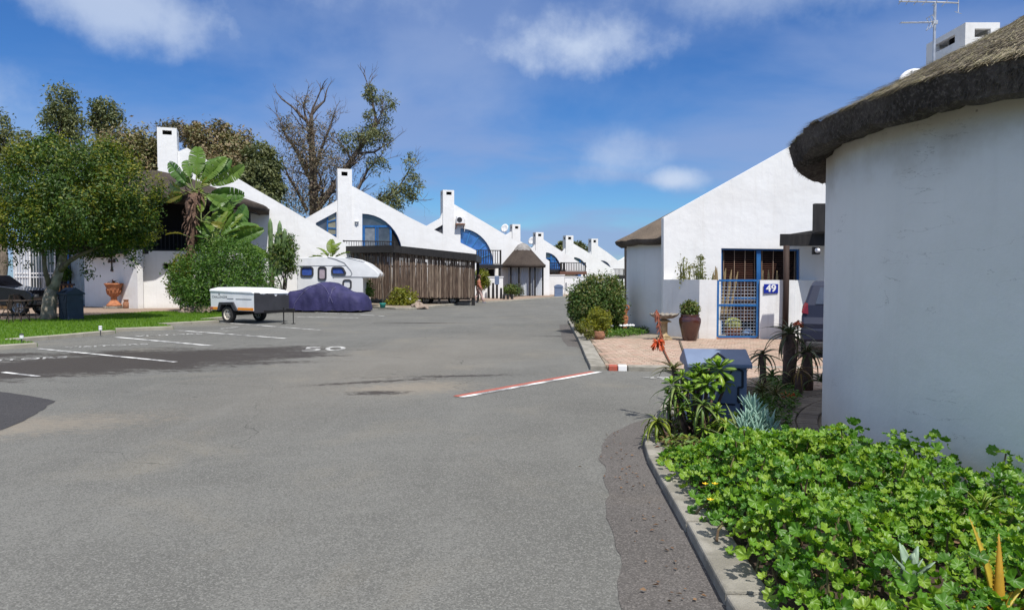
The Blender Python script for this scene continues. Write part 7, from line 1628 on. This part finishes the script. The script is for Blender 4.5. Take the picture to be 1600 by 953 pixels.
def geranium_bed():
    g = np.random.default_rng(77); root = thing('geranium_bed', 'lush bright green scalloped-leaf geraniums filling the kerbside bed in the foreground', 'plant', (2.2, 4.5, .06)); o0 = np.array(root.location)
    inner = lambda y: 1.30 + .02 * max(0, y - 3.4)
    mats_ = []; shoots = []
    y = 1.7
    while y < 6.75:
        x = 1.18
        while x < 5.2:
            X, Y = x + g.uniform(-.05, .05), y + g.uniform(-.05, .05); x += .104
            d = math.hypot(X - RC.x, Y - RC.y)
            if any(math.hypot(X - ex, Y - ey) < er for ex, ey, er in EXC): continue
            lim = RR + (.10 if Y < 4.6 else .10 + (Y - 4.6) * .28)
            if d < lim or X < inner(Y) - .07 or Y > 5.85 + .35 * (X < 1.6) * 0: continue
            e = min(1.0, (X - inner(Y) + .10) / .38); nz = noise.noise(Vector((X * 1.7, Y * 1.7, 2))) ; n2 = noise.noise(Vector((X * 4.2, Y * 4.2, 7)))
            if n2 < -.30 and e > .6: continue                                     # gaps where the soil shows
            far = min(1, max(0, (5.95 - Y) / .7))
            h = (.10 + .27 * e ** .6) * (.55 + .45 * far) + (.13 * nz + .10 * n2) * (.4 + .6 * e)
            h *= .92; h -= .085 * max(0, 5.0 - Y) * min(1, max(0, X - 1.6))
            if d < RR + .55 and Y > 4.5 and g.random() < .40: h += g.uniform(.02, .13)
            pass
            h *= g.uniform(.72, 1.18); shoots.append((X, Y, max(.07, h)))
        y += .104
    L = []
    for (X, Y, h) in shoots:
        k = g.integers(10, 15); c = np.array([X, Y, .06 + h]); az0 = g.uniform(0, 6.28); tone = g.random()
        for i in range(k):
            t = i / k; az = az0 + i * 2.4; el = R(75 - 85 * t + g.uniform(-14, 14)); pl = (.02 + .095 * t) * g.uniform(.8, 1.3)
            dr = np.array([math.cos(az) * math.cos(el), math.sin(az) * math.cos(el), math.sin(el)])
            p = c + dr * pl - np.array([0, 0, min(h * .8, .20) * t * g.random() + .02]); s = g.uniform(.048, .10) * (.6 + .4 * t)
            nrm = np.array([math.cos(az) * .65 * t, math.sin(az) * .65 * t, 1.0]) + g.normal(0, .52, 3); nrm += np.array([.10, -.22, 0]); nrm /= np.linalg.norm(nrm)
            tx = np.array([math.cos(az), math.sin(az), 0.0]) + g.normal(0, .2, 3); tx -= nrm * tx.dot(nrm); tx /= np.linalg.norm(tx); ty = np.cross(nrm, tx)
            L.append((p, np.stack([tx, ty, nrm], 1) * s, s, np.clip(tone * .55 + g.random() * .45, 0, .99)))
    # which show largest from the photograph's side of the bed
    def show(q):
        p, s = q[0], q[2]
        if p[1] < .5: return 0
        px = 800 + p[0] / p[1] * F_PX; py = HOR + (CAM_H - p[2]) / p[1] * F_PX
        return s / p[1] * (1 if 1000 < px < 1600 and py < 953 else 0) * (.5 + p[2])
    L.sort(key=show, reverse=True)
    meshes = []
    for vs, fs in GL:
        b = MB(); b.v = list(vs); b.f = [tuple(dict.fromkeys(f)) for f in fs]; b.m = [0] * len(fs); me = b.mesh('leaf', M_GER, True); a = me.attributes.new('rnd', 'FLOAT', 'FACE'); meshes.append(me)
    for i, (p, Mx, s, c) in enumerate(L[:300]):
        o = link('leaf', meshes[i % 5], root); m = Matrix(Mx.tolist()).to_4x4(); m.translation = Vector((p - o0).tolist()); o.matrix_local = m
    Vs, Fs, Rs = [], [], []; off = 0
    for j, (vs, fs) in enumerate(GL):
        sel = L[300 + j::5]; A = np.array(vs); nF = len(fs); Pm = np.array([q[0] for q in sel]); Mm = np.array([q[1] for q in sel])
        V = np.einsum('nij,vj->nvi', Mm, A) + Pm[:, None, :] - o0; Vs.append(V.reshape(-1, 3))
        F4 = np.array([f for f in fs]); T = np.concatenate([F4[:, [0, 1, 2]], F4[:, [0, 2, 3]]]); T = T[(T[:, 1] != T[:, 2]) & (T[:, 0] != T[:, 2])]
        Fs.append((T[None] + (np.arange(len(sel)) * len(vs))[:, None, None] + off).reshape(-1, 3)); off += len(vs) * len(sel); Rs.append(np.repeat([q[3] for q in sel], len(T)))
    stuff(link('leaves_beyond', fastmesh('leaves_beyond', np.concatenate(Vs), np.concatenate(Fs), M_GER, np.concatenate(Rs), smooth=True), root))
    b = MB(); rg = random.Random(5)
    for (X, Y, h) in shoots[::2]:
        s = Vector((X + rg.uniform(-.12, .12), Y + rg.uniform(-.12, .12), .0)); e = Vector((X, Y, h)); b.tube([s - Vector(root.location) + Vector((0, 0, .06)), s.lerp(e, .5) - Vector(root.location) + Vector((rg.uniform(-.03, .03), rg.uniform(-.03, .03), .06)), e - Vector(root.location) + Vector((0, 0, .05))], [.009, .007, .005], 5, cap=False)
    stuff(b.obj('stems', M_GERS, root))
    # a few yellow blossoms and withered leaves
    for (x, y, z, m) in ((1110, 782, .24, 'y'), (1117, 757, .26, 'y'), (1102, 757, .2, 'y')):
        p = at(x, y, (CAM_H - z - .03) * F_PX / (y - HOR)); q = MB()
        for k in range(5): a = 2 * PI * k / 5; q.add([(0, 0, 0), (.016 * math.cos(a - .5), .016 * math.sin(a - .5), .008), (.022 * math.cos(a), .022 * math.sin(a), .012), (.016 * math.cos(a + .5), .016 * math.sin(a + .5), .008)], [(0, 1, 2, 3)])
        q.obj('blossom', mat('yellow_petal', (.75, .50, .02), rough=.6), root, loc=p - root.location)
    P = []; N = 260
    for i in range(N): X, Y, h = shoots[g.integers(0, len(shoots))]; P.append((X + g.uniform(-.1, .1), Y + g.uniform(-.1, .1), .06 + h * g.uniform(.15, .62)))
    P = np.array(P) - o0; Nn = unit(np.c_[g.normal(0, .6, (N, 2)), np.ones(N)]); T = unit(np.cross(Nn, g.normal(size=(N, 3)))); V, Fq = leaf_quads(P, Nn, T, np.full(N, .06), np.full(N, .045), .6, .3)
    link('withered_leaves', fastmesh('withered_leaves', V, Fq, M_DEAD, np.repeat(g.random(N), 2)), root)
geranium_bed()

# ------------------------------------------------------------------ succulents at the nose of the bed
def aloe(label, px, py, Y, meshes, n, seed, z0=.06, lay=(75, 0), stem=True, sr=.03, dead=0, tilt=(0, 0), scale=(.8, 1.1), base=None, name='aloe', cat='aloe', mstem=None):
    """head centre at photo pixel (px, py) and distance Y; the stem runs down to the soil"""
    h = at(px, py, Y); bs = at(base[0], HOR, base[1]) if base else h; t = thing(name, label, cat, (bs.x, bs.y, z0)); hv = Vector((h.x - bs.x, h.y - bs.y, h.z - z0))
    rosette(t, meshes, n, seed, loc=hv, lay=lay, tilt=tilt, scale=scale)
    if stem:
        b = MB(); m = hv * .5 + Vector((hv.x * .15, 0, 0)); b.tube([(0, 0, -.03), m, hv + Vector((0, 0, .02))], [sr * 1.15, sr, sr * .85], 9); b.obj('stem', mstem or M_STEM, t, smooth=True)
    if dead:
        for i, o in enumerate(rosette(t, MD, dead, seed + 50, loc=hv * .9, lay=(-30, -75), scale=(.5, .85), name='withered_leaf')): pass
    return t, hv
MD = meshes_of(M_DEAD, .26, .03, -.6, nm='withered_leaf')
A_MED = meshes_of(M_ALO, .36, .040, 1.9, teeth=True); A_YEL = meshes_of(M_ALOY, .32, .042, 2.2, teeth=True); A_BIG = meshes_of(M_ALO, .46, .055, 1.6, n=9, teeth=True); A_TAN = meshes_of(M_ALOB, .34, .048, 1.7, n=8, teeth=True)
A_FLO = meshes_of(leafmat('grey_green_aloe_leaf', [(.17, .20, .07), (.22, .24, .09), (.26, .20, .08), (.14, .17, .06)], trans=.12), .36, .040, 1.3, n=9, teeth=True)
# flowering aloe left of the bin
t, hv = aloe('spreading aloe with a red flower spike leaning left of the house-shaped bin', 1053, 580, 7.7, A_FLO, 20, 101, lay=(66, -6), base=(1078, 7.7), sr=.032, scale=(.75, 1.05), dead=4)
q = MB(); fs_ = at(1028, 534, 7.7) - t.location; q.tube([hv, hv.lerp(fs_, .5) + Vector((-.01, 0, .02)), fs_], [.011, .009, .007], 6); st_ = q.obj('flower_stalk', M_STEM, t, smooth=True)
q = MB(); rg = random.Random(4)
for i in range(46):
    a = rg.uniform(0, 2 * PI); e = rg.uniform(-1.1, .9); d = Vector((math.cos(a) * math.cos(e), math.sin(a) * math.cos(e), math.sin(e) - .25)); q.tube([fs_ + d * .015, fs_ + d * .05, fs_ + d * .085 + Vector((0, 0, -.012))], [.005, .009, .004], 5)
q.obj('flower_head', M_REDF, t)
q = MB(); w0 = at(1040, 570, 7.8) - t.location; w1 = at(1026, 484, 7.85) - t.location; q.tube([hv, w0.lerp(w1, .3), w1], [.012, .010, .006], 6)
for i in range(60):
    f = rg.uniform(.35, 1); c = w0.lerp(w1, f); a = rg.uniform(0, 2 * PI); d = Vector((math.cos(a) * .035, math.sin(a) * .035, -.055)); q.tube([c, c + d * .6, c + d], [.005, .007, .003], 4)
q.obj('withered_spike', mat('withered_red_flower', (.33, .085, .045), (.22, .075, .045), rough=.8, scale=30), t)
# aeonium with fleshy rosettes
def spoon(t): return max(.10, min(1, (t + .12) ** 1.1 * 1.25 * (1 if t < .72 else 1 - ((t - .72) / .30) ** 2)))
A_AEO = [leaf_strip(.140 + .012 * i, .056, 6, .35 + .2 * i, .22, prof=spoon, fold=.18).mesh('leaf', M_AEO, True) for i in range(3)]
p = at(1090, HOR, 6.7); t = thing('aeonium', 'bright green tree aeonium with fleshy rosettes before the house-shaped bin', 'succulent', (p.x, p.y, .06)); b = MB(); rg = random.Random(12)
for i, (x, y, d, s, ti, ta) in enumerate(((1123, 581, 0, 1.25, .45, 230), (1106, 604, -.15, 1.05, .6, 250), (1084, 597, .05, .95, .5, 210), (1066, 590, .1, .7, .5, 170), (1050, 603, 0, .8, .6, 190), (1090, 578, .15, .7, .4, 90), (1108, 570, .2, .6, .3, 60), (1133, 600, .1, .8, .7, 300), (1060, 618, -.1, .6, .6, 200), (1135, 668, -.35, .75, .5, 250), (1118, 672, -.3, .7, .6, 220), (1150, 655, -.2, .6, .4, 300), (1075, 612, -.1, .85, .5, 200), (1095, 588, .1, .9, .4, 120), (1066, 640, -.15, .7, .6, 200), (1085, 655, -.2, .65, .5, 240), (1120, 645, -.25, .7, .6, 260), (1050, 622, .05, .7, .5, 180), (1100, 672, -.35, .6, .5, 230))):
    c = at(x, y, 6.7 + d) - t.location; s *= .9; b.tube([(rg.uniform(-.05, .05), rg.uniform(-.05, .05), 0), c * .5 + Vector((c.x * .1, 0, -.03)), c - Vector((0, 0, .02))], [.022, .016, .013], 7)
    rosette(t, A_AEO, 32 if s > .8 else 24, 300 + i, loc=c, lay=(84, -28), tilt=(R(25 * ti), R(ta)), scale=(.9 * s, 1.1 * s))
b.obj('stem', M_STEM, t, smooth=True)
aloe('yellow-green aloe drooping over the nose of the kerb', 1027, 663, 6.55, A_YEL, 20, 111, lay=(55, -50), base=(1056, 6.6), sr=.022)
aloe('curly aloe on a brown stem at the left of the kerbside bed', 1056, 615, 6.6, A_MED, 19, 112, lay=(62, -50), base=(1078, 6.6), sr=.026, dead=5)
aloe('curly aloe on a brown stem before the aeonium', 1098, 637, 6.4, A_MED, 18, 113, lay=(60, -55), base=(1102, 6.35), sr=.024, dead=4)
aloe('low pale aloe between the brown stems at the kerb', 1075, 690, 6.2, A_YEL, 14, 114, lay=(70, -10), stem=False, scale=(.5, .75))
aloe('yellowish aloe low before the left end of the bin', 1135, 668, 6.25, A_YEL, 18, 115, lay=(72, -5), stem=False, scale=(.6, .85)); aloe('small green aloe at the kerb left of the brown stems', 1045, 640, 6.75, A_MED, 16, 116, lay=(70, -20), base=(1050, 6.75), sr=.02, scale=(.6, .85))
# blue chalksticks
def chalk():
    p = at(1180, HOR, 6.2); t = thing('chalkstick_plant', 'blue-green chalkstick succulent with upright finger leaves in the bed', 'succulent', (p.x, p.y, .06)); rg = random.Random(9)
    ms = [leaf_strip(.16 + .02 * i, .032, 5, .25, .6, prof=lambda t: (1 - t ** 3) * (.7 + .3 * min(1, t * 3)), fold=.1).mesh('leaf', M_SEN, True) for i in range(3)]; b = MB()
    for i, (x, y, d) in enumerate(((1178, 648, 0), (1168, 660, -.1), (1190, 662, -.1), (1160, 672, -.15), (1201, 672, -.1), (1182, 676, -.2), (1172, 640, .1), (1205, 682, -.15), (1192, 690, -.25), (1170, 690, -.25))):
        c = at(x, y + 6, 6.2 + d * .8) - t.location; b.tube([(rg.uniform(-.06, .06), rg.uniform(-.05, .05), 0), c * .6, c], [.014, .012, .010], 6)
        rosette(t, ms, 22, 400 + i, loc=c, lay=(84, 48), scale=(.75, 1.15))
    b.obj('stem', M_STEM, t)
chalk()
AG = meshes_of(leafmat('agave_leaf', [(.13, .19, .05), (.19, .24, .07), (.16, .21, .09)], trans=.1, rough=.45), .44, .055, .75, k=4, n=9, thick=.35)
p = at(1160, 690, 6.0); t = thing('agave', 'grey-green agave with long curved blades beside the blue chalkstick', 'agave', (p.x, p.y, .10))
for i, (az, el, s) in enumerate(((118, 76, 1.1), (165, 48, .95), (178, 25, 1.05), (200, 40, .8), (20, 45, 1.15), (5, 26, 1.05), (60, 55, 1.0), (230, 35, .75), (320, 35, .8), (-20, 12, 1.1), (150, 12, .9))):
    o = link('leaf', AG[i % 4], t); o.matrix_local = Matrix.Rotation(R(az), 4, 'Z') @ Matrix.Rotation(-R(el), 4, 'Y') @ Matrix.Scale(s, 4)
# aloes in the shade right of the bin
A_DK = meshes_of(leafmat('dark_aloe_leaf', [(.05, .085, .025), (.075, .11, .032), (.10, .12, .04), (.12, .09, .035)], trans=.12, rough=.42, spec=.5), .50, .055, 1.5, n=9, teeth=True)
aloe('tallest dark aloe on a thick trunk before the carport post', 1234, 524, 9.7, A_DK, 28, 121, lay=(78, -28), base=(1236, 9.75), sr=.085, dead=16, scale=(.85, 1.1))
aloe('dark aloe with drooping leaves close to the round house wall', 1262, 552, 9.5, A_DK, 24, 122, lay=(70, -30), base=(1264, 9.5), sr=.07, dead=12, scale=(.7, .95))
aloe('tan-orange aloe low before the dark trunks', 1250, 581, 9.0, A_TAN, 16, 123, lay=(60, -35), base=(1250, 9.05), sr=.05, scale=(.7, .95))
aloe('bronze aloe arching right behind the house-shaped bin', 1192, 556, 9.3, A_DK, 20, 124, lay=(65, -30), base=(1195, 9.3), sr=.045, dead=8, scale=(.6, .9))
A_GR = meshes_of(leafmat('olive_aloe_leaf', [(.12, .14, .03), (.17, .17, .045), (.20, .13, .05), (.09, .12, .03)], trans=.12), .38, .030, 1.2, n=8)
aloe('olive grassy aloe at the right side of the bin', 1190, 612, 8.4, A_GR, 26, 125, lay=(78, 0), stem=False, scale=(.8, 1.1)); aloe('olive grassy aloe with red tips by the brick path', 1212, 618, 8.15, A_GR, 24, 126, lay=(72, -4), stem=False, scale=(.7, 1.0)); aloe('low green aloe at the edge of the brick path', 1206, 590, 8.9, A_MED, 18, 127, lay=(78, 5), stem=False, scale=(.8, 1.1))
aloe('dark green aloe in the shadow between the path and the carport', 1282, 596, 9.3, A_DK, 16, 128, lay=(70, 5), stem=False, scale=(.6, .8))
p = gp(1232, 622, .1); t = thing('aloe_flower', 'fallen red aloe flower cluster beside the brick path', 'flower', p); q = MB()
for i in range(40): a = rg.uniform(0, 2 * PI); d = Vector((math.cos(a), math.sin(a), rg.uniform(.1, .9))) * rg.uniform(.05, .1); q.tube([d * .2, d * .7, d], [.005, .008, .004], 4)
q.obj('florets', M_REDF, t)
p = at(1247, 500, 9.9); t = thing('aloe_flower_spike', 'red aloe flower spike showing before the parked car', 'flower', (p.x, p.y, .06)); q = MB(); top = Vector((0, 0, p.z - .06)); q.tube([(-.05, 0, 0), (0, 0, top.z * .6), top], [.014, .012, .008], 6); q.obj('stalk', M_STEM, t)
q = MB()
for i in range(40): a = rg.uniform(0, 2 * PI); c = top - Vector((0, 0, rg.uniform(0, .07))); d = Vector((math.cos(a) * .075, math.sin(a) * .075, -.05)); q.tube([c, c + d * .6, c + d], [.005, .009, .004], 4)
q.obj('florets', M_REDF, t)
p0, p1 = at(1062, 533, 8.9), at(1076, 575, 8.6); t = thing('garden_stake', 'grey weathered garden stake leaning left of the house-shaped bin', 'stake', p1); b = MB(); d = (p0 - p1); b.tube([d * -1.2 if (p1 + d * -1.2).z > 0 else d * -.9, d], [.018, .016], 6); b.obj('stake', M_BARK, t)
mat_plant('groundcover', 'dark green groundcover between the aloes and the brick path', 'plant', [(1150, 690), (1235, 680), (1252, 630), (1262, 605), (1200, 600), (1165, 640)], .14, 2600, .055, .03, M_BUSH, 130, z=.065)
mat_plant('succulent_carpet', 'low green succulent carpet under the aloes at the kerb nose', 'plant', [(1030, 715), (1022, 690), (1060, 668), (1120, 655), (1180, 680), (1150, 720), (1060, 735)], .13, 2400, .06, .026, leafmat('low_succulent_leaf', [(.08, .15, .02), (.11, .19, .03), (.13, .06, .035), (.07, .12, .02)], trans=.15), 131, z=.065)
# at the bottom right corner
A_ORG = meshes_of(leafmat('orange_aloe_leaf', [(.50, .24, .025), (.58, .36, .035), (.45, .36, .04), (.54, .19, .025)], trans=.2, rough=.4), .30, .046, .35, k=3, n=9, thick=.4, teeth=True)
p = at(1560, 985, 3.0); t = thing('orange_aloe', 'orange and yellow stiff-leaved aloe among geraniums in the bottom right corner', 'aloe', (p.x, p.y, .10)); hz = p.z - .10
for i, (az, el, s) in enumerate(((118, 78, 1.55), (60, 84, 1.2), (160, 48, .8), (185, 30, .85), (20, 45, .9), (250, 60, .8), (300, 45, .8), (-20, 25, .8))): o = link('leaf', A_ORG[i % 3], t); o.matrix_local = Matrix.Translation((0, 0, max(hz, .02))) @ Matrix.Rotation(R(az), 4, 'Z') @ Matrix.Rotation(-R(el), 4, 'Y') @ Matrix.Scale(s, 4)
p = at(1420, 955, 3.2); t = thing('grey_succulent', 'grey-green succulent rosette low among the geraniums', 'succulent', (p.x, p.y, .10)); rosette(t, [leaf_strip(.12, .036, 5, .2, .4, prof=lambda t: math.sin(PI * min(.98, t * .8 + .2)) ** .7, fold=.15).mesh('leaf', leafmat('grey_green_succulent', [(.30, .40, .28), (.24, .34, .24), (.34, .44, .33)], trans=.08), True)], 16, 140, loc=(0, 0, max(.02, p.z + .02)), lay=(84, 45), scale=(1.1, 1.4))
p = at(1535, 800, 3.9); t = thing('grass_aloe', 'small pale green spiky aloe poking through the geraniums near the wall', 'aloe', (p.x, p.y, .10)); rosette(t, meshes_of(M_ALOY, .20, .024, .8), 16, 141, loc=(0, 0, p.z - .12), lay=(82, 15))

def litter():
    g = np.random.default_rng(21); n = 90; t = thing('fallen_leaves', 'scattered dry leaves on the tarmac along the near kerb', 'leaves', (.9, 4.5, .01)); Y = g.uniform(2.6, 7.2, n); X = 1.0 + .03 * (Y - 3) - np.abs(g.normal(0, .16, n)) - .03
    P = np.c_[X - .9, Y - 4.5, g.uniform(.0, .012, n)]; N = unit(np.c_[g.normal(0, .35, (n, 2)), np.ones(n)]); T = unit(np.cross(N, g.normal(size=(n, 3)))); V, Fq = leaf_quads(P, N, T, g.uniform(.015, .045, n), g.uniform(.01, .025, n), .5, .2)
    V[:, 2] = np.maximum(V[:, 2], .004); stuff(link('dry_leaves', fastmesh('dry_leaves', V, Fq, M_DEAD, np.repeat(g.random(n), 2)), t))
litter()
